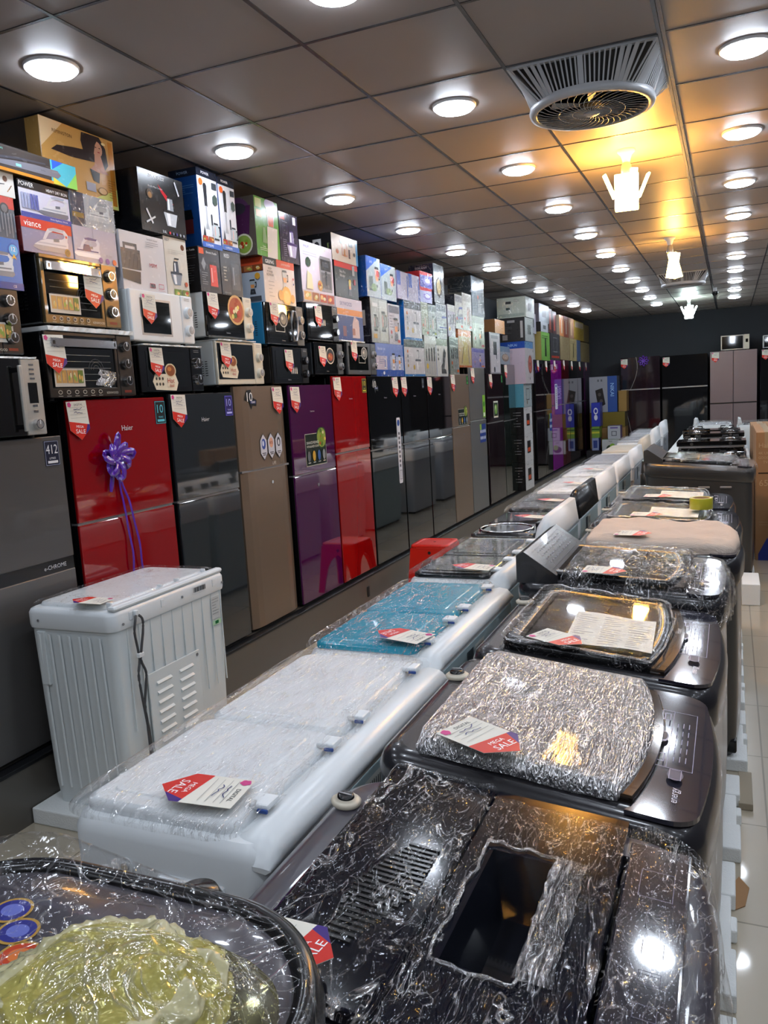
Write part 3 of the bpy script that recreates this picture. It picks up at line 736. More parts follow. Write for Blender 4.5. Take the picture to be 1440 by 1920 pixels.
for (a, ln_) in ((-1.85, .17), (-1.3, .13)):
    ribbon([(.004, ln_ * q / 5 * math.cos(a), ln_ * q / 5 * math.sin(a)) for q in range(6)], .03).obj('ribbon_tail', t)

# ------------------------------------------------------------------ microwaves and ovens (front faces +X)
M_OVG = mat('olive_bronze_metal', '#5c4d30', 0.3, metal=0.5, coat=0.3)
M_OVB = mat('brown_black_metal', '#2a2522', 0.3, metal=0.4, coat=0.3)
M_TEALB = mat('teal_blue_metal', '#0d6d99', 0.35, coat=0.2)
M_MWG = mat('mid_grey_metal', '#4d5054', 0.35, metal=0.4)
M_STEEL = mat('brushed_steel', '#b5b2ab', 0.3, metal=0.35, var=0.05, stretch=(1, 1, 30))
M_CREAM = mat('cream_plastic', '#d8d2c0', 0.35)
M_HOT = emis('hot_reflector', (1.0, .62, .25), 0.6)
def base_app(y0, y1, z0, z1, X, d, label, cat, name, body, hgroup=None):
    t = thing(name, label, cat, (X, (y0 + y1) / 2, z0), group=hgroup)
    hw = (y1 - y0) / 2; h = z1 - z0
    mb = MB(); mb.box(-d, -hw, .012, -.02, hw, h, body, .008)
    for i in range(7):
        for j in range(2): mb.box(-d * .35 + j * .03, -hw - .0008, h * .25 + i * h * .05, -d * .35 + j * .03 + .018, -hw + .002, h * .25 + i * h * .05 + h * .018, M_BLACKM)
    mb.obj('body', t)
    for sy in (-1, 1):
        
        for xx in (-.05, -d + .05):
            mb = MB(); mb.cyl((xx, sy * (hw - .05), 0), .014, .014, M_BLACKM, n=8); mb.obj('foot', t)
    return t, hw, h
def knob(p, y, z, r, m, face=None, parent=None):
    mb = MB(); mb.cyl((0, y, z), r, .022, m, axis='x', n=20, r2=r * .9); 
    if face: mb.cyl((.0222, y, z), r * .7, .001, face, axis='x', n=18)
    mb.box(.023, y - .002, z, .0245, y + .002, z + r * .8, M_WHITE)
    return mb.obj('knob', parent or p)
def hotsticker(A):
    A.p([(0, .35), (.1, .05), (.9, 0), (1, .3), (.9, .62), (.1, .62)], '#e6dcc4'); A.e(.72, .75, .22, .26, '#d8c9a4'); A.e(.72, .75, .18, .21, '#8a4a22'); A.e(.68, .8, .08, .08, '#c77a3a')
    for i in range(3):
        A.e(.14 + .12 * i, .45, .035, .06, '#3a3630', 8); A.e(.14 + .12 * i, .25, .035, .06, '#3a3630', 8)
    A.t('Hot', .7, .38, .18, '#b8452c'); A.t('deal', .72, .2, .12, '#b8452c')
def foodcard(A): A.r(0, 0, 1, 1, '#cfc8bc'); A.foodstrip(.05, .2, .95, .9, 5, 9)
def knives(A):
    for i in range(4): A.poly(.2 + .2 * i, .3, .6, [(-.12, -.4), (.12, -.4), (.12, .2), (0, .5), (-.12, .2)], '#d8d6cc')
def pizza(A):
    A.food(.5, .5, .98, 12, '#d9a86a')
def potlogo(A):
    A.fr(.05, .1, .7, .5, '#c8c6be', .03); A.e(.62, .62, .3, .32, '#d0cec6'); A.e(.62, .62, .26, .28, '#2a2b2c'); A.e(.62, .62, .2, .2, '#8a8880'); A.e(.55, .66, .07, .07, '#cfcabc')
def bowl(A): A.e(.55, .5, .42, .45, '#d8cdb8'); A.e(.55, .5, .37, .39, '#1c1a18'); A.e(.55, .45, .26, .22, '#a84a22'); A.e(.45, .5, .08, .08, '#d88a3a'); A.e(.62, .42, .08, .08, '#c86a2a')
def microwave(y0, y1, z0, z1, X, d, label, body, front, panel, knobm, window, sticker=None, tagat=None, strap=None, handle=False, rim=None, hexhandle=False):
    t, hw, h = base_app(y0, y1, z0, z1, X, d, label, 'microwave', 'microwave', body, 'microwaves stacked on the fridges')
    W = 2 * hw; pw = W * .20
    mb = MB(); mb.box(-.022, -hw, .012, 0, hw - pw, h, front, .006); dr = mb.obj('door', t)
    a0, a1, b0, b1 = window
    mb = MB(); y_ = lambda u: -hw + u * W; zz = lambda v: .012 + v * (h - .012)
    mb.stack([( y_(a0), zz(b0), y_(a1), zz(b1), .02, 0), ], M_CLEARG) if False else None
    mb.box(-.001, y_(a0), zz(b0), .0015, y_(a1), zz(b1), M_CLEARG, .0006)
    if rim: 
        mb.box(-.001, y_(a0) - .012, zz(b0) - .012, .0008, y_(a1) + .012, zz(b1) + .012, rim, .0003)
    for i in range(9):
        yy = y_(a0) + (y_(a1) - y_(a0)) * (i + .5) / 9; 
    mb.obj('window', dr)
    mb = MB(); mb.box(-.022, hw - pw + .001, .012, .001, hw, h, panel, .006)
    A = Art(mb, (.0015, hw - pw, .012), (0, 1, 0), (0, 0, 1), pw, h - .012)
    A.lines(.3, .93, .75, 2, .035, '#8c8c8c', .01)
    cp = mb.obj('control_panel', t)
    for zk in (.66, .30):
        knob(cp, hw - pw / 2, h * zk, min(.032, pw * .3), knobm[0], knobm[1])
    if hexhandle:
        mb = MB(); yy = y_(.68); pts = [(.02, yy + .05 * math.cos(a) * .9, h * .5 + h * .38 * math.sin(a)) for a in [PI / 8 + PI / 4 * k for k in range(8)]]; pts.append(pts[0]); mb.tube(pts, .009, M_SILVP, 8)
        mb.box(.0, yy - .006, h * .84, .02, yy + .006, h * .87, M_SILVP); mb.box(.0, yy - .006, h * .13, .02, yy + .006, h * .16, M_SILVP); mb.obj('handle', dr)
    if handle:
        mb = MB(); yy = hw - pw - .03; mb.box(.0, yy - .009, h * .12, .03, yy + .009, h * .16, M_CHROME); mb.box(.0, yy - .009, h * .84, .03, yy + .009, h * .88, M_CHROME); mb.box(.024, yy - .009, h * .12, .038, yy + .009, h * .88, M_CHROME, .004); mb.obj('handle', dr)
    if sticker:
        fn, u0, v0, w_, h_ = sticker
        mb = MB(); A = Art(mb, (.0022, y_(u0), zz(v0)), (0, 1, 0), (0, 0, 1), w_, h_); fn(A); mb.obj('sticker', dr)
    mb = MB(); A = Art(mb, (.0022, -hw, .012), (0, 1, 0), (0, 0, 1), W, h); A.t('Dawlance', .42, .10, .028, '#b8b8b8'); mb.obj('brand_print', dr)
    if tagat: price_tag(dr, wallM(.008, y_(tagat[0]), h + .0 + tagat[1], tagat[2], .85))
    return t
def oven(y0, y1, z0, z1, X, d, label, bodym, frontm, full=True, tagat=None, parcel=False):
    t, hw, h = base_app(y0, y1, z0, z1, X, d, label, 'toaster oven', 'toaster_oven', M_BLACK, 'toaster ovens in the left stacks')
    W = 2 * hw; pw = .115 if full else W * .42
    mb = MB(); 
    mb.box(-.02, -hw, .012, 0, hw - pw, .055, frontm, .004); mb.box(-.02, -hw, h - .02, 0, hw - pw, h, frontm, .004); mb.box(-.02, -hw, .05, 0, -hw + .022, h - .02, frontm, .004)
    mb.box(-.02, hw - pw - .02, .05, 0, hw - pw, h - .02, frontm, .004)
    A = Art(mb, (.0006, -hw, .012), (0, 1, 0), (0, 0, 1), W - pw, .045)
    for i in range(6):
        A.e(.13 + .11 * i, .55, .028, .22, '#c9c4b8', 10); A.e(.13 + .11 * i, .55, .022, .16, '#2a2622', 10); A.r(.10 + .11 * i, .12, .16 + .11 * i, .18, '#a8a498')
    A.t('KENWOOD', .86, .4, .24, '#c9c4b8')
    mb.obj('front_frame', t)
    mb = MB(); mb.box(-.015, -hw + .022, .055, -.006, hw - pw - .02, h - .02, M_CLEARG); dr = mb.obj('glass_door', t)
    mb = MB()
    for i in range(5): mb.tube([(-.0045, -hw + .05 + .02 * 0, .09 + i * .03), (-.0045, hw - pw - .05, .09 + i * .03)], .0008, M_SILVP, 5)
    cx = hw * .25
    for q in (.02, .035, .05): mb.tube([(-.0045, cx - .05 + q * math.cos(PI * k / 10), h * .45 + q * math.sin(PI * k / 10)) for k in range(11)], .0012, M_MWG, 5)
    mb.obj('oven_rack', dr)
    mb = MB(); mb.box(.0, -hw + .03, h - .062, .022, -hw + .045, h - .045, M_BLACK); mb.box(.0, hw - pw - .045, h - .062, .022, hw - pw - .03, h - .045, M_BLACK)
    n = 14
    P = []
    for i in range(n + 1):
        q = -1 + 2 * i / n; P.append((.030 - .010 * q * q, -hw + .02 + (W - pw - .04) * i / n))
    mb.loft([[(x, y, h - .072) for x, y in P] + [(x - .012, y, h - .072) for x, y in P[::-1]], [(x, y, h - .035) for x, y in P] + [(x - .012, y, h - .035) for x, y in P[::-1]]], M_CHROME, False); mb.obj('handle', dr)
    mb = MB(); mb.box(-.02, hw - pw + .001, .012, .0, hw, h, frontm, .006); A = Art(mb, (.0006, hw - pw, .012), (0, 1, 0), (0, 0, 1), pw, h); A.r(.25, .05, .7, .09, '#7a2c1c')
    for i in range(3): A.c(.45, .24 + .27 * i, .105, '#141210')
    cp = mb.obj('control_panel', t)
    for i in range(3): knob(cp, hw - pw * .55, .012 + h * (.24 + .27 * i), .026, M_CHROME, M_BLACK)
    mb = MB(); A = Art(mb, (.0005, -hw + .035, .062), (0, 1, 0), (0, 0, 1), .19, .085); foodcard(A); mb.obj('food_sticker', dr)
    if parcel:
        mb = MB(); rr = random.Random(5)
        for i in range(5):
            y = rr.uniform(-.05, .12); z = .07 + .012 * i
            mb.add([(-.0035, y - .05, z), (-.0035, y + .06, z - .015), (-.002, y + .08, z + .012), (-.002, y - .03, z + .03)], [(0, 1, 2, 3)], F_BUNCH)
        mb.obj('plastic_pouch', dr)
    if tagat: price_tag(dr, wallM(.012, -hw + tagat[0] * W, h + tagat[1], tagat[2], .95))
    return t
# the silver microwave on the grey fridge
t, hw, h = base_app(2.371, 2.763, 1.691, 2.036, -2.84, .42, 'steel-fronted black microwave on the grey fridge at the left edge', 'microwave', 'microwave', M_BLACK, 'microwaves stacked on the fridges')
mb = MB(); mb.box(-.022, -hw, .012, 0, hw - .11, h, M_GLASSB, .005); dr = mb.obj('door', t)
mb = MB(); mb.box(.0, hw - .15, .04, .03, hw - .135, .06, M_CHROME); mb.box(.0, hw - .15, h - .06, .03, hw - .135, h - .04, M_CHROME); mb.box(.024, hw - .152, .03, .036, hw - .132, h - .03, M_STEEL, .004); mb.obj('handle', dr)
mb = MB(); mb.box(-.022, hw - .109, .012, .001, hw, h, M_STEEL, .005); mb.box(.001, hw - .08, h * .44, .002, hw - .03, h * .70, M_GLASSB)
for i in range(4):
    for j in (0,): mb.box(.001, hw - .065, h * .74 + i * .02, .004, hw - .04, h * .74 + i * .02 + .009, M_CHROME, .001)
for i in range(2): mb.box(.001, hw - .065, h * .32 + i * .025, .004, hw - .04, h * .32 + i * .025 + .011, M_CHROME, .001)
cp = mb.obj('control_panel', t); knob(cp, hw - .055, h * .17, .024, M_CHROME, M_SILVP)
oven(2.452, 2.726, 2.046, 2.339, -2.88, .4, 'bronze toaster oven cut by the left edge of the photo', M_BLACK, M_OVB)
oven(2.817, 3.4, 1.851, 2.168, -2.85, .42, 'black toaster oven directly on the ribboned red fridge', M_BLACK, M_OVB, tagat=(.07, -.02, .02), parcel=True)
oven(2.861, 3.366, 2.192, 2.515, -2.87, .42, 'olive bronze toaster oven, upper of the two stacked ones', M_BLACK, M_OVG, tagat=(.62, -.05, -.02))
def foam_sheet(x0, y0, x1, y1, z0, z1, label):
    mb = MB(); rr = random.Random(int(y0 * 100))
    n = 26; L = []
    for z in (z0, z1):
        L.append([(x1 + rr.uniform(-.004, .006), y0 + (y1 - y0) * i / n, z + (rr.uniform(-.002, .0) if z == z1 else 0)) for i in range(n + 1)] + [(x0, y1, z), (x0, y0, z)])
    mb.loft(L, M_FOAM, False); return tag(mb.obj('foam_sheet'), label, 'foam sheet')
foam_sheet(-3.25, 2.83, -2.835, 3.40, 2.1685, 2.190, 'rough white foam sheet squeezed between the two stacked toaster ovens')
foam_sheet(-3.25, 2.45, -2.835, 2.74, 2.0365, 2.045, 'thin white foam sheet on top of the steel-fronted microwave')
foam_sheet(-3.2, 3.50, -2.86, 4.02, 2.1275, 2.1355, 'thin foam sheet between the black and the white microwave')
foam_sheet(-3.2, 4.20, -2.86, 4.62, 2.1815, 2.1895, 'thin foam sheet on the white-framed microwave below the pizza one')
KB = (M_BLACK, M_CHROME); KW = (M_WHITE, M_SILVP)
microwave(3.481, 4.042, 1.866, 2.127, -2.88, .34, 'black microwave with a Hot sticker on the charcoal fridge', M_BLACK, M_GLASSB, M_GLASSB, (M_CHROME, M_BLACK), (.1, .72, .12, .88), (hotsticker, .17, .02, .22, .15), (.24, -.01, .0))
microwave(3.435, 3.965, 2.137, 2.414, -2.86, .36, 'all-white microwave with a small grey window', M_WHITE2, M_WHITE, M_WHITE, KW, (.16, .6, .16, .8), None, (.26, -.02, -.02), rim=M_SILVP)
microwave(4.196, 4.728, 1.901, 2.181, -2.88, .34, 'white-framed microwave with black glass and a Hot sticker', M_WHITE2, M_CREAM, M_CREAM, (M_CREAM, M_SILVP), (.02, .78, .12, .94), (hotsticker, .05, .14, .2, .14), (.17, -.01, .0))
microwave(4.132, 4.64, 2.191, 2.466, -2.88, .34, 'microwave with a big round pizza picture on its door', M_WHITE2, M_GLASSB, M_CREAM, (M_CREAM, M_SILVP), (.04, .7, .14, .9), (pizza, .44, .30, .19, .19), (.12, -.005, .0))
microwave(4.857, 5.364, 1.901, 2.169, -2.88, .34, 'black microwave with white knives sticker on the purple fridge', M_BLACK, M_GLASSB, M_BLACK, KB, (.08, .7, .14, .88), (knives, .45, .25, .12, .09), (.42, -.02, .0))
microwave(4.807, 5.334, 2.170, 2.462, -2.88, .34, 'microwave with a teal blue side and an octagonal handle', M_TEALB, M_GLASSB, M_MWG, (M_SILVP, M_BLACK), (.06, .55, .16, .88), (potlogo, .2, .25, .2, .17), (.2, -.0, .0), hexhandle=True)
microwave(5.472, 5.96, 1.966, 2.221, -2.88, .34, 'grey-framed microwave with a bowl sticker on the bright red fridge', M_MWG, M_GLASSB, M_MWG, (M_SILVP, M_CHROME), (.05, .7, .14, .88), (bowl, .34, .3, .17, .14), (.24, -.03, .0))
microwave(5.394, 5.915, 2.222, 2.509, -2.88, .34, 'glossy black microwave with knives sticker under the air fryer carton', M_BLACK, M_GLASSB, M_BLACK, KB, (.08, .7, .14, .88), (knives, .36, .40, .12, .09), (.33, -.02, .0))
microwave(6.05, 6.63, 1.966, 2.244, -2.88, .34, 'dark grey microwave under the orange and blue juicer carton', M_BLACK, M_MWG, M_MWG, (M_SILVP, M_CHROME), (.05, .7, .14, .88), (potlogo, .35, .3, .2, .16), (.2, -.0, .0))
# ------------------------------------------------------------------ printed cartons (front face +X, near side face -Y)
def carton(y0, y1, z0, z1, X, d, label, front, side=None, artf=None, arts=None, gloss=0.3, top=None, name='appliance_box', group='printed cartons stacked on the fridges', cat='box', wrap=False, yaw=0.0):
    W, h = y1 - y0, z1 - z0; hw = W / 2; side = side or front
    rr = random.Random(int(y0 * 1000) + int(z0 * 100)); yaw = yaw or rr.uniform(-.004, .004)
    mb = MB(); mb.M = Matrix.Rotation(yaw, 4, 'Z')
    g = .0028
    mb.box(-d, -hw + g, 0, 0, hw - g, h, ink(side, gloss), .0025, 1)
    mb.add([(.0004, -hw + g + .001, .001), (.0004, hw - g - .001, .001), (.0004, hw - g - .001, h - .001), (.0004, -hw + g + .001, h - .001)], [(0, 1, 2, 3)], ink(front, gloss))
    if top: mb.add([(-d + .002, -hw + .004, h + .0004), (-.001, -hw + .004, h + .0004), (-.001, hw - .004, h + .0004), (-d + .002, hw - .004, h + .0004)], [(0, 1, 2, 3)], ink(top, gloss))
    if artf:
        A = Art(mb, (.0006, -hw + g, 0), (0, 1, 0), (0, 0, 1), W - 2 * g, h); A.q = gloss; artf(A)
    if arts:
        A = Art(mb, (-d, -hw + g, 0), (1, 0, 0), (0, 0, 1), d, h); A.q = gloss; arts(A)
    o = mb.obj(name, None, (X, (y0 + y1) / 2, z0)); tag(o, label, cat, group)
    if wrap:
        m2 = MB(); m2.M = Matrix.Rotation(yaw, 4, 'Z')
        n = 14; vs = []; 
        for i in range(n + 1):
            for j in range(n + 1):
                y = -hw + .002 + (W - .004) * i / n; z = .001 + (h) * j / n
                vs.append((.004 + .004 * abs(noise.noise(Vector((y * 16 + y0 * 9, z * 16, z0)))), y, z))
        fs = [(i * (n + 1) + j, (i + 1) * (n + 1) + j, (i + 1) * (n + 1) + j + 1, i * (n + 1) + j + 1) for i in range(n) for j in range(n)]
        m2.add(vs, fs, F_SOFT, True)
        m2.add([(-d, -hw + .0015, 0), (.004, -hw + .0015, 0), (.004, -hw + .0015, h), (-d, -hw + .0015, h)], [(0, 1, 2, 3)], F_SOFT)
        m2.obj('film_wrap', o)
    return o
def a_iron12(A):
    A.r(0, .12, 1, 1, '#3f78c8'); A.iron(.30, .45, .6, '#d8dce2', '#8b8f96', '#7a808a'); A.c(.82, .78, .14, '#2f62b4'); A.c(.82, .78, .11, '#5ab4e8'); A.t('12', .82, .8, .09, '#ffffff'); A.poly(.82, .6, .5, [(-.12, 0), (-.02, .2), (.02, .2), (.12, 0), (0, .06)], '#e2b43a'); A.r(0, 0, 1, .14, '#23489c'); A.t('CE', .75, .07, .05, '#ffffff')
def a_clipper(A):
    A.r(0, .72, 1, 1, '#c23a2e'); A.c(.6, .72, .13, '#2c2a2c'); A.c(.6, .72, .09, '#6a6668')
    rr = random.Random(1)
    for i in range(16): A.r(.03 + i * .06, .05 + rr.random() * .2, .05 + i * .06, .62, '#aab2bc' if i % 2 else '#4a5360')
def a_smallw(A): A.c(.55, .72, .12, '#6a4a3a'); A.ln((.0, .45), (.5, .5), .03, '#2c2c2e'); A.ln((.6, .2), (.85, .5), .04, '#b58a5a'); A.ln((.85, .5), (.7, .3), .03, '#5a4a3a')
def a_dawiron(A):
    A.r(0, .70, 1, 1, '#cf2b26'); A.t('viance', .22, .84, .17, '#ffffff', .4); A.iron(.58, .42, .92, '#d6cfd2', '#a59a9c', '#b8b0b8'); A.c(.87, .16, .12, '#8a6a3a'); A.c(.87, .16, .08, '#2c2a2c'); A.c(.87, .63, .04, '#d23a30')
def a_sc(A):
    A.iron(.30, .38, .72, '#c9ccda', '#e9e9f0', '#353f80'); A.poly(.30, .38, .72, [(-.3, -.1), (.2, -.1), (.1, .16), (-.2, .16)], '#2c3470'); A.r(.44, .7, .45, 1, '#8a8c98'); A.t('SC-222', .78, .27, .06, '#7a7c88')
    for i, c in enumerate(('#5a35a0', '#5a35a0', '#d2502e')): A.c(.58 + .16 * i, .11, .085, c)
def a_poweriron(A):
    A.r(0, .78, 1, 1, '#1b1c22'); A.t('POWER', .16, .9, .12, '#ffffff', .28); A.t('HEAVY DRY IRON', .76, .87, .08, '#ffffff', .42); A.iron(.68, .42, .72, '#d4d4da', '#6a7080', '#a3a7b4')
    for i in range(6): A.r(.04 + .055 * i, .25, .085 + .055 * i, .66, '#5a62a8' if i > 2 else '#9aa0c0')
    A.r(0, .0, 1, .15, '#3144a0'); A.t('Home Appliance, World', .74, .08, .06, '#dfe3f4', .45)
def a_wrapiron(A): A.r(0, 0, .3, 1, '#39455c'); A.iron(.62, .5, .7, '#cfd8dc', '#b9c2c8', '#9aa4ac'); A.r(.02, .25, .27, .4, '#7a6a3a')
def a_straight(A):
    A.r(0, .12, .7, .92, '#45403f'); A.r(.68, .02, 1, .98, '#58c4d8'); A.p([(.7, .6), (.84, .98), (.7, .98)], '#3a6ae0'); A.p([(.86, .02), (1, .02), (1, .7)], '#9ae06a'); A.p([(.7, .02), (.86, .02), (.7, .3)], '#e2d24a')
    A.r(0, 0, .7, .12, '#d98a2e'); A.p([(.0, .35), (.25, .48), (.48, .56), (.76, .58), (.8, .42), (.76, .28), (.45, .26), (.2, .24), (0, .22)], '#7a7a84'); A.p([(0, .48), (.3, .66), (.62, .74), (.62, .68), (.32, .58), (.05, .42)], '#4c4c56')
    A.r(.27, .3, .33, .4, '#8ad0d8'); A.t('(wh)', .12, .82, .10, '#7ac8b8'); A.t('shinerising', .58, .42, .05, '#4a4a52')
def a_rem(A):
    A.p([(0, 0), (1, 0), (1, 1), (0, 1)], '#c69a58'); A.p([(.0, .6), (.3, 1), (0, 1)], '#e0c49a'); A.p([(.5, 0), (1, 0), (1, .3)], '#cfd67a'); A.r(.92, .05, .985, .97, '#b87a2a')
    A.p([(.55, .98), (.80, .99), (.88, .85), (.9, .62), (.84, .52), (.78, .62), (.6, .60), (.38, .58), (.12, .60), (.2, .68), (.4, .72), (.55, .74), (.53, .86)], '#241c22')
    A.e(.755, .81, .075, .11, '#c4937c'); A.p([(.71, .72), (.8, .72), (.84, .55), (.9, .48), (.62, .48), (.70, .58)], '#c4937c')
    A.p([(.60, .95), (.78, .96), (.73, .86), (.70, .72), (.64, .7), (.6, .82)], '#241c22'); A.e(.775, .77, .02, .008, '#9a3a3a', 10); A.e(.735, .83, .015, .007, '#221c22', 8); A.e(.79, .83, .013, .007, '#221c22', 8)
    A.p([(.62, .50), (.76, .47), (.74, .32), (.66, .34)], '#26262c'); A.e(.85, .91, .03, .02, '#e8dca8', 10); A.t('REMINGTON', .28, .86, .045, '#5c4632', .48)
    A.r(.55, .18, .68, .30, '#a2a2b0'); A.e(.78, .22, .07, .055, '#8a6a3a'); A.e(.78, .22, .055, .043, '#d0a468'); A.lines(.87, .4, .98, 8, .035, '#7a5c34', .006)
def a_mpm(A):
    A.fr(.06, .60, .36, .80, '#3c3d40', .05); A.p([(.0, .36), (.42, .36), (.42, .70), (0, .70)], '#47484c'); A.p([(.0, .18), (.38, .12), (.40, .33), (0, .34)], '#333437')
    for i in range(4): A.ln((.05 + .09 * i, .38), (.14 + .08 * i, .66), .012, '#2a2b2e')
    A.t('MPM', .70, .48, .07, '#b02838', .3); A.t('Sandwich toaster', .72, .93, .03, '#4a4a4e', .4); A.lines(.56, .87, .86, 3, .035, '#8a8a8e', .008)
    A.fr(.58, .08, .70, .16, '#b02838', .01); 
    for i in range(3): A.r(.60 + .035 * i, .09, .62 + .035 * i, .15, '#2a2a2c')
    A.fr(.78, .08, .9, .17, '#c25a64', .01); A.r(.76, .05, .92, .055, '#c25a64')
def a_rest(A): A.t('REST', .16, .94, .04, '#4c5058', .3); A.c(.82, .86, .05, '#6a3c22'); A.lines(.15, .78, .9, 3, .03, '#b4b0a6', .008); A.chopper(.45, .4, .42, '#7c8692', '#3b4656', '#2b3442'); A.r(.4, .64, .6, .66, '#2a2c30'); A.foodstrip(.28, .02, .98, .14, 2, 4); A.c(.85, .24, .04, '#c2532e')
def a_silver(A):
    A.t('SILVER CREST', .40, .92, .05, '#e0e0e2', .62); A.p([(.42, .82), (.75, .55), (.62, .55), (.48, .7)], '#c2202c'); A.t('Electric Meat Grinder', .36, .75, .03, '#c8c8cc', .5); A.chopper(.66, .40, .52); A.c(.22, .62, .08, '#5a4a3c'); A.c(.22, .60, .05, '#a87c50')
    A.ln((.12, .36), (.24, .14), .04, '#d6d8da'); A.ln((.1, .14), (.3, .26), .03, '#d6d8da'); A.ln((.8, .94), (.88, .72), .04, '#a8acb2'); A.t('3.0L', .48, .05, .045, '#e8e8ea')
    for i, c in enumerate(('#c8323a', '#58607a', '#3c3a78', '#8a8e96', '#8a8e96')): A.c(.6 + .08 * i, .05, .025, c)
def a_powerstick(A):
    A.r(0, .90, 1, 1, '#1c2230'); A.t('POWER', .42, .955, .035, '#ffffff', .6); A.stick(.36, .52, .62); A.stick(.6, .30, .3, '#3b3e44'); A.kettle(.78, .24, .24, '#b8c4c8', '#2c2e33'); A.poly(.18, .2, .2, [(-.15, -.4), (.15, -.4), (0, .4)], '#2e3034')
    A.c(.16, .83, .045, '#d9622c'); A.r(.7, .78, .94, .86, '#3f454c'); A.p([(.7, .68), (.82, .72), (.94, .68), (.94, .6), (.82, .57), (.7, .6)], '#4a5650'); A.foodstrip(.06, .08, .62, .15, 2, 6); A.r(0, 0, 1, .07, '#3a62b4'); A.t('SUPREME', .35, .035, .03, '#dfe8f8', .5)
def s_powerstick(A):
    A.r(0, .90, 1, 1, '#1c2230'); A.t('POWER', .5, .95, .035, '#8fa8c8', .7); A.stick(.45, .5, .3, '#14161c'); A.poly(.55, .33, .3, [(-.3, -.5), (.3, -.5), (.3, .1), (-.3, .1)], '#5a2428'); A.poly(.55, .33, .3, [(-.34, .1), (.34, .1), (.26, .5), (-.26, .5)], '#14161c'); A.lines(.1, .78, .9, 5, .025, '#3c6a9c', .008)
def a_kettle(A): A.r(.03, .84, .25, .97, '#d0522c'); A.t('Electric Kettle', .62, .9, .05, '#e8e8e8', .55); A.kettle(.66, .40, .66, '#d84a3e', '#2a2a2c'); A.poly(.2, .62, .3, [(-.3, 0), (0, .5), (.3, 0), (0, -.5)], '#8a8a8c'); A.lines(.08, .42, .36, 6, .05, '#9a9a9c', .012)
def s_kettle(A): A.t('Electric Kettle', .6, .93, .04, '#c8c8c8', .7); A.lines(.1, .8, .9, 12, .055, '#5a5c62', .008)
def a_red(A): A.t('RED', .32, .88, .08, '#e8e8e8', .4); A.kettle(.7, .45, .8, '#5a5c60', '#44464a'); A.lines(.12, .6, .28, 5, .07, '#a8a294', .03); A.r(.08, .04, .4, .07, '#6a6a6c')
def a_geepas(A):
    A.r(0, .83, .42, 1, '#1c1c1e'); A.r(.42, .83, 1, 1, '#d0502e'); A.t('GEEPAS', .21, .91, .08, '#ffffff', .36); A.t('JUICER BLENDER', .72, .91, .05, '#f2d0c4', .5)
    for i, s_ in enumerate(('HIGH', 'POWER', 'BLENDER')): A.t(s_, .2, .76 - .07 * i, .05, '#4a4a4c', .24)
    A.blender(.66, .56, .5, '#cfc8c0', '#d8d2cc', '#5a5652'); A.disc(.68, .2, 1, 0, 0, .22, '#e8b05a'); A.disc(.68, .18, 1, 0, 0, .15, '#f2c878'); A.disc(.5, .2, .6, 0, 0, .2, '#e0a452'); A.disc(.88, .16, .5, 0, 0, .2, '#e2a860')
    A.lines(.12, .46, .3, 5, .08, '#a09a92', .012); A.c(.93, .62, .03, '#c23a2e'); A.c(.93, .5, .025, '#6a6a8a')
def s_geepas(A):
    A.r(0, .83, .4, 1, '#1c1c1e'); A.r(.4, .83, 1, 1, '#d0502e'); A.r(0, .68, 1, .83, '#6a3a34'); A.foodstrip(0, .70, 1, .82, 4, 8); A.blender(.7, .36, .34, '#aab4ba', '#3a3a3e'); A.blender(.35, .3, .2, '#aab4ba', '#3a3a3e'); A.r(.0, .2, .16, .4, '#55585e'); A.c(.85, .58, .07, '#d8a03a'); A.r(.62, .04, .92, .14, '#4a4c50')
def a_green(A):
    A.r(.04, .82, .3, .97, '#c4d8a0'); A.r(.06, .66, .28, .78, '#d2b06a'); A.e(.66, .92, .24, .1, '#b8b4dc'); A.poly(.66, .68, .45, [(-.25, -.3), (.2, -.3), (.32, .42), (-.32, .42)], '#cdbfb6'); A.poly(.66, .64, .3, [(-.25, -.3), (.25, -.3), (.32, .3), (-.32, .3)], '#d4623a')
    A.poly(.68, .34, .7, [(-.3, -.5), (.2, -.5), (.28, .28), (-.22, .28)], '#dcd8d0'); A.poly(.34, .38, .3, [(-.25, -.5), (.3, -.5), (.1, .4), (-.1, .4)], '#8fb07a'); A.t('Turbo', .3, .17, .03, '#e8f2dc'); A.lines(.12, .13, .6, 2, .03, '#d2e8bc', .01)
def s_green(A): A.disc(.5, .74, .5, 0, 0, .5, '#5c3a5c'); A.poly(.5, .6, .6, [(-.34, -.4), (.34, -.4), (.44, .4), (-.44, .4)], '#4c2448'); A.disc(.5, .80, .5, 0, 0, .34, '#39323c', .2); A.food(.62, .2, .36, 7, '#d8d2b4'); A.disc(.15, .2, .3, 0, 0, .4, '#6a8a3a')
def a_purple(A): A.r(.05, .85, .3, .96, '#b8442e'); A.t('Power Chopper', .3, .81, .03, '#dcd8e8', .5); A.chopper(.62, .38, .58, '#a9a2bc', '#8c84a8', '#3b2c5c'); A.r(.72, .8, .88, .96, '#d0cce0'); A.fr(.15, .58, .4, .74, '#5c5478', .01); A.lines(.12, .44, .34, 9, .04, '#8a86a0', .01)
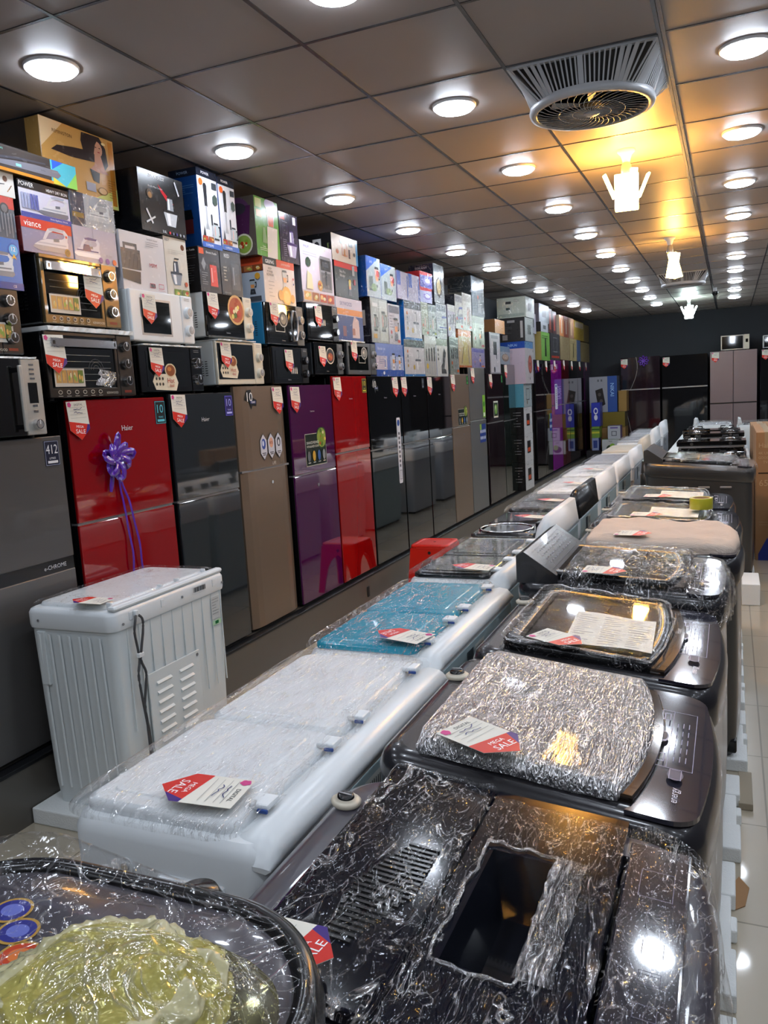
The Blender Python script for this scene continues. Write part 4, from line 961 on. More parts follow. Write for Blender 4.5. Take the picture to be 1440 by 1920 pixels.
def a_philips(A):
    A.t('PHILIPS', .2, .92, .045, '#2e3e96', .34); A.lines(.08, .82, .5, 2, .04, '#aeb0c0', .012); A.fryer(.76, .53, .62); A.e(.22, .67, .08, .08, '#1e3c2c'); A.food(.55, .32, .18, 3, '#c89a5a'); A.poly(.22, .38, .3, [(-.4, -.5), (.4, -.5), (.3, .3), (-.2, .5)], '#d8cfa8')
    A.t('XL', .75, .93, .03, '#9ac850'); A.r(.0, .02, .98, .2, '#b8b4bc'); A.foodstrip(.03, .04, .97, .18, 4, 11)
def a_sky(A): A.t('SKYWOOD', .38, .86, .09, '#4a5c94', .62); A.r(0, .60, 1, .74, '#d68a3c'); A.t('JUICER', .4, .67, .05, '#f4dcc0', .5); A.r(0, 0, 1, .58, '#34437c'); A.poly(.7, .3, .5, [(-.4, -.45), (.45, -.45), (.4, .4), (-.1, .6), (-.35, .2)], '#c9b0ac'); A.poly(.62, .22, .2, [(-.4, -.4), (.4, -.4), (.4, .4), (-.4, .4)], '#a4705c'); A.poly(.28, .22, .3, [(-.3, -.4), (.3, -.4), (.3, .4), (-.3, .4)], '#7c4a54')
def a_slice(A): A.r(0, .84, 1, 1, '#c8342c'); A.t('Slice Pro', .33, .73, .08, '#c8ccd0', .5); A.t('Blender', .33, .62, .08, '#c8ccd0', .5); A.blender(.62, .32, .5, '#8a8f94', '#5a5f64', '#2a2c2e'); A.poly(.62, .45, .24, [(-.3, -.4), (.3, -.4), (.3, .4), (-.3, .4)], '#cfb84a'); A.poly(.84, .5, .2, [(-.3, -.4), (.3, -.4), (.3, .4), (-.3, .4)], '#b0404c'); A.poly(.8, .84, .4, [(-.2, -.4), (.2, -.4), (.2, .3), (-.2, .3)], '#9aa0a4')
def a_grinder(A): A.r(.92, 0, 1, 1, '#4a90c8'); A.fr(.38, .25, .58, .75, '#c08a7a', .05); A.poly(.48, .4, .4, [(-.2, -.4), (.2, -.4), (.2, .3), (-.2, .3)], '#b07840'); A.poly(.66, .4, .5, [(-.15, -.4), (.15, -.4), (.15, .3), (-.15, .3)], '#5a4a50'); A.e(.36, .78, .06, .09, '#5c605c'); A.r(.66, .66, .8, .86, '#3f4a56'); A.e(.2, .36, .05, .09, '#a85a30'); A.e(.85, .4, .04, .08, '#504a48')
def s_grinder(A): A.r(.1, .2, .35, .7, '#c8c8ca'); A.r(.45, .3, .7, .8, '#c8c8ca'); A.t('GEEPAS', .9, .5, .05, '#9ab06a', rot=-PI / 2); A.e(.22, .45, .06, .12, '#5a2c2c'); A.e(.57, .55, .08, .16, '#3a3a3c')
def a_bluewide(A): A.r(0, 0, 1, 1, '#6f86cc'); A.r(0, 0, 1, .2, '#2f56b0'); A.r(.0, .2, .38, .62, '#c4c0d4'); A.r(.5, .2, 1, .62, '#a9b8dc'); A.t('Blender set', .2, .84, .09, '#cfdcf8', .3); A.blender(.62, .46, .56, '#c6d2e6', '#dfe4ee'); A.blender(.84, .44, .5, '#c6d2e6', '#dfe4ee'); A.kettle(.3, .4, .3, '#8296c8', '#dfe4ee'); A.lines(.1, .5, .3, 3, .06, '#8a94b8', .015); A.e(.24, .1, .03, .05, '#dfe8ff')
def a_clearbox(c1='#a9b4b0', c2='#7c8a90', it='blender', acc='#c8442c', seed=1):
    def f(A):
        rr = random.Random(seed); A.r(.05, .78, .95, .96, c2); A.lines(.1, .7, .5, 5, .07, c2, .012)
        getattr(A, it)(.62, .38, .62, c1, c2) if it != 'stick' else [A.stick(.2 + .2 * i, .4, .6, '#34383c') for i in range(4)]
        A.c(.2, .3, .05, acc); A.c(.2, .18, .04, '#5a6a50'); A.r(.7, .05, .93, .12, acc)
    return f
def a_refu(A): A.r(.0, 0, .02, 1, '#8c9094'); A.r(.05, .1, .45, .95, '#a8b0aa'); A.r(.5, .05, .96, .95, '#b9c2bc'); A.kettle(.25, .45, .4, '#7a8478', '#4c5450'); A.kettle(.72, .5, .5, '#8a948c', '#4c5450'); A.r(.1, .8, .4, .88, '#cfd4d0'); A.r(.1, .1, .3, .2, '#c8a04a')
def s_refu(A): A.t('REFU', .5, .9, .06, '#cfcfcf', .8); A.r(.3, .38, .8, .72, '#c8c8c4'); A.poly(.55, .52, .2, [(-.5, -.4), (.5, -.4), (.4, .4), (-.4, .4)], '#3a2a20'); A.c(.6, .24, .04, '#b85a3a'); A.r(.1, .15, .95, .155, '#c8c8c4'); A.c(.5, .07, .03, '#c8c8c4')
def a_blueA(A): A.p([(0, .62), (.75, .95), (.75, 1), (0, 1)], '#2f68cc'); A.t('Juicer', .35, .87, .07, '#dfe8fa', .5); A.poly(.3, .36, .4, [(-.3, -.5), (.3, -.5), (.3, .4), (-.3, .4)], '#5a6a64'); A.blender(.72, .5, .6, '#d8b8b0', '#b8c4c0'); A.poly(.78, .6, .22, [(-.4, -.2), (0, -.5), (.4, -.2), (.3, .4), (-.3, .4)], '#cf4a44'); A.e(.5, .25, .2, .1, '#7c9a6a')
def s_blueA(A): A.t('Juicer', .5, .85, .05, '#cfe0fa', .8); A.poly(.5, .4, .4, [(-.4, -.5), (.4, -.5), (.25, .4), (-.25, .4)], '#b8c0c8'); A.c(.5, .45, .08, '#c24a3a')
def a_lil(A): A.r(.0, .5, .3, 1, '#4a68c0'); A.t('Dry iron', .6, .75, .07, '#7a80b8', .5); A.lines(.45, .6, .85, 4, .1, '#a2a6cc', .02); A.r(.86, .1, .94, .9, '#3f60b8')
def a_bigblue(A): A.r(0, .80, 1, 1, '#33393c'); A.t('DAWLANCE', .45, .9, .06, '#7c8488', .5); A.chopper(.66, .44, .60, '#c2c6ca', '#a9adb2', '#5a5e64'); A.r(0, 0, 1, .06, '#2f74b8'); [A.c(.16, .68 - .13 * i, .045, c) for i, c in enumerate(('#c87a4a', '#6a7480', '#8a8e92', '#a08a4a'))]; A.c(.45, .25, .07, '#b8a04a')
def a_knife(A): [A.stick(.16 + .22 * i, .36, .62 + .04 * i, '#2a2c30') for i in range(4)]; A.c(.2, .25, .07, '#d8b83a'); A.r(.0, .8, 1, 1, '#c4ccc8')
def a_mincer(A): A.r(0, .82, 1, 1, '#8a9a8c'); A.poly(.62, .42, .7, [(-.3, -.5), (.3, -.5), (.25, -.35), (.05, -.3), (.3, .3), (.1, .5), (-.05, .3), (-.15, -.1), (-.3, -.2)], '#3c4044'); [A.c(.16, .7 - .12 * i, .04, '#3a3e44') for i in range(3)]
def a_rb(A): A.p([(0, .75), (1, .85), (1, 1), (0, 1)], '#c83a44'); A.e(.55, .42, .32, .22, '#8a84c8'); A.e(.6, .46, .2, .14, '#d0d4f0'); A.t('IRON', .45, .7, .09, '#e8e8f4', .4)
def a_sok(A): A.r(0, .8, 1, .98, '#5c6468'); A.e(.5, .42, .28, .28, '#3a342c'); A.e(.48, .42, .2, .2, '#b8a878'); A.ln((.6, .5), (.75, .8), .04, '#3a3632')
def s_sok(A): A.t('SOKANY', .52, .9, .06, '#c8ccd8', .8); A.lines(.1, .78, .8, 3, .05, '#4a5068', .012)
def a_orange(A): A.r(0, .82, 1, 1, '#c8743a'); A.poly(.5, .42, .8, [(-.3, -.45), (.35, -.45), (.28, .3), (-.25, .35)], '#b4a860'); A.ln((.2, .1), (.4, .6), .03, '#4a4a2a'); A.ln((.8, .1), (.75, .6), .03, '#4a4a2a'); A.r(0, 0, 1, .05, '#b8622c')
def a_hb(A): A.r(.08, .66, .5, .9, '#8a969c'); A.c(.5, .5, .05, '#c25a3a'); A.poly(.6, .3, .5, [(-.25, -.4), (.3, -.4), (.2, .3), (-.2, .3)], '#7e8a90'); A.lines(.12, .42, .4, 5, .07, '#7c888e', .012)
def s_hb(A): A.t('Chopper', .35, .82, .04, '#6a727a', .4); A.lines(.1, .72, .6, 3, .05, '#5a626a', .012)
def a_ht(A): A.r(.08, .03, .95, .97, '#b9bcc6'); A.poly(.5, .62, .4, [(-.4, -.4), (.4, -.4), (.4, .4), (-.4, .4)], '#3a3e46'); A.stick(.62, .35, .4, '#2c2e34'); A.c(.4, .1, .07, '#4a4e56'); A.r(.15, .85, .8, .93, '#8a8e98')
def a_hv(A): A.r(0, .7, 1, 1, '#5a748c'); A.e(.5, .38, .36, .22, '#6a5c50'); A.e(.5, .42, .3, .15, '#9a8a7c')
B = [
 (2.586, 2.784, 2.34, 2.56, -2.90, .22, 'blue steam iron carton with a gold ribbon medal numbered 12', '#3f78c8', '#2a5298', a_iron12, None, 0),
 (2.66, 2.801, 2.561, 2.743, -2.92, .22, 'red and silver striped carton on the blue iron carton', '#59626c', '#8a2c28', a_clipper, None, 0),
 (2.704, 2.818, 2.744, 2.849, -2.92, .16, 'tiny white carton with a brown round seal, topmost at the left edge', '#dcd8d0', '#b08a62', a_smallw, None, 0),
 (2.805, 3.114, 2.519, 2.671, -2.90, .20, 'red-topped dry iron carton with a big white iron, on the bronze oven', '#8a86a4', '#7a3030', a_dawiron, None, 0),
 (3.117, 3.423, 2.519, 2.686, -2.90, .20, 'pale lilac carton with a blue steam iron, on the bronze oven', '#a9a8bc', '#8a8a9c', a_sc, None, 0),
 (2.822, 3.128, 2.672, 2.835, -2.91, .20, 'heavy dry iron carton with a black top band and blue bottom band', '#cfccdc', '#1b1c22', a_poweriron, None, 0),
 (3.132, 3.44, 2.687, 2.848, -2.91, .20, 'grey iron carton wrapped in crinkled clear plastic', '#a9b0b8', '#6a727c', a_wrapiron, None, 1),
 (2.68, 3.186, 2.849, 2.960, -2.90, .10, 'flat holographic hair straightener carton with rainbow right end', '#4a4644', '#8a6a3a', a_straight, None, 0),
 (3.102, 3.611, 2.849, 3.20, -3.02, .09, 'big shiny gold carton picturing a woman with long dark hair', '#c69a58', '#8a6a3a', a_rem, None, 0),
 (3.443, 3.809, 2.415, 2.717, -2.90, .28, 'white sandwich toaster carton with red lettering', '#cfccce', '#b8b4b8', a_mpm, None, 0),
 (3.845, 4.055, 2.415, 2.75, -2.93, .20, 'narrow beige chopper carton with food photos along the bottom', '#c9c4b8', '#a8a298', a_rest, None, 0),
 (3.662, 4.059, 2.751, 3.077, -2.92, .26, 'black meat grinder carton with a steel bowl and red beam', '#1a1b1e', '#101114', a_silver, None, 0),
 (4.125, 4.346, 2.467, 2.73, -2.90, .17, 'dark grey electric kettle carton showing a red kettle', '#38363a', '#15161a', a_kettle, s_kettle, 0),
 (4.349, 4.584, 2.467, 2.742, -2.90, .17, 'dark grey carton with a grey cylinder picture beside the red kettle one', '#414143', '#26262a', a_red, None, 0),
 (4.174, 4.383, 2.731, 3.187, -2.90, .20, 'tall white hand blender carton with a blue side, left of its twin', '#d4d6dc', '#16407c', a_powerstick, s_powerstick, 0),
 (4.387, 4.575, 2.743, 3.179, -2.90, .20, 'tall white hand blender carton standing right of its blue-sided twin', '#d4d6dc', '#16407c', a_powerstick, s_powerstick, 0),
 (4.854, 5.286, 2.466, 2.767, -2.90, .30, 'juice blender carton with black and orange top band and yellow drinks', '#dccfc6', '#b4bcc8', a_geepas, s_geepas, 0),
 (4.798, 5.111, 2.768, 3.151, -2.90, .26, 'bright green blender carton with a smoothie glass on its side', '#5f9e3e', '#5a5048', a_green, s_green, 0),
 (5.115, 5.384, 2.768, 3.108, -2.90, .20, 'dark violet chopper carton with a purple and steel appliance', '#2a2438', '#16141c', a_purple, None, 0),
 (5.388, 5.922, 2.51, 2.956, -2.90, .28, 'large lilac-white air fryer carton with food photos below', '#cfcadc', '#75757a', a_philips, None, 0),
 (5.926, 6.439, 2.256, 2.6, -2.90, .22, 'juicer carton, white above an orange band and blue below', '#c9c4d4', '#9aa0c0', a_sky, None, 0),
 (5.947, 6.389, 2.601, 2.881, -2.90, .26, 'dark slicer blender carton with a red top band', '#3f4a4c', '#1c1c20', a_slice, None, 0),
 (5.924, 6.414, 2.882, 3.091, -2.90, .30, 'cream grinder carton with a black side, top of its stack', '#cbc5bc', '#19191b', a_grinder, s_grinder, 0),
 (6.676, 7.333, 1.966, 2.261, -2.90, .26, 'wide blue and lilac blender carton standing on the black fridges', '#6f86cc', '#4a62a8', a_bluewide, None, 1),
 (6.61, 7.009, 2.262, 2.655, -2.90, .26, 'grey-green kettle carton with a black side', '#98a29c', '#16161a', a_refu, s_refu, 1),
 (7.013, 7.3, 2.262, 2.63, -2.90, .20, 'white carton with small black cone pictures, right of the black-sided one', '#b9b8c0', '#8a8a92', a_clearbox('#a9a4a8', '#5a5660', 'blender', '#b04a3a', 2), None, 1),
 (6.572, 6.887, 2.656, 3.002, -2.90, .28, 'silver juicer carton with bright blue side, on the black-sided carton', '#a4b4b8', '#1c58b0', a_blueA, s_blueA, 1),
 (6.891, 7.245, 2.656, 2.973, -2.90, .28, 'silver juicer carton, the right one of the blue-cornered pair', '#a4b4b8', '#1c58b0', a_blueA, None, 1),
 (7.364, 7.933, 1.966, 2.321, -2.90, .26, 'big chopper carton with vivid blue side, lower of two', '#c4c6cc', '#0f62b4', a_bigblue, None, 1),
 (7.416, 7.893, 2.322, 2.696, -2.90, .26, 'big chopper carton with vivid blue side, upper of two', '#c4c6cc', '#0f62b4', a_bigblue, None, 1),
 (7.283, 7.576, 2.697, 2.958, -2.90, .24, 'lilac carton with a blue stripe, left of the lilac pair', '#b0aeca', '#9a98b8', a_lil, None, 1),
 (7.58, 7.887, 2.697, 2.961, -2.90, .24, 'lilac carton with a blue stripe, right of the lilac pair', '#b0aeca', '#9a98b8', a_lil, None, 1),
 (7.937, 8.3, 1.966, 2.384, -2.90, .22, 'silvery carton with a row of dark knives', '#b4b8b4', '#7c8480', a_knife, None, 1),
 (8.304, 8.685, 1.966, 2.368, -2.90, .22, 'white carton with a tall black meat mincer picture', '#c8ccca', '#3a5cb0', a_mincer, None, 1),
 (7.895, 8.101, 2.385, 2.719, -2.90, .20, 'narrow pale green carton above the knives carton', '#aab8a4', '#6a766c', a_clearbox('#a4b09c', '#8a967e', 'kettle', '#c86a5a', 3), None, 1),
 (8.106, 8.356, 2.385, 2.71, -2.90, .20, 'narrow grey-green carton below the red and blue carton', '#9aa8a0', '#5a665e', a_clearbox('#a4b0a4', '#6a7a76', 'kettle', '#8a9a4a', 4), None, 1),
 (8.358, 8.70, 2.369, 2.746, -2.90, .20, 'wide silver-green glossy carton below the tall black-sided one', '#a2aeb0', '#56606a', a_clearbox('#98a4a8', '#6c7a80', 'iron', '#9aa4a8', 5), None, 1),
 (8.737, 9.006, 2.409, 2.76, -2.90, .20, 'lilac carton with small knives, right of the wide silver-green one', '#b0aec0', '#6a6878', a_knife, None, 1),
 (7.891, 8.257, 2.72, 2.869, -2.90, .26, 'blue and white iron carton under the red-topped one', '#a9b0dc', '#2c3c94', a_rb, None, 1),
 (7.906, 8.282, 2.87, 3.027, -2.90, .26, 'red-topped blue iron carton on a blue and white one', '#5a58a8', '#b82c34', a_rb, None, 1),
 (8.327, 8.664, 2.747, 3.153, -2.90, .28, 'tall carton with navy lettered side rising above the others', '#8c9494', '#222638', a_sok, s_sok, 1),
 (8.759, 9.092, 1.991, 2.408, -2.90, .22, 'slim olive grey carton beside the orange one', '#7c8a86', '#4c5854', a_clearbox('#8a9890', '#4c5a58', 'stick', '#b0582c', 6), None, 1),
 (9.1, 9.599, 2.071, 2.508, -2.90, .22, 'orange-edged yellow juicer carton on the bronze and silver fridges', '#b9a878', '#c8743a', a_orange, None, 1),
 (9.603, 10.179, 2.071, 2.312, -2.90, .22, 'low purple and orange carton on the silver fridge', '#8a84b4', '#5a2c5c', a_clearbox('#b4a8c8', '#5a5aa8', 'blender', '#c8743a', 7), None, 1),
 (9.02, 9.305, 2.509, 2.898, -2.90, .22, 'silver-white glossy carton above the orange-edged one, left', '#b8bcb8', '#2a2e36', a_clearbox('#7a8088', '#8a9094', 'iron', '#c8442c', 8), None, 1),
 (9.309, 9.674, 2.509, 2.94, -2.90, .22, 'silver-white glossy carton with red foot above the orange-edged one, right', '#b8bab4', '#7a807c', a_clearbox('#8a7868', '#9a9c94', 'kettle', '#c8342c', 9), None, 1),
 (9.683, 10.202, 2.313, 2.702, -2.90, .24, 'pale green silver carton at the foot of the tall dark carton', '#a4b4a4', '#7a8a7c', a_clearbox('#b8c4b4', '#8a9a8c', 'blender', '#b04a5a', 10), None, 1),
 (9.7, 10.242, 2.703, 3.178, -2.90, .30, 'large slate grey carton highest above the silver fridge', '#5c6a72', '#30383f', a_hb, s_hb, 1),
 (10.424, 10.955, 2.001, 2.542, -2.90, .24, 'charcoal carton with a white front showing kitchen tools', '#8f929c', '#2c2c32', a_ht, None, 0),
 (10.96, 11.481, 2.131, 2.376, -2.90, .24, 'small blue-grey carton on the green-black fridge', '#7c8a98', '#5a6876', a_hv, None, 0),
 (10.731, 11.239, 2.543, 2.727, -2.90, .26, 'orange carton on the charcoal tools carton', '#b87a34', '#8a6a4a', None, None, 0),
 # the tall column that stands on the platform
]
for y0, y1, z0, z1, X, d, lab, f, s_, af, as_, wr in B:
    carton(y0, y1, z0, z1, X, d, lab, f, s_, af, as_, gloss=.25, wrap=bool(wr))
foam_sheet(-3.1, 5.93, -2.87, 6.40, 2.2445, 2.2555, 'white foam sheet below the orange and blue juicer carton')
# tall column of cartons standing on the platform
def a_spk(A): A.r(.0, 0, 1, 1, '#c4c6c8'); A.r(.3, .3, .7, .75, '#1c1c1e'); A.r(.35, .35, .65, .5, '#c8502c'); A.t('SOUND', .3, .9, .05, '#4a4c50', .4)
def s_spk(A): A.lines(.2, .8, .8, 6, .1, '#8a8c90', .02)
def a_fan(A): A.r(0, .84, 1, 1, '#3f7ab8'); A.e(.6, .46, .26, .22, '#8a4c3c'); A.e(.6, .46, .20, .17, '#b8645a'); A.e(.6, .46, .06, .05, '#3a2c2c'); A.c(.55, .12, .035, '#3a3c44')
def s_fan(A): A.r(0, .84, 1, 1, '#24489c'); A.t('NIKAI', .5, .92, .06, '#9ac0f0', .6); A.lines(.08, .78, .5, 6, .04, '#8a8ea4', .012); A.e(.2, .3, .2, .09, '#8a4c5c'); A.e(.2, .3, .14, .065, '#a8647a')
def a_hp(A): A.fr(.3, .3, .7, .8, '#3a3e44', .04); A.c(.4, .2, .08, '#6a5c4c')
def s_dk(A): A.r(.3, .8, .6, .9, '#8a8c90'); A.r(.82, .15, .92, .85, '#9a9c9e'); A.r(.1, .08, .3, .3, '#7c7c80'); A.lines(.05, .6, .5, 5, .06, '#54565a', .015)
def a_oven(A): A.r(.3, .3, .7, .7, '#4c5054')
def s_wh(A): A.r(.3, .68, .5, .8, '#34383c'); A.r(.25, .32, .55, .6, '#9aa8a4'); A.r(.32, .38, .46, .5, '#3a4a4c'); A.r(.05, .05, .95, .2, '#8a9a94'); A.lines(.6, .85, .8, 2, .08, '#7c8884', .02)
GC = 'cartons in the tall column between the fridges'
carton(11.69, 12.24, .281, .70, -2.78, .2, 'lowest white and black speaker carton of the tall column', '#c4c6c8', '#1a1a1c', a_spk, s_spk, .3, group=GC)
carton(11.69, 12.25, .701, 1.11, -2.78, .2, 'second white and black speaker carton from the platform', '#c4c6c8', '#1a1a1c', a_spk, s_spk, .3, group=GC)
carton(11.69, 12.24, 1.111, 1.51, -2.78, .2, 'third white and black speaker carton under the light blue one', '#c4c6c8', '#1a1a1c', a_spk, s_spk, .3, group=GC)
carton(11.69, 12.22, 1.511, 1.85, -2.77, .24, 'light blue headphone carton in the middle of the tall column', '#9aa8ac', '#4f90aa', a_hp, None, .3, group=GC)
carton(11.69, 12.20, 1.851, 2.46, -2.73, .36, 'pink-white fan carton with a blue top band in the tall column', '#b4b2b8', '#b4acc0', a_fan, s_fan, .3, group=GC)
carton(11.69, 12.22, 2.461, 2.80, -2.72, .37, 'charcoal oven carton second from the top of the tall column', '#9ea4aa', '#2e2f31', a_oven, s_dk, .3, group=GC)
carton(11.68, 12.24, 2.801, 3.09, -2.70, .42, 'pale green-white microwave carton on top of the tall column', '#b4c0ba', '#a3b0a9', a_oven, s_wh, .25, group=GC, wrap=True)
carton(11.49, 11.63, 2.131, 2.40, -3.05, .20, 'small white carton half behind the blue-grey one', '#a9adb4', '#8a7c84', None, None, .3)
# far cartons above the last fridges
FB = 'far cartons above the last fridges'
def a_g(c): return lambda A: (A.poly(.5, .5, .7, [(-.2, -.5), (.2, -.5), (.15, .4), (-.15, .4)], c), A.lines(.1, .85, .8, 2, .07, c, .02))
for y0, y1, z0, z1, X, d, lab, f, s_, af in [
    (13.0, 13.5, 2.231, 2.66, -2.98, .24, 'white carton at the back left of the tan and green one', '#a4a8ae', '#8a8e94', a_oven),
    (13.52, 14.2, 2.231, 2.70, -2.88, .42, 'carton with tan side and green front on the far black fridge', '#6a9c44', '#a09458', a_g('#1c2418')),
    (13.52, 14.1, 2.701, 2.86, -2.88, .28, 'small white and black carton on the green-fronted one', '#a0a2a8', '#26262a', a_oven),
    (13.5, 14.3, 2.861, 3.16, -2.90, .34, 'large silver-wrapped carton under the ceiling past the column', '#8e949a', '#7c7c88', a_oven),
    (13.0, 13.49, 2.661, 2.98, -2.95, .22, 'lilac-white carton just right of the column top', '#9c9ca8', '#8a8a98', a_oven),
    (14.27, 15.1, 2.251, 2.72, -2.88, .3, 'charcoal carton with a framed oven picture on the violet fridge', '#3c3a3e', '#2c2a2e', lambda A: (A.fr(.3, .3, .7, .85, '#8c8c90', .03), A.r(.1, .08, .9, .16, '#a83c2c'))),
    (14.32, 14.66, 2.721, 3.14, -2.92, .25, 'dark red and black carton, left of two under the ceiling', '#5a3836', '#3a2426', a_g('#c05a44')),
    (14.68, 15.05, 2.721, 3.12, -2.92, .25, 'dark red and black carton, right of two under the ceiling', '#4c3236', '#3a2426', a_g('#b04e40')),
    (15.15, 16.1, 2.271, 2.70, -2.88, .3, 'plain tan carton on the far dark red fridge', '#8a7a5c', '#7c6c50', None),
    (16.12, 16.9, 2.271, 2.70, -2.88, .3, 'tan carton with dark labels, middle of the far lower row', '#94845f', '#7c6c50', a_g('#4c4434')),
    (16.92, 17.35, 2.271, 2.70, -2.88, .3, 'blue-grey slim carton in the far lower row', '#4c5c7c', '#44526c', None),
    (17.37, 18.5, 2.271, 2.68, -2.88, .3, 'brown carton at the end of the far lower row', '#7c6c4c', '#6c5c40', None),
    (15.12, 15.55, 2.701, 3.08, -2.88, .3, 'orange and white carton, first of the far upper row', '#b8784c', '#c8b8a4', a_g('#c8b8a8')),
    (15.57, 16.0, 2.701, 3.09, -2.88, .3, 'red and grey carton, second of the far upper row', '#8c4a3c', '#7c3c34', a_g('#bcb0a4')),
    (16.02, 16.6, 2.701, 3.09, -2.88, .3, 'pinkish tan carton, third of the far upper row', '#8c6a58', '#7c5c4c', a_g('#b8a080')),
    (16.62, 17.8, 2.701, 3.08, -2.88, .3, 'wide yellow-brown carton in the far upper row', '#8c7430', '#a0703c', lambda A: A.r(.1, .65, .95, .95, '#a09080')),
    (17.82, 18.5, 2.701, 3.06, -2.88, .3, 'dull brown carton at the end of the far upper row', '#6c5c3c', '#5c4c34', None)]:
    carton(y0, y1, z0, z1, X, d, lab, f, s_, af, None, .35, group=FB)
# ------------------------------------------------------------------ top loading machines (root at back edge centre; +x is the front)
def outline(D, W, ins=0.0, bulge=.03, r=.06, n=6, back=0.0):
    pts = []
    x0, x1 = back + ins, D - ins; hw = W / 2 - ins
    base = rrect(x0, -hw, x1, hw, r, n)
    k = max(3, n)
    out = []
    for x, y in base: out.append((x, y))
    # bulge front: shift x by profile where x close to front
    res = []
    m = len(out)
    for i in range(m):
        a, b = out[i], out[(i + 1) % m]
        q = 14 if i % (n + 1) == n else 1
        for j in range(q):
            x = a[0] + (b[0] - a[0]) * j / q; y = a[1] + (b[1] - a[1]) * j / q
            t = max(0, (x - D * .55) / (D * .45))
            res.append((x + bulge * (1 - (y / (W / 2)) ** 2) * t, y))
    return res
def L3(o, z): return [(x, y, z) for x, y in o]
MG = 'black top loading washing machines in the right centre row'
def slope_warp(D, k, zmin=.7, zmax=.85):
    def f(x, y, z):
        t = min(1, max(0, (z - zmin) / (zmax - zmin)))
        return (x, y, z - k * max(0, x) / D * t)
    return f
def panel_print(A, style=0):
    """A: u along machine width (0..1), v from lid to front edge"""
    c = '#8f8ca6'
    A.fr(.30, .20, .86, .84, c, .012); A.fr(.30, .62, .86, .84, c, .012)
    for i in range(5):
        A.r(.36 + .08 * i, .52, .40 + .08 * i, .535, c)
        A.r(.36 + .08 * i, .42, .41 + .08 * i, .435, c); A.r(.36 + .08 * i, .32, .41 + .08 * i, .335, c)
    A.fr(.33, .67, .40, .79, c, .02); A.e(.56, .73, .05, .08, '#b9b8cc'); A.e(.565, .735, .04, .06, '#3a3848'); A.fr(.73, .67, .80, .79, c, .02)
    A.e(.23, .46, .045, .13, '#4b485c'); A.fr(.19, .36, .27, .56, c, .015)
    A.t('energy', .07, .40, .13, '#cfcdd8', .11)
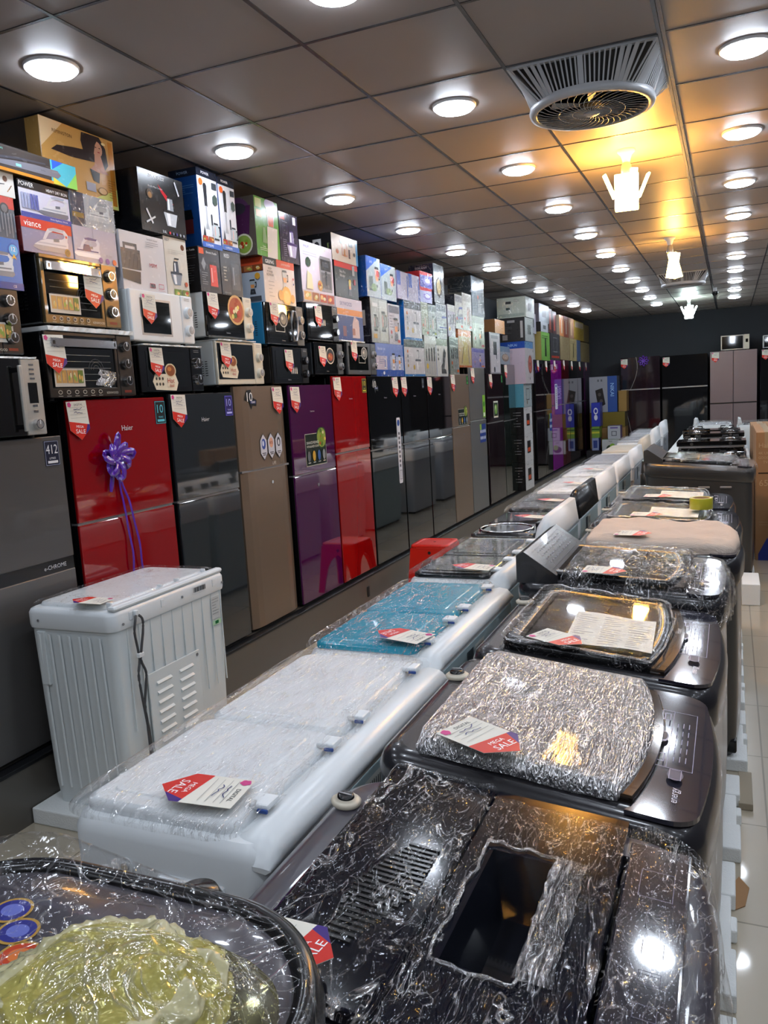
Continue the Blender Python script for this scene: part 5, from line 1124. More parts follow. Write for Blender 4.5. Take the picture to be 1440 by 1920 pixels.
def top_loader(name, X0, Y0, Y1, D, h, label, body, deck, wrap=None, slope=.06, dial=True, lid='glass', handle='bronze', tagp=None, paper=None, foam=.06, console=False, cat='washing machine', group=MG, bulge=.03, wrapm='all'):
    W = Y1 - Y0; yc = (Y0 + Y1) / 2
    t = thing(name, label, cat, (X0, yc, foam), group=group)
    H = h - foam; wp = slope_warp(D, slope, H - .30, H - .12)
    O = lambda i, r=.06: outline(D, W, i, bulge, r)
    zt = lambda x: H - slope * max(0, x) / D
    mb = MB(); mb.warp = wp
    mb.loft([L3(O(.03), .0), L3(O(.02), .03), L3(O(.012), .10), L3(O(.008), .25), L3(O(.008), .45), L3(O(.01), H - .30), L3(O(.012), H - .13)], body, True); mb.obj('cabinet', t)
    mb = MB()
    mb.box(D - .06, -W / 2 + .03, .02, D + bulge - .03, W / 2 - .03, .085, M_BLACK, .01); mb.obj('plinth', t)
    mb = MB(); mb.warp = wp
    mb.loft([L3(O(.006), H - .135), L3(O(-.002), H - .11), L3(O(-.004), H - .045), L3(O(.004), H - .02), L3(O(.022, .05), H - .004), L3(O(.04, .045), H)], deck, True); dk = mb.obj('top_deck', t)
    # lid with arched front
    y1 = W / 2 - .045; xb, xf = .085, D - .165
    def arc(ins, n=14):
        return [(xf - ins + .035 * (1 - (y / y1) ** 2), y) for y in [-y1 + ins + (2 * (y1 - ins)) * i / n for i in range(n + 1)]]
    def lidp(ins): return arc(ins) + [(xb + ins + .03, y1 - ins), (xb + ins, y1 - ins - .03), (xb + ins, -y1 + ins + .03), (xb + ins + .03, -y1 + ins)]
    if lid:
        lt = .030
        mb = MB(); mb.warp = wp
        mb.loft([L3(lidp(.004), H - .003), L3(lidp(0), H + .006), L3(lidp(.0), H + lt - .008), L3(lidp(.008), H + lt), L3(lidp(.035), H + lt + .001), L3(lidp(.040), H + lt - .002)], M_BLACK, True, cap1=False)
        ld = mb.obj('lid', t)
        mb = MB(); mb.warp = wp; mb.add(L3(lidp(.040), H + lt - .0018), [tuple(range(len(lidp(.04))))], M_GLASSB if lid == 'glass' else deck); mb.obj('lid_glass', ld)
        mb = MB(); mb.warp = wp
        a0 = [(x + .002, y) for x, y in arc(.0)]; a1 = [(x + .040, y) for x, y in arc(.0)]
        if handle:
            ring = a0 + a1[::-1]; mb.loft([L3(ring, H - .002), L3(ring, H + .012), L3([(x * .98 + D * .015, y * .985) for x, y in ring], H + .016)], M_BRONZE if handle == 'bronze' else M_BLACK, False)
            A = Art(mb, (xf + .072, .02, H + .0168), (0, 1, 0), (-1, 0, 0), .10, .034)
            A.t('Haier', .4, .5, .5, '#d8d6d0', .9); mb.obj('lid_handle', ld)
    # control panel
    mb = MB(); mb.warp = wp
    fo = [(x, y) for x, y in O(.012, .05) if x > xf + .02]
    fo = sorted(fo, key=lambda p: math.atan2(p[1], p[0] - (D - .25)))
    ar = [(x + .044, y) for x, y in arc(.0)]
    ring = fo + ar[::-1]
    mb.loft([L3(ring, H - .006), L3(ring, H + .004)], M_PANEL, False)
    A = Art(mb, (D - .02 + bulge * .6, W / 2 - .06, H + .0045), (0, -1, 0), (-1, 0, 0), W - .12, .13)
    A = Art(mb, (D - .012 + bulge * .5, -(W / 2 - .06), H + .0045), (0, 1, 0), (-1, 0, 0), W - .12, .125); panel_print(A)
    mb.obj('control_panel', t)
    if dial:
        mb = MB(); mb.lathe((.038, W / 2 - .20, H + .001 - slope * .045 / D), [(.030, 0), (.032, .006), (.027, .010), (.020, .010), (.020, .013), (.001, .0135)], M_DIALW, 24); dl = mb.obj('water_inlet', t)
        mb = MB(); mb.lathe((.038, W / 2 - .20, H + .013 - slope * .045 / D), [(.020, 0), (.019, .005), (.001, .006)], M_BLACK, 20); mb.box(.024, W / 2 - .202, H + .015, .052, W / 2 - .198, H + .020, M_SILVP); mb.obj('inlet_cap', dl)
    if console:
        mb = MB(); q = [(-.0, H - .02), (.0, H + .085), (.03, H + .10), (.155, H + .012), (.16, H - .03)]
        mb.loft([[(x, y, z) for x, z in q] for y in (-W / 2 + .01, W / 2 - .01)], deck, False)
        sl = Vector((.125, 0, -.088)); 
        A = Art(mb, (.03, -W / 2 + .01, H + .1008), (0, 1, 0), (sl.x, 0, sl.z), W - .02, .15); A.n = Vector((.55, 0, .83))
        for i in range(10):
            for j in range(4): A.r(.16 + .065 * i, .25 + .14 * j, .19 + .065 * i, .28 + .14 * j, '#5c5c68')
        A.fr(.12, .15, .85, .85, '#3c3c46', .01)
        mb.obj('console', t)
    if wrap:
        m, amp, drop, ins, fq, sd = wrap
        if wrapm == 'lid':
            o0 = lidp(-.004); o = []
            for i in range(len(o0)):
                a, b = o0[i], o0[(i + 1) % len(o0)]; k = max(1, int(math.hypot(b[0] - a[0], b[1] - a[1]) / .025))
                o += [(a[0] + (b[0] - a[0]) * j / k, a[1] + (b[1] - a[1]) * j / k) for j in range(k)]
        else: o = outline(D, W, ins, bulge, .07, n=8, back=.17 if console else 0.0)
        d = drape(o, lambda x, y: zt(x) + (.033 if (xb < x < xf + .05 and abs(y) < y1 + .005 and lid) else .006) if not console or x > .17 else zt(x) + .012 + max(0, .10 - .6 * x), drop, amp, fq, m, sd)
        d.obj('plastic_wrap', t)
        if wrapm == 'lid' and m is F_FAR:
            P = []
            for i, (x, y) in enumerate(o):
                q = noise.noise(Vector((x * 25, y * 25, sd))); P.append((x + .010 * q, y + .010 * q, zt(x) + .036 + .006 * q))
            P.append(P[0]); e = MB(); e.tube(P, .0035, F_BUNCH, 6); e.obj('gathered_film_edge', t)
    if paper:
        x0, ya, x1, yb, rot = paper
        mb = MB(); mb.M = Matrix.Translation(((x0 + x1) / 2, (ya + yb) / 2, 0)) @ Matrix.Rotation(rot, 4, 'Z')
        ww, dd = (yb - ya), (x1 - x0); zz = zt((x0 + x1) / 2) + .034 + .001; sl = slope / D
        def wpp(x, y, z): return (x, y, z - sl * (x - (x0 + x1) / 2) + .003 * math.sin(y * 30) * math.sin(x * 25) + .003)
        mb.warp = wpp; n = 8
        vs = [(-dd / 2 + dd * i / n, -ww / 2 + ww * j / n, zz) for i in range(n + 1) for j in range(n + 1)]
        mb.add(vs, [(i * (n + 1) + j, (i + 1) * (n + 1) + j, (i + 1) * (n + 1) + j + 1, i * (n + 1) + j + 1) for i in range(n) for j in range(n)], M_PAPER)
        rr = random.Random(3)
        for i in range(14):
            for j in range(3):
                u = -dd / 2 + dd * (.05 + .32 * j); v = -ww / 2 + ww * (.06 + .064 * i)
                u2 = u + dd * rr.uniform(.1, .27)
                mb.add([(u, v, zz + .0006), (u2, v, zz + .0006), (u2, v + ww * .012, zz + .0006), (u, v + ww * .012, zz + .0006)], [(0, 1, 2, 3)], ink('#8a8a8c'))
        mb.obj('paper_sheet', t)
    if tagp:
        x, y, rot, s_ = tagp
        price_tag(t, flatM(x, y, zt(x) + .048, rot, s_, math.atan(slope / D)))
    return t
def foam_base(x0, y0, x1, y1, h, label, seed=1, group='white foam bases under the machines', gap=False):
    rr = random.Random(seed); mb = MB()
    mb.box(x0, y0, 0, x1, y0 + (y1 - y0) * .30, h * 1.0, M_FOAM, .006); mb.box(x0, y0 + (y1 - y0) * .70, 0, x1, y1, h, M_FOAM, .006)
    mb.box(x0 + .03, y0 + .004, 0, x1 - .014, y1 - .004, h * .9, M_FOAM, .006); mb.box(x1 - .05, y0 + (y1 - y0) * .45, 0, x1 + .004, y0 + (y1 - y0) * .56, h * .8, M_FOAM, .006)
    return tag(mb.obj('polystyrene_tray'), label, 'foam tray', group)
# two big near machines
# nearest: dark machine with an open basin in the lid
def near_machine():
    X0, Y0, Y1, D, h = -.725, .80, 1.465, .68, 1.0
    W = Y1 - Y0; yc = (Y0 + Y1) / 2; f = .06; H = h - f
    t = thing('washing_machine', 'nearest dark washing machine with an open rectangular basin in its lid', 'washing machine', (X0, yc, f), group=MG)
    O = lambda i, r=.10: outline(D, W, i, .03, r, 8)
    mb = MB(); mb.loft([L3(O(.03), 0), L3(O(.012), .08), L3(O(.006), .4), L3(O(.008), H - .12)], M_GREYM, cap1=False); mb.obj('cabinet', t)
    mb = MB(); mb.loft([L3(O(.004), H - .125), L3(O(-.003), H - .10), L3(O(-.003), H - .035), L3(O(.008), H - .012), L3(O(.03, .08), H), L3(O(.09, .03), H)], M_PURPG, True, cap0=False, cap1=False); mb.obj('top_deck', t)
    # lid built with a rectangular hole : four slabs around the basin
    hx0, hx1, hy0, hy1 = .350, .452, .958 - yc, 1.25 - yc
    x0, x1, y0, y1 = .085, .555, -W / 2 + .02, W / 2 - .022
    mb = MB(); zt_ = H + .028
    for a, b, c, d in ((x0, y0, .305, y1),): mb.box(a, b, H - .002, c, d, zt_, M_NAVYB, .006)
    mb.obj('rear_lid', t)
    mb = MB()
    mb.box(.309, y0, H - .002, hx0, y1, zt_, M_NAVYB); mb.box(hx1, y0, H - .002, x1, y1, zt_, M_NAVYB)
    mb.box(hx0, y0, H - .002, hx1, hy0, zt_, M_NAVYB); mb.box(hx0, hy1, H - .002, hx1, y1, zt_, M_NAVYB)
    fl = mb.obj('front_lid', t)
    mb = MB()   # louvre ribs moulded in the rear lid
    for i in range(22):
        y = -.20 + .0125 * i; w_ = .10 - .05 * abs(i - 11) / 11
        mb.box(.20 - w_ / 2 + .002 * i, y, zt_ - .001, .20 + w_ / 2 + .002 * i, y + .006, zt_ + .004, M_BLACK)
    mb.obj('vent_ribs', t)
    mb = MB(); d = .105   # basin
    tb = [(hx0, hy0), (hx1, hy0), (hx1, hy1), (hx0, hy1)]
    bt = [(hx0 + .022, hy0 + .02), (hx1 - .02, hy0 + .02), (hx1 - .02, hy1 - .03), (hx0 + .022, hy1 - .03)]
    mb.add([(x, y, zt_) for x, y in tb] + [(x, y, zt_ - d) for x, y in bt], [(0, 4, 5, 1), (1, 5, 6, 2), (2, 6, 7, 3), (3, 7, 4, 0), (4, 7, 6, 5)], mat('dark_basin', '#16181f', .12, coat=1.0))
    mb.obj('basin', fl)
    # cut the deck below: nothing visible, the basin sits above a lowered deck recess
    mb = MB(); mb.box(x1 + .006, -W / 2 + .05, H - .001, D - .015, W / 2 - .05, H + .008, M_PANEL, .004)
    A = Art(mb, (D - .02, -(W / 2 - .06), H + .0085), (0, 1, 0), (-1, 0, 0), W - .12, .09)
    for i in range(4): A.fr(.24 + .12 * i, .25, .29 + .12 * i, .6, '#4a4858', .012)
    A.fr(.72, .2, .86, .8, '#5c5a70', .012); mb.obj('control_panel', t)
    mb = MB(); mb.lathe((.035, 1.315 - yc, H + .001), [(.028, 0), (.030, .006), (.025, .010), (.018, .010), (.018, .013), (.001, .0135)], M_DIALW, 28); dl = mb.obj('water_inlet', t)
    mb = MB(); mb.lathe((.035, 1.315 - yc, H + .0135), [(.017, 0), (.016, .005), (.012, .006), (.001, .006)], M_BLACK, 24); mb.box(.022, 1.313 - yc, H + .0185, .048, 1.317 - yc, H + .021, M_SILVP); mb.obj('inlet_cap', dl)
    # film: rear lid, front lid with a torn hole, front panel
    def sheet(x0, y0, x1, y1, z, m, amp, fq, seed, hole=None, nx=70, ny=90, edge=.006):
        mb = MB(); vs = []; keep = []
        for i in range(nx + 1):
            for j in range(ny + 1):
                x = x0 + (x1 - x0) * i / nx; y = y0 + (y1 - y0) * j / ny
                a = noise.noise(Vector((x * fq + seed, y * fq * .55, seed))); b = noise.noise(Vector((x * fq * 2.6, y * fq * 1.4 + seed, 2)))
                zz = z + max(0, amp * (1 - abs(a) * 2.4 + .5 * b))
                ed = min(i, nx - i, j, ny - j)
                if ed == 0: x += noise.noise(Vector((y * 20, seed, x * 20))) * edge * 1.5; y += noise.noise(Vector((x * 20, seed + 3, y * 20))) * edge * 1.5
                vs.append((x, y, zz if ed > 0 else z))
        for i in range(nx):
            for j in range(ny):
                x = x0 + (x1 - x0) * (i + .5) / nx; y = y0 + (y1 - y0) * (j + .5) / ny
                if hole:
                    hx0_, hy0_, hx1_, hy1_ = hole
                    wob = .014 * noise.noise(Vector((x * 45, y * 45, seed)))
                    if hx0_ + wob < x < hx1_ + wob * .6 and hy0_ + wob < y < hy1_ - wob: continue
                keep.append((i * (ny + 1) + j, (i + 1) * (ny + 1) + j, (i + 1) * (ny + 1) + j + 1, i * (ny + 1) + j + 1))
        mb.add(vs, keep, m, True); return mb
    sheet(.09, -W / 2 + .0, .30, W / 2 - .01, zt_ + .003, F_DARK, .008, 17, 1).obj('rear_film', t)
    sheet(.30, -W / 2 - .0, .56, W / 2 - .05, zt_ + .003, F_STRETCH, .007, 19, 5, hole=(hx0 - .012, hy0 - .012, hx1 + .006, hy1 + .012)).obj('front_film', t)
    sheet(hx1 + .004, hy0 + .0, hx1 + .055, hy1 + .01, zt_ + .009, F_LINES, .003, 20, 9, nx=14, ny=40).obj('torn_flap', t)
    # torn, rolled-up edge of the film around the basin
    mb = MB(); P = []; n = 90
    per = [(hx0 - .012, hy0 - .012), (hx1 + .006, hy0 - .012), (hx1 + .006, hy1 + .012), (hx0 - .012, hy1 + .012), (hx0 - .012, hy0 - .012)]
    for s_ in range(4):
        for i in range(24):
            q = i / 24; x = per[s_][0] + (per[s_ + 1][0] - per[s_][0]) * q; y = per[s_][1] + (per[s_ + 1][1] - per[s_][1]) * q
            P.append((x + .008 * noise.noise(Vector((x * 40, y * 40, 1))), y + .008 * noise.noise(Vector((x * 40, y * 40, 7))), zt_ + .006 + .003 * noise.noise(Vector((x * 60, y * 60, 3)))))
    P.append(P[0]); mb.tube(P, .0028, F_BUNCH, 6); mb.obj('torn_edge', t)
    o = [(x, y) for x, y in outline(D, W, .0, .03, .11, 8) if x > .56]
    o = sorted(o, key=lambda p: math.atan2(p[1], p[0] - .4)); o = o + [(.56, W / 2 - .03 - (W - .06) * k / 12) for k in range(13)]
    drape(o, lambda x, y: H + .012, .14, .007, 26, F_DARK, 4, rings=22).obj('panel_film', t)
    price_tag(t, flatM(.10, -.278, H + .048, 1.5, .8))
near_machine()
def slope_tree(t, k, D, zmin, zmax):
    for c in t.children:
        for v in c.data.vertices:
            q = min(1, max(0, (v.co.z - zmin) / (zmax - zmin))); v.co.z -= k * max(0, v.co.x) / D * q
        slope_tree(c, k, D, zmin, zmax)
slope_tree(bpy.data.objects['washing_machine'], .065, .68, .6, .8)
foam_base(-.70, .84, .0, 1.44, .058, 'foam base under the nearest dark washing machine', 2)
top_loader('washing_machine', -.71, 1.49, 2.17, .66, 1.03, 'washing machine with wrapped lid reflecting golden light, second in the right row', M_SILV, M_DECK, (F_GOLD, .003, .03, .012, 11, 2), wrapm='lid', tagp=(.152, -.235, 1.2, .95), slope=.085)
foam_base(-.68, 1.53, .02, 2.15, .058, 'foam base under the gold-reflecting washing machine', 3)
top_loader('washing_machine', -.71, 2.20, 2.95, .67, 1.03, 'washing machine with a black glass lid and a printed sheet lying on it', M_SILV, M_DECK, (F_FAR, .004, .03, .012, 10, 3), wrapm='lid', tagp=(.18, -.27, 1.15, .85), paper=(.255, -.27, .50, .05, .04), slope=.07)
foam_base(-.68, 2.23, .02, 2.92, .058, 'foam base under the machine with the printed sheet', 4)
top_loader('washing_machine', -.76, 2.98, 3.64, .73, 1.06, 'heavily wrapped washing machine with a raised slanting rear console', M_SILV, M_DECK, (F_DARK, .014, .12, .005, 12, 5), console=True, dial=False, tagp=(.25, -.27, 1.5, .85), slope=.05)
foam_base(-.72, 3.01, .04, 3.62, .058, 'foam base under the machine with a raised console', 5)
top_loader('washing_machine', -.70, 3.75, 4.40, .73, 1.03, 'washing machine covered by a beige foam cloth', M_GREYM, M_DECK, None, slope=.03)
top_loader('washing_machine', -.72, 4.47, 5.12, .75, 1.03, 'washing machine with a yellow tape roll on its lid', M_GREYM, M_DECK, (F_FAR, .004, .04, .004, 10, 7), wrapm='lid', tagp=(.22, -.25, 1.5, .9), paper=(.30, -.2, .56, .1, 0), slope=.04)
top_loader('washing_machine', -.72, 5.2, 5.9, .72, 1.03, 'washing machine with a sheet on its lid, just before the big dark one', M_GREYM, M_DECK, (F_FAR, .004, .04, .004, 10, 8), wrapm='lid', tagp=(.22, -.25, 1.5, .9), paper=(.3, -.2, .56, .1, 0), slope=.04)
foam_base(-.68, 3.77, .075, 4.38, .058, 'foam base under the cloth-covered machine', 6)
foam_base(-.70, 4.49, .075, 5.10, .058, 'foam base under the machine with the tape roll', 7)
foam_base(-.70, 5.22, .075, 5.88, .058, 'foam base under the last glass-lidded machine', 8)
# beige foam cloth draped on the lid
M_CLOTH = mat('beige_foam_cloth', '#cbb9aa', 0.85, bump=0.5, bscale=90, stretch=(.4, 3, 1), var=.05)
o = [(x, y) for x, y in rrect(.10, -.26, .63, .27, .08, 8)]
cl = drape(outline(.60, .56, .0, .04, .07, 8), lambda x, y: .036 + .004 * math.sin(x * 22 + y * 9), .05, .018, 5, M_CLOTH, 11, rings=20, out=.01).obj('foam_cloth', None, (-.62, 4.075, 1.028)); cl.rotation_euler = (0, .045, 0)
tag(cl, 'beige ribbed foam cloth draped over a washing machine lid', 'cloth')
price_tag(cl, flatM(.12, -.22, .062, 1.5, .9))
# tape roll
mb = MB(); mb.lathe((0, 0, 0), [(.045, 0), (.060, 0), (.061, .002), (.061, .060), (.060, .062), (.045, .062), (.045, 0)], mat('yellow_green_tape', '#b9b22a', 0.3, coat=.3), 40); tr = mb.obj('tape_roll', None, (-.15, 4.80, 1.057)); tag(tr, 'roll of yellow packing tape lying on a glass lid', 'tape roll')
mb = MB(); mb.lathe((0, 0, .003), [(.0405, 0), (.0448, 0), (.0448, .058), (.0405, .058), (.0405, 0)], M_CARD, 32); mb.obj('tape_core', tr)
# big dark machine beyond
top_loader('washing_machine', -.69, 7.25, 7.98, .86, 1.10, 'big dark grey washing machine standing apart beyond the glass-lidded ones', M_GREYM, M_GREYM, (F_FAR, .010, .05, .004, 10, 9), console=True, dial=False, slope=.07)
t = [o for o in bpy.data.objects if str(o.get('label', '')).startswith('big dark grey washing machine')][0]
mb = MB()
for i in range(4): mb.box(.10 + .17 * i, -.369, .80, .19 + .17 * i, -.355, .815, M_SILVP, .003)
mb.box(.02, -.3685, .925, .84, -.355, .930, M_BLACKM, .001)
mb.obj('side_embossing', t)
foam_base(-.66, 7.28, .20, 7.95, .058, 'foam base under the big dark grey machine', 9)

# ------------------------------------------------------------------ twin tub machines, left centre row (root at left edge centre, +x to the right/back)
TG = 'twin tub washing machines in the left centre row'
M_NAVYL = mat('navy_black_lid', '#15171c', 0.2, coat=.6)
M_GREYL = mat('pale_grey_lid', '#a9adb3', 0.3, coat=.2)
M_BEIGEL = mat('beige_lid', '#c7bfae', 0.35)
def twin_tub(X0, X1, Y0, Y1, h, label, lidm, wrap, console=0.0, clip=None, clipm=None, tagp=None, body=None, rear=None, detail=False, deckm=None, rails=None):
    W = Y1 - Y0; D = X1 - X0; yc = (Y0 + Y1) / 2; body = body or M_WHITE; rear = rear or M_BLUEGREY; clipm = clipm or M_WHITE; deckm = deckm or body
    t = thing('twin_tub_washer', label, 'washing machine', (X0, yc, 0), group=TG)
    hw = W / 2; H = h
    mb = MB(); 
    mb.stack([(.035, -hw + .03, D - .03, hw - .03, .04, .03), (.02, -hw + .015, D - .02, hw - .015, .05, .2), (.012, -hw + .008, D - .012, hw - .008, .05, H - .16)], rear, n=6)
    for y in (-hw + .08, hw - .08):
        mb.cyl((.08, y, 0), .02, .04, M_BLACKM, n=10); mb.cyl((D - .08, y, 0), .02, .04, M_BLACKM, n=10)
    mb.obj('cabinet', t)
    mb = MB(); mb.stack([(.004, -hw, D - .004, hw, .055, H - .17), (0, -hw, D, hw, .06, H - .12), (0, -hw, D, hw, .06, H - .03), (.008, -hw + .008, D - .006, hw - .008, .06, H - .010), (.022, -hw + .02, D - .02, hw - .02, .05, H)], deckm, n=8)
    if detail:
        mb.cyl((.16, -hw - .004, H - .085), .018, .008, body, 'y', 16); mb.cyl((.16, -hw - .008, H - .085), .009, .006, M_CHROME, 'y', 12)
        mb.box(.24, -hw - .012, H - .115, .40, -hw + .01, H - .085, body, .008)
    mb.obj('top_frame', t)
    # two lids : spin lid (near) and wash lid (far)
    xl1 = D - .095; ys = -hw + .035; ye = hw - .03; ym = ys + (ye - ys) * .46
    for nm, a, b, lz in (('spin_lid', ys, ym - .004, .024), ('wash_lid', ym + .004, ye, .024)):
        mb = MB()
        mb.stack([(.022, a, xl1, b, .035, H - .004), (.018, a - .001, xl1 + .002, b + .001, .04, H + .006), (.020, a, xl1, b, .04, H + lz - .006), (.032, a + .012, xl1 - .012, b - .012, .035, H + lz)], lidm, n=6)
        mb.stack([(.06, a + .045, xl1 - .05, b - .045, .02, H + lz - .001), (.065, a + .05, xl1 - .055, b - .05, .02, H + lz + .003)], lidm, n=4)
        ld = mb.obj(nm, t)
        for yy in (a + .07, b - .09):
            mb = MB(); mb.box(xl1 - .012, yy, H + lz - .004, xl1 + .035, yy + .05 + (.05 if clipm is M_BLACK else 0), H + lz + (.055 if clipm is M_BLACK else .010), clipm, .005)
            if detail: mb.box(xl1 + .012, yy - .006, H + lz - .006, xl1 + .036, yy + .001, H + lz + .002, ink('#2b4a8c'), .002)
            mb.obj('hinge', ld)
    mb = MB()   # rear ridge / console
    q = [(D - .10, H - .01), (D - .085, H + .006 + console * .5), (D - .045, H + .016 + console), (D - .012, H + .010 + console), (D + .003, H - .015), (D + .004, H - .035), (D - .01, H - .045)]
    e0 = H - .035
    def eq(f): return [(D - .06 + (x - D + .06) * (1 if f > .5 else .9), e0 + (z - e0) * f) if z > e0 else (x, z) for x, z in q]
    mb.loft([[(x, y, z) for x, z in eq(f)] for y, f in ((-hw + .004, .05), (-hw + .02, .6), (-hw + .05, 1), (hw - .05, 1), (hw - .02, .6), (hw - .004, .05))], deckm if console < .05 or not rails else rails, True)
    mb.obj('rear_console', t)
    mb = MB(); mb.box(D - .02, -hw + .05, .25, D + .002, hw - .05, H - .046, rear, .003); mb.obj('rear_panel', t)
    for u0, u1, v0, c in ((.30, .38, .2, '#353f45'), (.40, .52, .35, '#c9cdc9')):
        mb = MB(); A = Art(mb, (D + .0025, -hw, H - .22), (0, 1, 0), (0, 0, 1), W, .16, .0008); A.r(u0, v0, u1, .97, c)
        if v0 > .3:
            for i in range(9): A.r(.415 + .0105 * i, .6, .419 + .0105 * i, .9, '#3a3c40')
        mb.obj('rear_label', t)
    if wrap:
        m, amp, drop, fq, sd, ins = wrap
        o = rrect(ins, -hw + .004, D - .075, hw - .006, .06, 10)
        res = []
        for i in range(len(o)):
            a, b = o[i], o[(i + 1) % len(o)]; sg = math.hypot(b[0] - a[0], b[1] - a[1]); k = max(1, int(sg / .03))
            res += [(a[0] + (b[0] - a[0]) * j / k, a[1] + (b[1] - a[1]) * j / k) for j in range(k)]
        drape(res, lambda x, y: H + .028, drop, amp, fq, m, sd).obj('plastic_wrap', t)
    if tagp:
        x, y, rot, s_ = tagp; price_tag(t, flatM(x, y, H + .042, rot, s_))
    return t
F_WHITE = film('white_stretch_film', scale=(2.6, .45, 1), rot=-.5, freq=11, white=.5, haze=.05, bump=.7, width=.03, patch=.4)
twin_tub(-1.29, -.79, 1.175, 2.235, .95, 'all-white twin tub washer wrapped in clear film, nearest of its row', M_WHITE, (F_WHITE, .005, .02, 9, 1, .005), tagp=(.375, -.41, -1.42, 1.0), detail=True)
twin_tub(-1.32, -.84, 2.28, 3.24, .95, 'white twin tub washer with bright teal lids', M_TEAL, (F_STRETCH, .004, .03, 9, 2, .002), tagp=(.41, -.39, -1.72, 1.0), detail=True)
twin_tub(-1.35, -.88, 3.30, 4.22, .96, 'white twin tub washer with navy black lids, right after the teal one', M_NAVYL, (F_FAR, .006, .03, 9, 3, .002), tagp=(.38, -.37, -1.57, 1.0), console=.02, rails=M_NAVYL)
t4 = twin_tub(-1.38, -.89, 4.28, 5.15, .96, 'white twin tub washer with black lids and a big silver ring', M_NAVYL, None, console=.11, clipm=M_BLACK, tagp=(.34, .1, -1.6, 1.0))
mb = MB(); mb.lathe((.19, -.22, .985), [(.155, 0), (.16, .006), (.15, .009), (.142, .006), (.145, 0)], M_CHROME, 48); mb.obj('lid_ring', t4)
twin_tub(-1.40, -.90, 5.22, 6.06, .96, 'white twin tub washer with wrapped dark lids and tall black console', M_NAVYL, (F_DARK, .009, .03, 9, 5, .002), console=.13, clipm=M_BLACK, tagp=(.34, -.1, -1.6, 1.0), rails=M_BLACK)
twin_tub(-1.41, -.90, 6.14, 7.12, .96, 'white wrapped twin tub washer with black hinge clips, nearer of two', M_WHITE, (F_WHITE, .010, .03, 9, 6, .002), console=.11, clipm=M_BLACK, tagp=(.34, -.1, -1.6, 1.0))
twin_tub(-1.42, -.90, 7.20, 8.2, .96, 'white wrapped twin tub washer with a red tag, farther of two', M_WHITE, (F_WHITE, .010, .03, 9, 7, .002), console=.11, clipm=M_GREYL, tagp=(.34, -.1, -1.6, 1.0))
twin_tub(-1.42, -.90, 8.45, 9.45, .96, 'twin tub washer with plain pale grey lids', M_GREYL, (F_SOFT, .005, .02, 9, 8, .002), console=.12, rear=M_GREYL)
twin_tub(-1.42, -.92, 9.7, 10.7, .97, 'twin tub washer with beige lids and a dark red edge', M_BEIGEL, None, console=.14, rails=M_BEIGEL)
twin_tub(-1.42, -.92, 11.2, 12.2, .98, 'white twin tub washer with wrapped dark-edged lids, far down the row', M_GREYL, (F_DARK, .012, .05, 8, 10, .002), console=.15, rear=M_GREYL)
twin_tub(-1.40, -.92, 12.6, 13.7, .99, 'white twin tub washer in loose film, last of the left centre row', M_GREYL, (F_DARK, .014, .06, 8, 11, .002), console=.16, rear=M_GREYL)

# ------------------------------------------------------------------ white washer standing alone with its back to the camera
X0, X1, Y0, Y1, H = -2.80, -2.315, 2.475, 3.29, .97
W = Y1 - Y0; D = X1 - X0; hw = W / 2
t = thing('twin_tub_washer', 'white washer standing alone by the fridges with its vented back and grey cord showing', 'washing machine', (X0, (Y0 + Y1) / 2, .075))
h = H - .075
mb = MB(); mb.stack([(.04, -hw + .035, D - .035, hw - .04, .03, .0), (.03, -hw + .028, D - .03, hw - .03, .03, .1), (.012, -hw + .012, D - .012, hw - .012, .035, h - .07)], M_WHITE2, n=5)
mb.obj('cabinet', t)
mb = MB()
for i in range(7):
    x = .07 + .055 * i
    mb.add([(x - .004, -hw + .010 + .018, .08), (x + .010, -hw + .010 + .018, .08), (x + .010, -hw + .004, h - .11), (x - .004, -hw + .004, h - .11), (x, -hw + .022, .08), (x + .006, -hw + .022, .08), (x + .006, -hw - .002, h - .11), (x, -hw - .002, h - .11)],
           [(4, 5, 6, 7), (0, 4, 7, 3), (5, 1, 2, 6), (3, 7, 6, 2)], M_WHITE2)
mb.box(.055, -hw + .003, h - .34, .10, -hw + .02, h - .10, M_WHITE2, .004)
for i in range(10):
    y = -hw + .09 + i * .075; mb.box(D - .016, y, .35, D - .010, y + .006, h - .09, M_WHITE2, .002)
mb.obj('side_ribs', t)
mb = MB(); mb.stack([(.004, -hw + .004, D - .004, hw - .004, .045, h - .085), (0, -hw, D, hw, .05, h - .07), (0, -hw, D, hw, .05, h - .02), (.006, -hw + .006, D - .006, hw - .006, .05, h - .006), (.02, -hw + .02, D - .02, hw - .02, .04, h)], M_WHITE, n=8)
for y in (-hw + .10, -.10, .18, hw - .12): mb.box(D - .002, y, h - .055, D + .003, y + .022, h - .02, M_WHITE, .002)
mb.cyl((.08, -hw - .003, h - .05), .006, .004, M_SILVP, 'y', 10); mb.cyl((D, -hw + .06, h - .06), .006, .004, M_SILVP, 'x', 10); mb.cyl((D, .05, h - .045), .006, .004, M_SILVP, 'x', 10); mb.cyl((D, hw - .04, h - .05), .006, .004, M_SILVP, 'x', 10)
mb.obj('top_frame', t)
mb = MB(); mb.stack([(.02, -hw + .05, D - .07, hw - .03, .05, h - .001), (.025, -hw + .055, D - .075, hw - .035, .05, h + .012), (.04, -hw + .07, D - .09, hw - .05, .04, h + .015)], M_WHITE, n=8); mb.obj('lid', t)
for y in (-hw + .06, -.02, .10, hw - .10):
    mb = MB(); mb.box(D - .08, y, h + .004, D - .055, y + .012, h + .028, M_WHITE, .003); mb.obj('hinge', t)
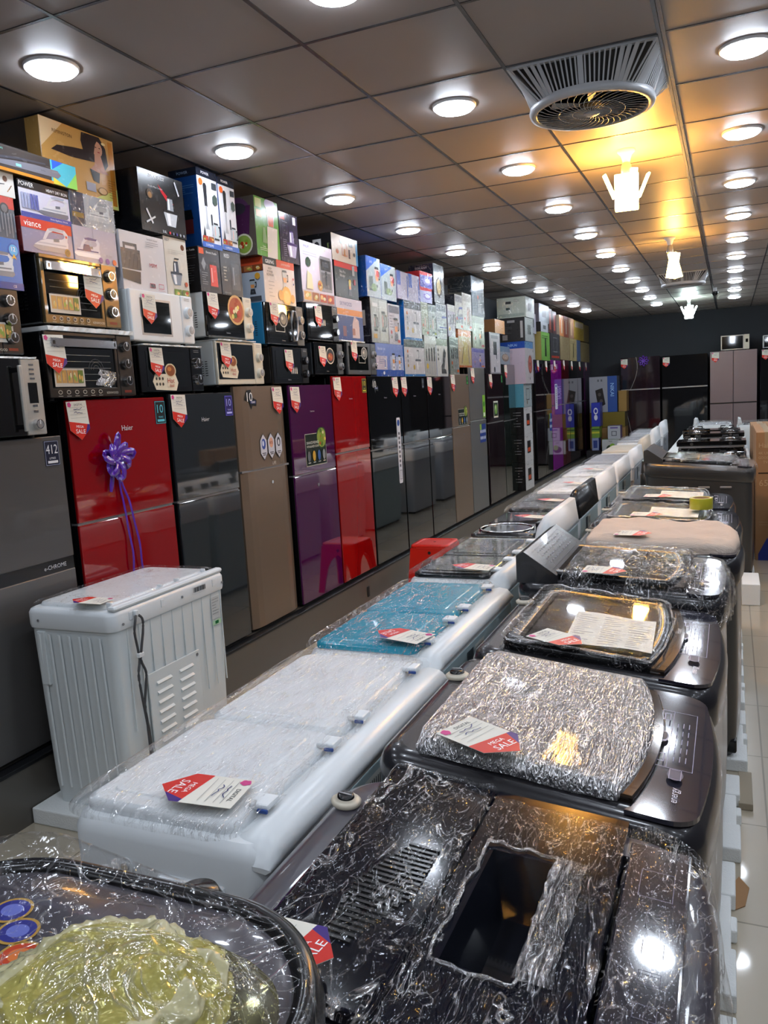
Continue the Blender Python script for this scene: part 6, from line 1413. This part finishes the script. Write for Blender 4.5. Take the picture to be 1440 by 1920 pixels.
mb = MB(); mb.box(D - .045, -hw + .02, h - .002, D - .002, hw - .02, h + .022, M_WHITE, .012); mb.obj('rear_ridge', t)
mb = MB()   # louvred service cover on the back
cy0, cy1, cz0, cz1 = -.22, .15, .17, .57
mb.box(D - .014, cy0, cz0, D - .007, cy1, cz1, M_WHITE2, .003)
for i in range(7):
    for c0, c1 in ((cy0 + .05, cy0 + .15), (cy0 + .21, cy0 + .31)):
        z = cz0 + .06 + .045 * i
        mb.loft([[(D - .008, y, z), (D + .003, y, z + .012), (D - .008, y, z + .022)] for y in (c0, c0 + .012, c1 - .012, c1)], M_WHITE2, False)
mb.cyl((D - .008, cy1 - .02, cz1 - .02), .008, .004, M_SILVP, 'x', 10)
mb.obj('vent_cover', t)
mb = MB(); A = Art(mb, (D + .0012, hw - .28, h - .055), (0, 1, 0), (0, 0, 1), .11, .035); A.r(0, 0, 1, 1, '#e6e8e8')
for i in range(14): A.r(.08 + .06 * i, .2, .11 + .06 * i + (.015 if i % 3 else 0), .85, '#3a3c40')
mb.obj('barcode_label', t)
mb = MB(); A = Art(mb, (D - .0105, hw - .13, h - .25), (0, 1, 0), (0, 0, 1), .07, .14); A.r(0, .22, 1, 1, '#c4c8c8'); A.lines(.1, .9, .9, 6, .1, '#8a8e90', .02); A.r(0, 0, 1, .17, '#b8dcb8'); A.r(.3, .03, .7, .14, '#1c6a3a'); mb.obj('rating_label', t)
mb = MB(); zc = h - .02
P = [(D + .008, -hw + .135, h - .035), (D + .018, -hw + .115, h - .06), (D + .014, -hw + .108, h - .11), (D + .008, -hw + .125, h - .19), (D + .006, -hw + .13, h - .24), (D + .006, -hw + .115, h - .30), (D + .004, -hw + .125, h - .40), (D + .0, -hw + .145, h - .55), (D - .005, -hw + .15, h - .75), (D - .012, -hw + .15, .06)]
Q = [(D + .008, -hw + .135, h - .035), (D + .018, -hw + .158, h - .06), (D + .014, -hw + .162, h - .11), (D + .012, -hw + .142, h - .19), (D + .010, -hw + .135, h - .24), (D + .010, -hw + .158, h - .30), (D + .008, -hw + .15, h - .36), (D + .006, -hw + .135, h - .45), (D + .0, -hw + .155, h - .6), (D - .005, -hw + .16, .15)]
def smooth(P, k=4):
    V = [Vector(p) for p in P]; out = []
    for i in range(len(V) - 1):
        p0, p1, p2, p3 = V[max(i - 1, 0)], V[i], V[i + 1], V[min(i + 2, len(V) - 1)]
        for j in range(k):
            q = j / k; out.append(tuple(.5 * ((2 * p1) + (p2 - p0) * q + (2 * p0 - 5 * p1 + 4 * p2 - p3) * q * q + (3 * p1 - p0 - 3 * p2 + p3) * q ** 3)))
    out.append(tuple(V[-1])); return out
mb.tube(smooth(P), .0055, M_RUBBER); mb.tube(smooth(Q), .0055, M_RUBBER); mb.box(D + .002, -hw + .118, h - .225, D + .018, -hw + .15, h - .205, M_WHITE, .003); mb.obj('power_cord', t)
mb = MB(); mb.box(D, -hw + .125, h - .045, D + .016, -hw + .145, h - .02, M_WHITE, .003); mb.obj('cord_hook', t)
price_tag(t, flatM(.40, -.33, h + .03, -1.4, .9))
drape(rrect(.012, -hw + .04, D - .06, hw - .02, .05, 14), lambda x, y: h + .017, .01, .003, 9, F_SOFT, 21).obj('plastic_wrap', t)
foam_base(-2.836, 2.42, -2.28, 3.33, .074, 'cracked foam base under the white washer standing alone', 11)

# ------------------------------------------------------------------ nearest round-cornered machine at the lower left
t = thing('spin_washer', 'round-cornered black-rimmed washer in the lower left corner under a yellow film bundle', 'washing machine', (-.69, .47, 0))
W, D, H = .64, .60, 1.17
rr_ = lambda i, r=.20: rrect(-W / 2 + i, -D / 2 + i, W / 2 - i, D / 2 - i, max(.02, r - i), 12)
mb = MB(); mb.loft([L3(rr_(.04), .02), L3(rr_(.02), .12), L3(rr_(.012), .8), L3(rr_(.012), H - .07)], M_SILV); 
for sx in (-1, 1):
    for sy in (-1, 1): mb.cyl((sx * .2, sy * .18, 0), .02, .03, M_BLACKM, n=10)
mb.obj('cabinet', t)
mb = MB(); mb.loft([L3(rr_(.012), H - .075), L3(rr_(.0), H - .06), L3(rr_(-.004), H - .02), L3(rr_(.002), H + .004), L3(rr_(.014), H + .012), L3(rr_(.026), H + .008), L3(rr_(.03), H + .0)], M_BLACK, True, cap1=False); mb.obj('top_rim', t)
M_SMOKE = mat('smoky_grey_lid', '#4c4950', 0.22, coat=0.5)
mb = MB(); mb.loft([L3(rr_(.03), H + .0), L3(rr_(.04), H + .004), L3(rr_(.10), H + .008)], M_SMOKE, True); ld = mb.obj('lid', t)
mb = MB()
for i, (x, y, c) in enumerate(((-.125, .178, '#2c2f86'), (-.085, .150, '#2c2f86'), (-.048, .118, '#c8431f'))):
    A = Art(mb, (x - .024, y - .024, H + .0085), (1, 0, 0), (0, 1, 0), .048, .048, .0004); A.clip = False
    A.ln((.5, .5), (-.8, -.55), .5, '#b08a3c'); A.ln((.5, .5), (-.8, -.55), .4, '#20255e'); A.e(.5, .5, .56, .5, '#b8913f'); A.e(.5, .5, .48, .42, c); A.e(.5, .5, .3, .24, '#6a74c4' if i < 2 else '#e07a3a')
mb.obj('round_badges', ld)
mb = MB(); A = Art(mb, (-.2, -.16, H + .0085), (1, 0, 0), (0, 1, 0), .2, .1); A.t('ND C', .35, .6, .2, '#2c2a30'); A.e(.4, .2, .2, .2, '#3c3a40'); mb.obj('lid_print', ld)
mb = MB(); mb.lathe((.05, .315, H - .06), [(.036, 0), (.034, .03), (.026, .046), (.001, .052)], M_BLACK, 28); mb.obj('selector_knob', t)
F_NEAR = film('near_film', freq=7, white=.85, haze=.02, bump=.6, width=.012, patch=.8)
drape([(x, y) for x, y in rrect(-W / 2 - .002, -D / 2 - .002, W / 2 + .002, D / 2 - .03, .20, 16)], lambda x, y: H + .016 + (.03 * max(0, (y - .14) / .1) if (y > .14 and x < .05) else 0), .16, .0035, 5, F_NEAR, 31, rings=34).obj('plastic_wrap', t)
# crumpled bundle of yellow film
M_YSTUFF = mat('yellow_translucent_film', '#f4ecbe', 0.14, coat=.6, bump=.5, bscale=30, transmission=.5, var=.12, vscale=14)
bm = bmesh.new(); bmesh.ops.create_icosphere(bm, subdivisions=6, radius=1)
for v in bm.verts:
    p = v.co.copy(); q = 0
    for fq, am in ((1.8, .20), (4.2, .13), (9, .035)):
        q += am * (1 - 2.3 * abs(noise.noise(p * fq + Vector((3, 1, 4)))))
    s_ = 1 + q * .55
    v.co = Vector((p.x * .108 * s_, p.y * .10 * s_, (p.z * .5 + .5) * .085 * s_ + .002 if p.z > -1 else 0))
    if v.co.z < 0.001: v.co.z = .001
bm.verts.index_update(); mb = MB(); mb.add([tuple(v.co) for v in bm.verts], [tuple(v.index for v in f.verts) for f in bm.faces], M_YSTUFF, True); bm.free()
yb = mb.obj('film_bundle', None, (-.535, .505, H + .012)); tag(yb, 'crumpled bundle of yellowish clear film on the lower left washer lid', 'film bundle')
d = drape(rrect(-.125, -.12, .125, .115, .06, 14), lambda x, y: .030 + .070 * max(0, 1 - (x / .14) ** 2 - (y / .14) ** 2), .03, .007, 7, F_YEL, 41, rings=24); d.obj('loose_film', yb)

# ------------------------------------------------------------------ red stool
M_REDP = mat('red_stool_plastic', '#c9200f', 0.3, var=.04)
SX, SY = -2.44, 6.7
t = thing('plastic_stool', 'red plastic stool on the floor between the fridges and the twin tubs', 'stool', (SX, SY, 0), .05)
mb = MB(); mb.stack([(-.174, -.174, .174, .174, .03, .44), (-.178, -.178, .178, .178, .035, .455), (-.172, -.172, .172, .172, .04, .468), (-.14, -.14, .14, .14, .04, .472), (-.13, -.13, .13, .13, .035, .466)], M_REDP, n=6)
mb.cyl((0, 0, .4665), .012, .001, M_BLACKM, n=12); mb.obj('seat', t)
for sx in (-1, 1):
    for sy in (-1, 1):
        mb = MB(); L = []
        for z, e, w_ in ((0, .215, .06), (.15, .200, .07), (.24, .192, .085), (.30, .187, .11), (.335, .184, .145), (.355, .182, .18), (.44, .175, .174)):
            L.append([(sx * e, sy * e, z), (sx * (e - w_), sy * e, z), (sx * (e - w_), sy * (e - .012), z), (sx * (e - .014), sy * (e - .014), z), (sx * (e - .012), sy * (e - w_), z), (sx * e, sy * (e - w_), z)])
        mb.loft(L, M_REDP, False); mb.obj('leg', t)
mb = MB()
for a in range(4):
    mb.M = Matrix.Rotation(a * PI / 2, 4, 'Z'); mb.box(-.12, -.177, .36, .12, -.168, .445, M_REDP, .003)
mb.M = None; mb.cyl((0, -.182, .40), .014, .006, M_BLACKM, 'y', 14); mb.obj('apron', t)
# ------------------------------------------------------------------ back wall fridges (fronts face -Y)
YB = 18.35
def back_fridge(x0, x1, zt, zs, m, label, doors=1, tags=(), print_=None, curve=False, z0=.0):
    W = x1 - x0; hw = W / 2
    t = thing('fridge', label, 'fridge', ((x0 + x1) / 2, YB, z0), group='fridges against the back wall')
    h = zt - z0
    mb = MB(); mb.box(-hw + .004, .05, .04, hw - .004, .70, h - .006, M_CAB, .008); mb.obj('cabinet', t)
    for sx in (-1, 1):
        
        for yy in (.12, .6):
            mb = MB(); mb.cyl((sx * (hw - .08), yy, 0), .02, .045, M_BLACKM, n=10); mb.obj('foot', t)
    n = doors; dw = W / n
    for k in range(n):
        a = -hw + dw * k; b = a + dw
        for nm, za, zb in (('fridge_door', .05, zs - .01), ('freezer_door', zs + .01, h)):
            mb = MB(); mb.box(a + .004, 0, za, b - .004, .048, zb, m, .005); d = mb.obj(nm, t)
            if curve:
                mb = MB(); P = [(a + W * (.25 + .18 * math.sin(q * 2.2 + (0 if nm == 'freezer_door' else 2.2))), -.001, za + (zb - za) * q) for q in [i / 14 for i in range(15)]]; mb.tube(P, .006, M_SILVP, 6); mb.obj('chrome_line', d)
    if n == 1 or True:
        mb = MB(); mb.box(-hw + .004, -.006, zs - .012, hw - .004, .04, zs + .012, M_SILVP if n == 1 or curve else M_BLACK); mb.obj('grip_strip', t)
    for u, z, ti in tags: price_tag(t, backM(-hw + u * W, -.008, h + z, ti, 1.1))
    return t
back_fridge(-2.20, -1.385, 2.31, 1.62, G_PLUM, 'dark plum fridge with a curved silver line and purple ribbon at the back wall', 1, [(.1, -.03, 0)], curve=True)
back_fridge(-1.35, -.44, 2.29, 1.62, G_BLK, 'wide black fridge with a silver grip line at the back wall', 1, [(.1, -.03, 0)])
back_fridge(-.40, .50, 2.31, 1.24, G_ROSE, 'rose-grey four-door fridge at the back wall', 2, [(.12, -.02, 0)])
back_fridge(.55, 1.40, 2.30, 1.24, G_BLK, 'black fridge cut by the right edge at the back wall', 2, [(.12, -.02, 0)])
t = thing('ribbon_bow', 'small purple ribbon bow on the dark plum fridge at the back', 'ribbon bow', (-1.72, YB - .03, 2.22))
for k in range(8):
    a = k * .8; pts = []
    for i in range(11):
        q = i / 10 * 2 * PI; r_ = .055 * (1 - math.cos(q)); sd = .02 * math.sin(q); pts.append((r_ * math.cos(a) - sd * math.sin(a), -.008 * (1 - math.cos(q)), r_ * math.sin(a) + sd * math.cos(a)))
    mb = MB(); mb.tube(pts, .010, M_RIB, 5); mb.obj('bow_loop', t)
# microwave on the rose-grey fridge
t = thing('microwave', 'small silver-framed microwave on the rose-grey fridge', 'microwave', (.08, YB + .05, 2.311))
mb = MB(); mb.box(-.27, .02, .012, .27, .36, .31, M_SILVP, .008); mb.obj('body', t)
mb = MB(); mb.box(-.27, 0, .012, .17, .02, .31, M_STEEL, .005); mb.box(-.25, -.002, .03, .15, .002, .29, M_CLEARG); mb.obj('door', t)
mb = MB(); mb.box(.171, 0, .012, .27, .02, .31, M_CREAM, .005); mb.box(.20, -.002, .15, .245, .001, .22, M_GLASSB); mb.obj('control_panel', t)
for x in (-.2, .2):
    
    for yy in (.06, .3):
        mb = MB(); mb.cyl((x, yy, 0), .015, .014, M_BLACKM, n=8); mb.obj('foot', t)
t = thing('microwave', 'white object cut by the right edge on the black back fridge', 'microwave', (.80, YB + .05, 2.301))
mb = MB(); mb.box(-.2, 0, .012, .2, .36, .27, M_WHITE2, .01); mb.obj('body', t)
mb = MB(); mb.box(-.18, -.004, .03, .08, .001, .25, M_CLEARG, .003); mb.obj('door', t)
for x in (-.15, .15):
    mb = MB(); mb.cyl((x, .06, 0), .015, .014, M_BLACKM, n=8); mb.obj('foot', t)
# cartons in the back left corner
def fcarton(x0, x1, y0, y1, z0, z1, label, front, side, art=None, group='cartons in the back left corner', name='appliance_box'):
    W, h = x1 - x0, z1 - z0; mb = MB(); mb.box(-W / 2, 0, 0, W / 2, y1 - y0, h, ink(side), .003, 1)
    A = Art(mb, (-W / 2, -.0004, 0), (1, 0, 0), (0, 0, 1), W, h, .0008); A.r(.01, .005, .99, .995, front)
    if art: art(A)
    return tag(mb.obj(name, None, ((x0 + x1) / 2, y0, z0)), label, 'box', group)
def a_stove(A): A.r(.66, 0, 1, 1, '#2a4a8c'); A.t('NIKAI', .83, .62, .10, '#9ac0e8', rot=-PI / 2); A.p([(.22, .62), (.48, .68), (.58, .22), (.32, .12)], '#1c1a1c'); A.e(.37, .5, .06, .05, '#4a4444'); A.e(.43, .32, .06, .05, '#4a4444'); A.r(.3, .86, .36, .92, '#5a5c64'); A.r(.42, .86, .48, .92, '#5a5c64')
def a_green2(A): A.e(.5, .35, .25, .25, '#2c3c2c'); A.e(.6, .5, .15, .2, '#7aa83a'); A.t('MIX', .5, .85, .1, '#4a4c50')
fcarton(-2.80, -2.22, 17.86, 18.3, 1.18, 1.94, 'tall white stove carton with a blue right edge leaning in the back corner', '#8a8c96', '#4a5060', a_stove)
fcarton(-2.80, -2.06, 17.84, 18.34, .86, 1.178, 'yellow-brown carton below the white stove carton', '#6a5c20', '#4a4024', None)
fcarton(-2.20, -2.03, 17.9, 18.3, 1.18, 1.62, 'narrow tan carton right of the white stove carton', '#8a6c3c', '#7c6034')
fcarton(-2.80, -2.06, 17.86, 18.34, .40, .858, 'tan carton behind the striped tube', '#8a6c44', '#7c6034')
fcarton(-2.82, -2.52, 17.43, 17.83, .0, .395, 'low black carton in the back corner', '#1c1c20', '#1c1c20')
fcarton(-2.81, -2.06, 17.86, 18.3, .0, .398, 'low dark carton against the back left corner', '#26262a', '#26262a')
fcarton(-2.38, -2.12, 17.5, 17.82, .62, .90, 'small white mixer carton, upper of two by the plum fridge', '#a4a8b0', '#4a3a6c', lambda A: (A.fr(.3, .25, .7, .6, '#2c2e34', .04), A.r(.2, .8, .8, .9, '#5c4a8c')))
fcarton(-2.50, -2.14, 17.48, 17.82, .33, .618, 'small white and green carton, lower of two by the plum fridge', '#a8acb0', '#6a8a4a', a_green2)
fcarton(-2.51, -2.12, 17.46, 17.83, .0, .328, 'black carton under the small white and green one', '#17171a', '#17171a')
fcarton(-2.70, -2.56, 17.45, 17.8, .396, .66, 'blue and white carton under the blue tube', '#7c86a8', '#2c3c8a', lambda A: A.r(.2, .2, .8, .8, '#2c3c7a'))
fcarton(-2.70, -2.54, 17.45, 17.8, .661, .90, 'green and yellow striped carton', '#6a8a3a', '#5a7a2a', lambda A: (A.r(0, .4, 1, .55, '#b8b43a'), A.r(0, .7, 1, .8, '#2c4a2c')))
fcarton(-2.70, -2.52, 17.45, 17.8, .901, 1.40, 'upright blue carton with a white loop picture', '#28349a', '#20287a', lambda A: (A.e(.5, .65, .25, .14, '#c8ccdc'), A.e(.5, .65, .15, .08, '#28349a'), A.e(.5, .38, .2, .12, '#c8ccdc')))
# ------------------------------------------------------------------ gas hobs on a stand beyond the big dark machine
M_STAND = mat('pale_stand_laminate', '#8f9aa0', .5)
M_HOBG = mat('hob_black_glass', '#0c0c0d', .06, coat=1)
mb = MB(); mb.box(-.72, 8.7, 0, .19, 14.4, .86, M_STAND, .004); st = mb.obj('display_stand'); tag(st, 'long pale grey stand carrying the gas hobs', 'stand')
mb = MB(); mb.box(-.73, 8.69, .86, .20, 14.41, .885, M_WHITE2, .003); mb.obj('top_board', st)
def hob(x, y, z, label, grp='gas hobs on the grey stand'):
    t = thing('gas_hob', label, 'gas hob', (x, y, z), group=grp)
    mb = MB(); mb.box(-.36, -.2, .02, .36, .2, .075, M_HOBG, .006); mb.box(-.34, -.18, 0, .34, .18, .02, M_SILVP); mb.obj('hob_plate', t)
    for sx in (-.2, .2):
        mb = MB(); mb.lathe((sx, .02, .075), [(.06, 0), (.06, .01), (.04, .014), (.04, .024), (.001, .026)], M_CHROME, 20); mb.obj('burner', t)
        mb = MB()
        mb.tube([(sx + .11 * math.cos(2 * PI * k / 20), .02 + .11 * math.sin(2 * PI * k / 20), .085) for k in range(21)], .006, M_BLACKM, 6)
        for k in range(4):
            a = PI / 4 + k * PI / 2; c, s_ = math.cos(a), math.sin(a)
            mb.tube([(sx + .12 * c, .02 + .12 * s_, .076), (sx + .115 * c, .02 + .115 * s_, .115), (sx + .035 * c, .02 + .035 * s_, .118)], .006, M_BLACKM, 6)
        mb.obj('pan_support', t)
        mb = MB(); mb.cyl((sx, -.2, .048), .018, -.022, M_CHROME, 'y', 14); mb.obj('knob', t)
    return t
for i, (x, y) in enumerate([(-.22, 9.2), (-.20, 9.85), (-.22, 10.5), (-.20, 11.2), (-.24, 11.9)]):
    hob(x, y, .886, 'glass gas hob with black pan supports, %s on the grey stand' % ('nearest', 'second nearest', 'middle one', 'fourth', 'farthest')[i])
    if i in (1, 3, 4): hob(x, y, .886 + .123, 'glass gas hob lying on top of the %s hob of the grey stand' % ('second nearest', '', 'fourth', 'farthest')[i - 1 if i == 1 else i - 1], 'gas hobs lying on other hobs')
# white machines to the right at the back
def small_top(x0, x1, y0, y1, h, label, lidm, body, wrap, nm='washing_machine'):
    t = thing(nm, label, 'washing machine', ((x0 + x1) / 2, (y0 + y1) / 2, 0), group='far washing machines near the back wall'); a, b = (x1 - x0) / 2, (y1 - y0) / 2
    mb = MB(); mb.stack([(-a + .02, -b + .02, a - .02, b - .02, .04, .0), (-a + .008, -b + .008, a - .008, b - .008, .05, .2), (-a, -b, a, b, .05, h - .12), (-a, -b, a, b, .05, h - .03), (-a + .02, -b + .02, a - .02, b - .02, .04, h)], body, n=6); mb.obj('cabinet', t)
    mb = MB(); mb.stack([(-a + .10, -b + .04, a - .04, b - .04, .04, h - .002), (-a + .10, -b + .04, a - .04, b - .04, .04, h + .02), (-a + .12, -b + .06, a - .06, b - .06, .04, h + .03)], lidm, n=6); mb.obj('lid', t)
    mb = MB(); mb.loft([[(-a + .01, y, h - .01), (-a + .02, y, h + .11), (-a + .06, y, h + .10), (-a + .09, y, h - .005)] for y in (-b + .02, b - .02)], body, False); mb.obj('rear_console', t)
    if wrap: drape(rrect(-a + .02, -b, a, b, .05, 10), lambda x, y: h + .035, .05, .014, 8, F_DARK, int(y0)).obj('plastic_wrap', t)
    return t
small_top(.26, .90, 11.3, 12.0, .96, 'white washer with a pale wrapped lid right of the gas hobs', M_GREYL, M_WHITE2, True)
small_top(.26, .90, 12.2, 12.9, .98, 'white washer with a black lid and red tag right of the gas hobs', M_NAVYL, M_WHITE2, True)
small_top(-.60, .02, 14.9, 15.6, .98, 'white wrapped washer centred before the rose-grey fridge', M_GREYL, M_WHITE2, True)
small_top(.10, .75, 14.9, 15.6, .96, 'white washer with a dark lid before the rose-grey fridge', M_NAVYL, M_WHITE2, True)
small_top(-.80, -.20, 8.02, 8.60, .92, 'dark boxy washer hidden between the big dark machine and the hobs', M_NAVYL, M_GREYM, False)
# ------------------------------------------------------------------ brown television cartons and low things on the right
def tv(x0, x1, y0, y1, z1, label, col, arts=None, z0=0):
    W = x1 - x0; mb = MB(); mb.box(-W / 2, 0, 0, W / 2, y1 - y0, z1 - z0, M_CARD, .004, 1)
    mb.box(-.03, -.001, z1 - z0 - .15, .03, y1 - y0, z1 - z0 + .001, ink('#a08a68'))
    A = Art(mb, (-W / 2, -.0006, 0), (1, 0, 0), (0, 0, 1), W, z1 - z0, .001)
    if arts: arts(A)
    return tag(mb.obj('television_box', None, ((x0 + x1) / 2, y0, z0)), label, 'box', 'brown television cartons')
def a_tv(A):
    A.t('Haier', .45, .90, .035, '#b89c78', .8)
    for i, s_ in enumerate(('4K UHD', 'GOOGLE', 'TV')): A.t(s_, .4, .84 - .035 * i, .02, '#b89c78', .6)
    A.r(.1, .68, .9, .69, '#3a2a1c'); A.t('65"', .4, .61, .05, '#b89c78', .6); A.p([(.12, .05), (.5, .18), (.85, .08), (.85, 0), (.12, 0)], '#26348c'); A.lines(.15, .3, .8, 2, .02, '#a88c68', .004)
tv(.225, .43, 8.45, 10.0, 1.24, 'brown 65 inch television carton standing on the tiles at the right', 'brown', a_tv)
tv(.225, .43, 10.05, 11.2, 1.2, 'second brown television carton behind the 65 inch one', 'brown')
mb = MB(); mb.box(.46, 7.9, 0, .60, 8.9, .80, M_CARD, .004); tag(mb.obj('television_box'), 'lower brown carton cut by the right edge of the photo', 'box', 'brown television cartons')
mb = MB(); mb.box(0, 0, 0, .13, .42, .17, M_FOAM, .006); tag(mb.obj('foam_block', None, (.085, 6.72, 0)), 'white foam block on the tiles before the brown cartons', 'foam block')
M_WOOD = mat('beige_wood', '#9c907c', 0.8, var=.08)
mb = MB(); mb.box(0, 0, 0, .055, .30, .03, M_WOOD, .003); tag(mb.obj('wood_offcut', None, (.035, 3.42, 0)), 'small beige wooden offcut at the edge of the foam bases', 'offcut')
mb = MB(); mb.loft([[(0, 0, z), (.03, .03, z), (.045, .14, z), (.012, .20, z), (0, .17, z)] for z in (.001, .004)], M_CARD, False); tag(mb.obj('cardboard_scrap', None, (.02, 2.72, 0)), 'torn brown cardboard scrap on the tiles', 'scrap')
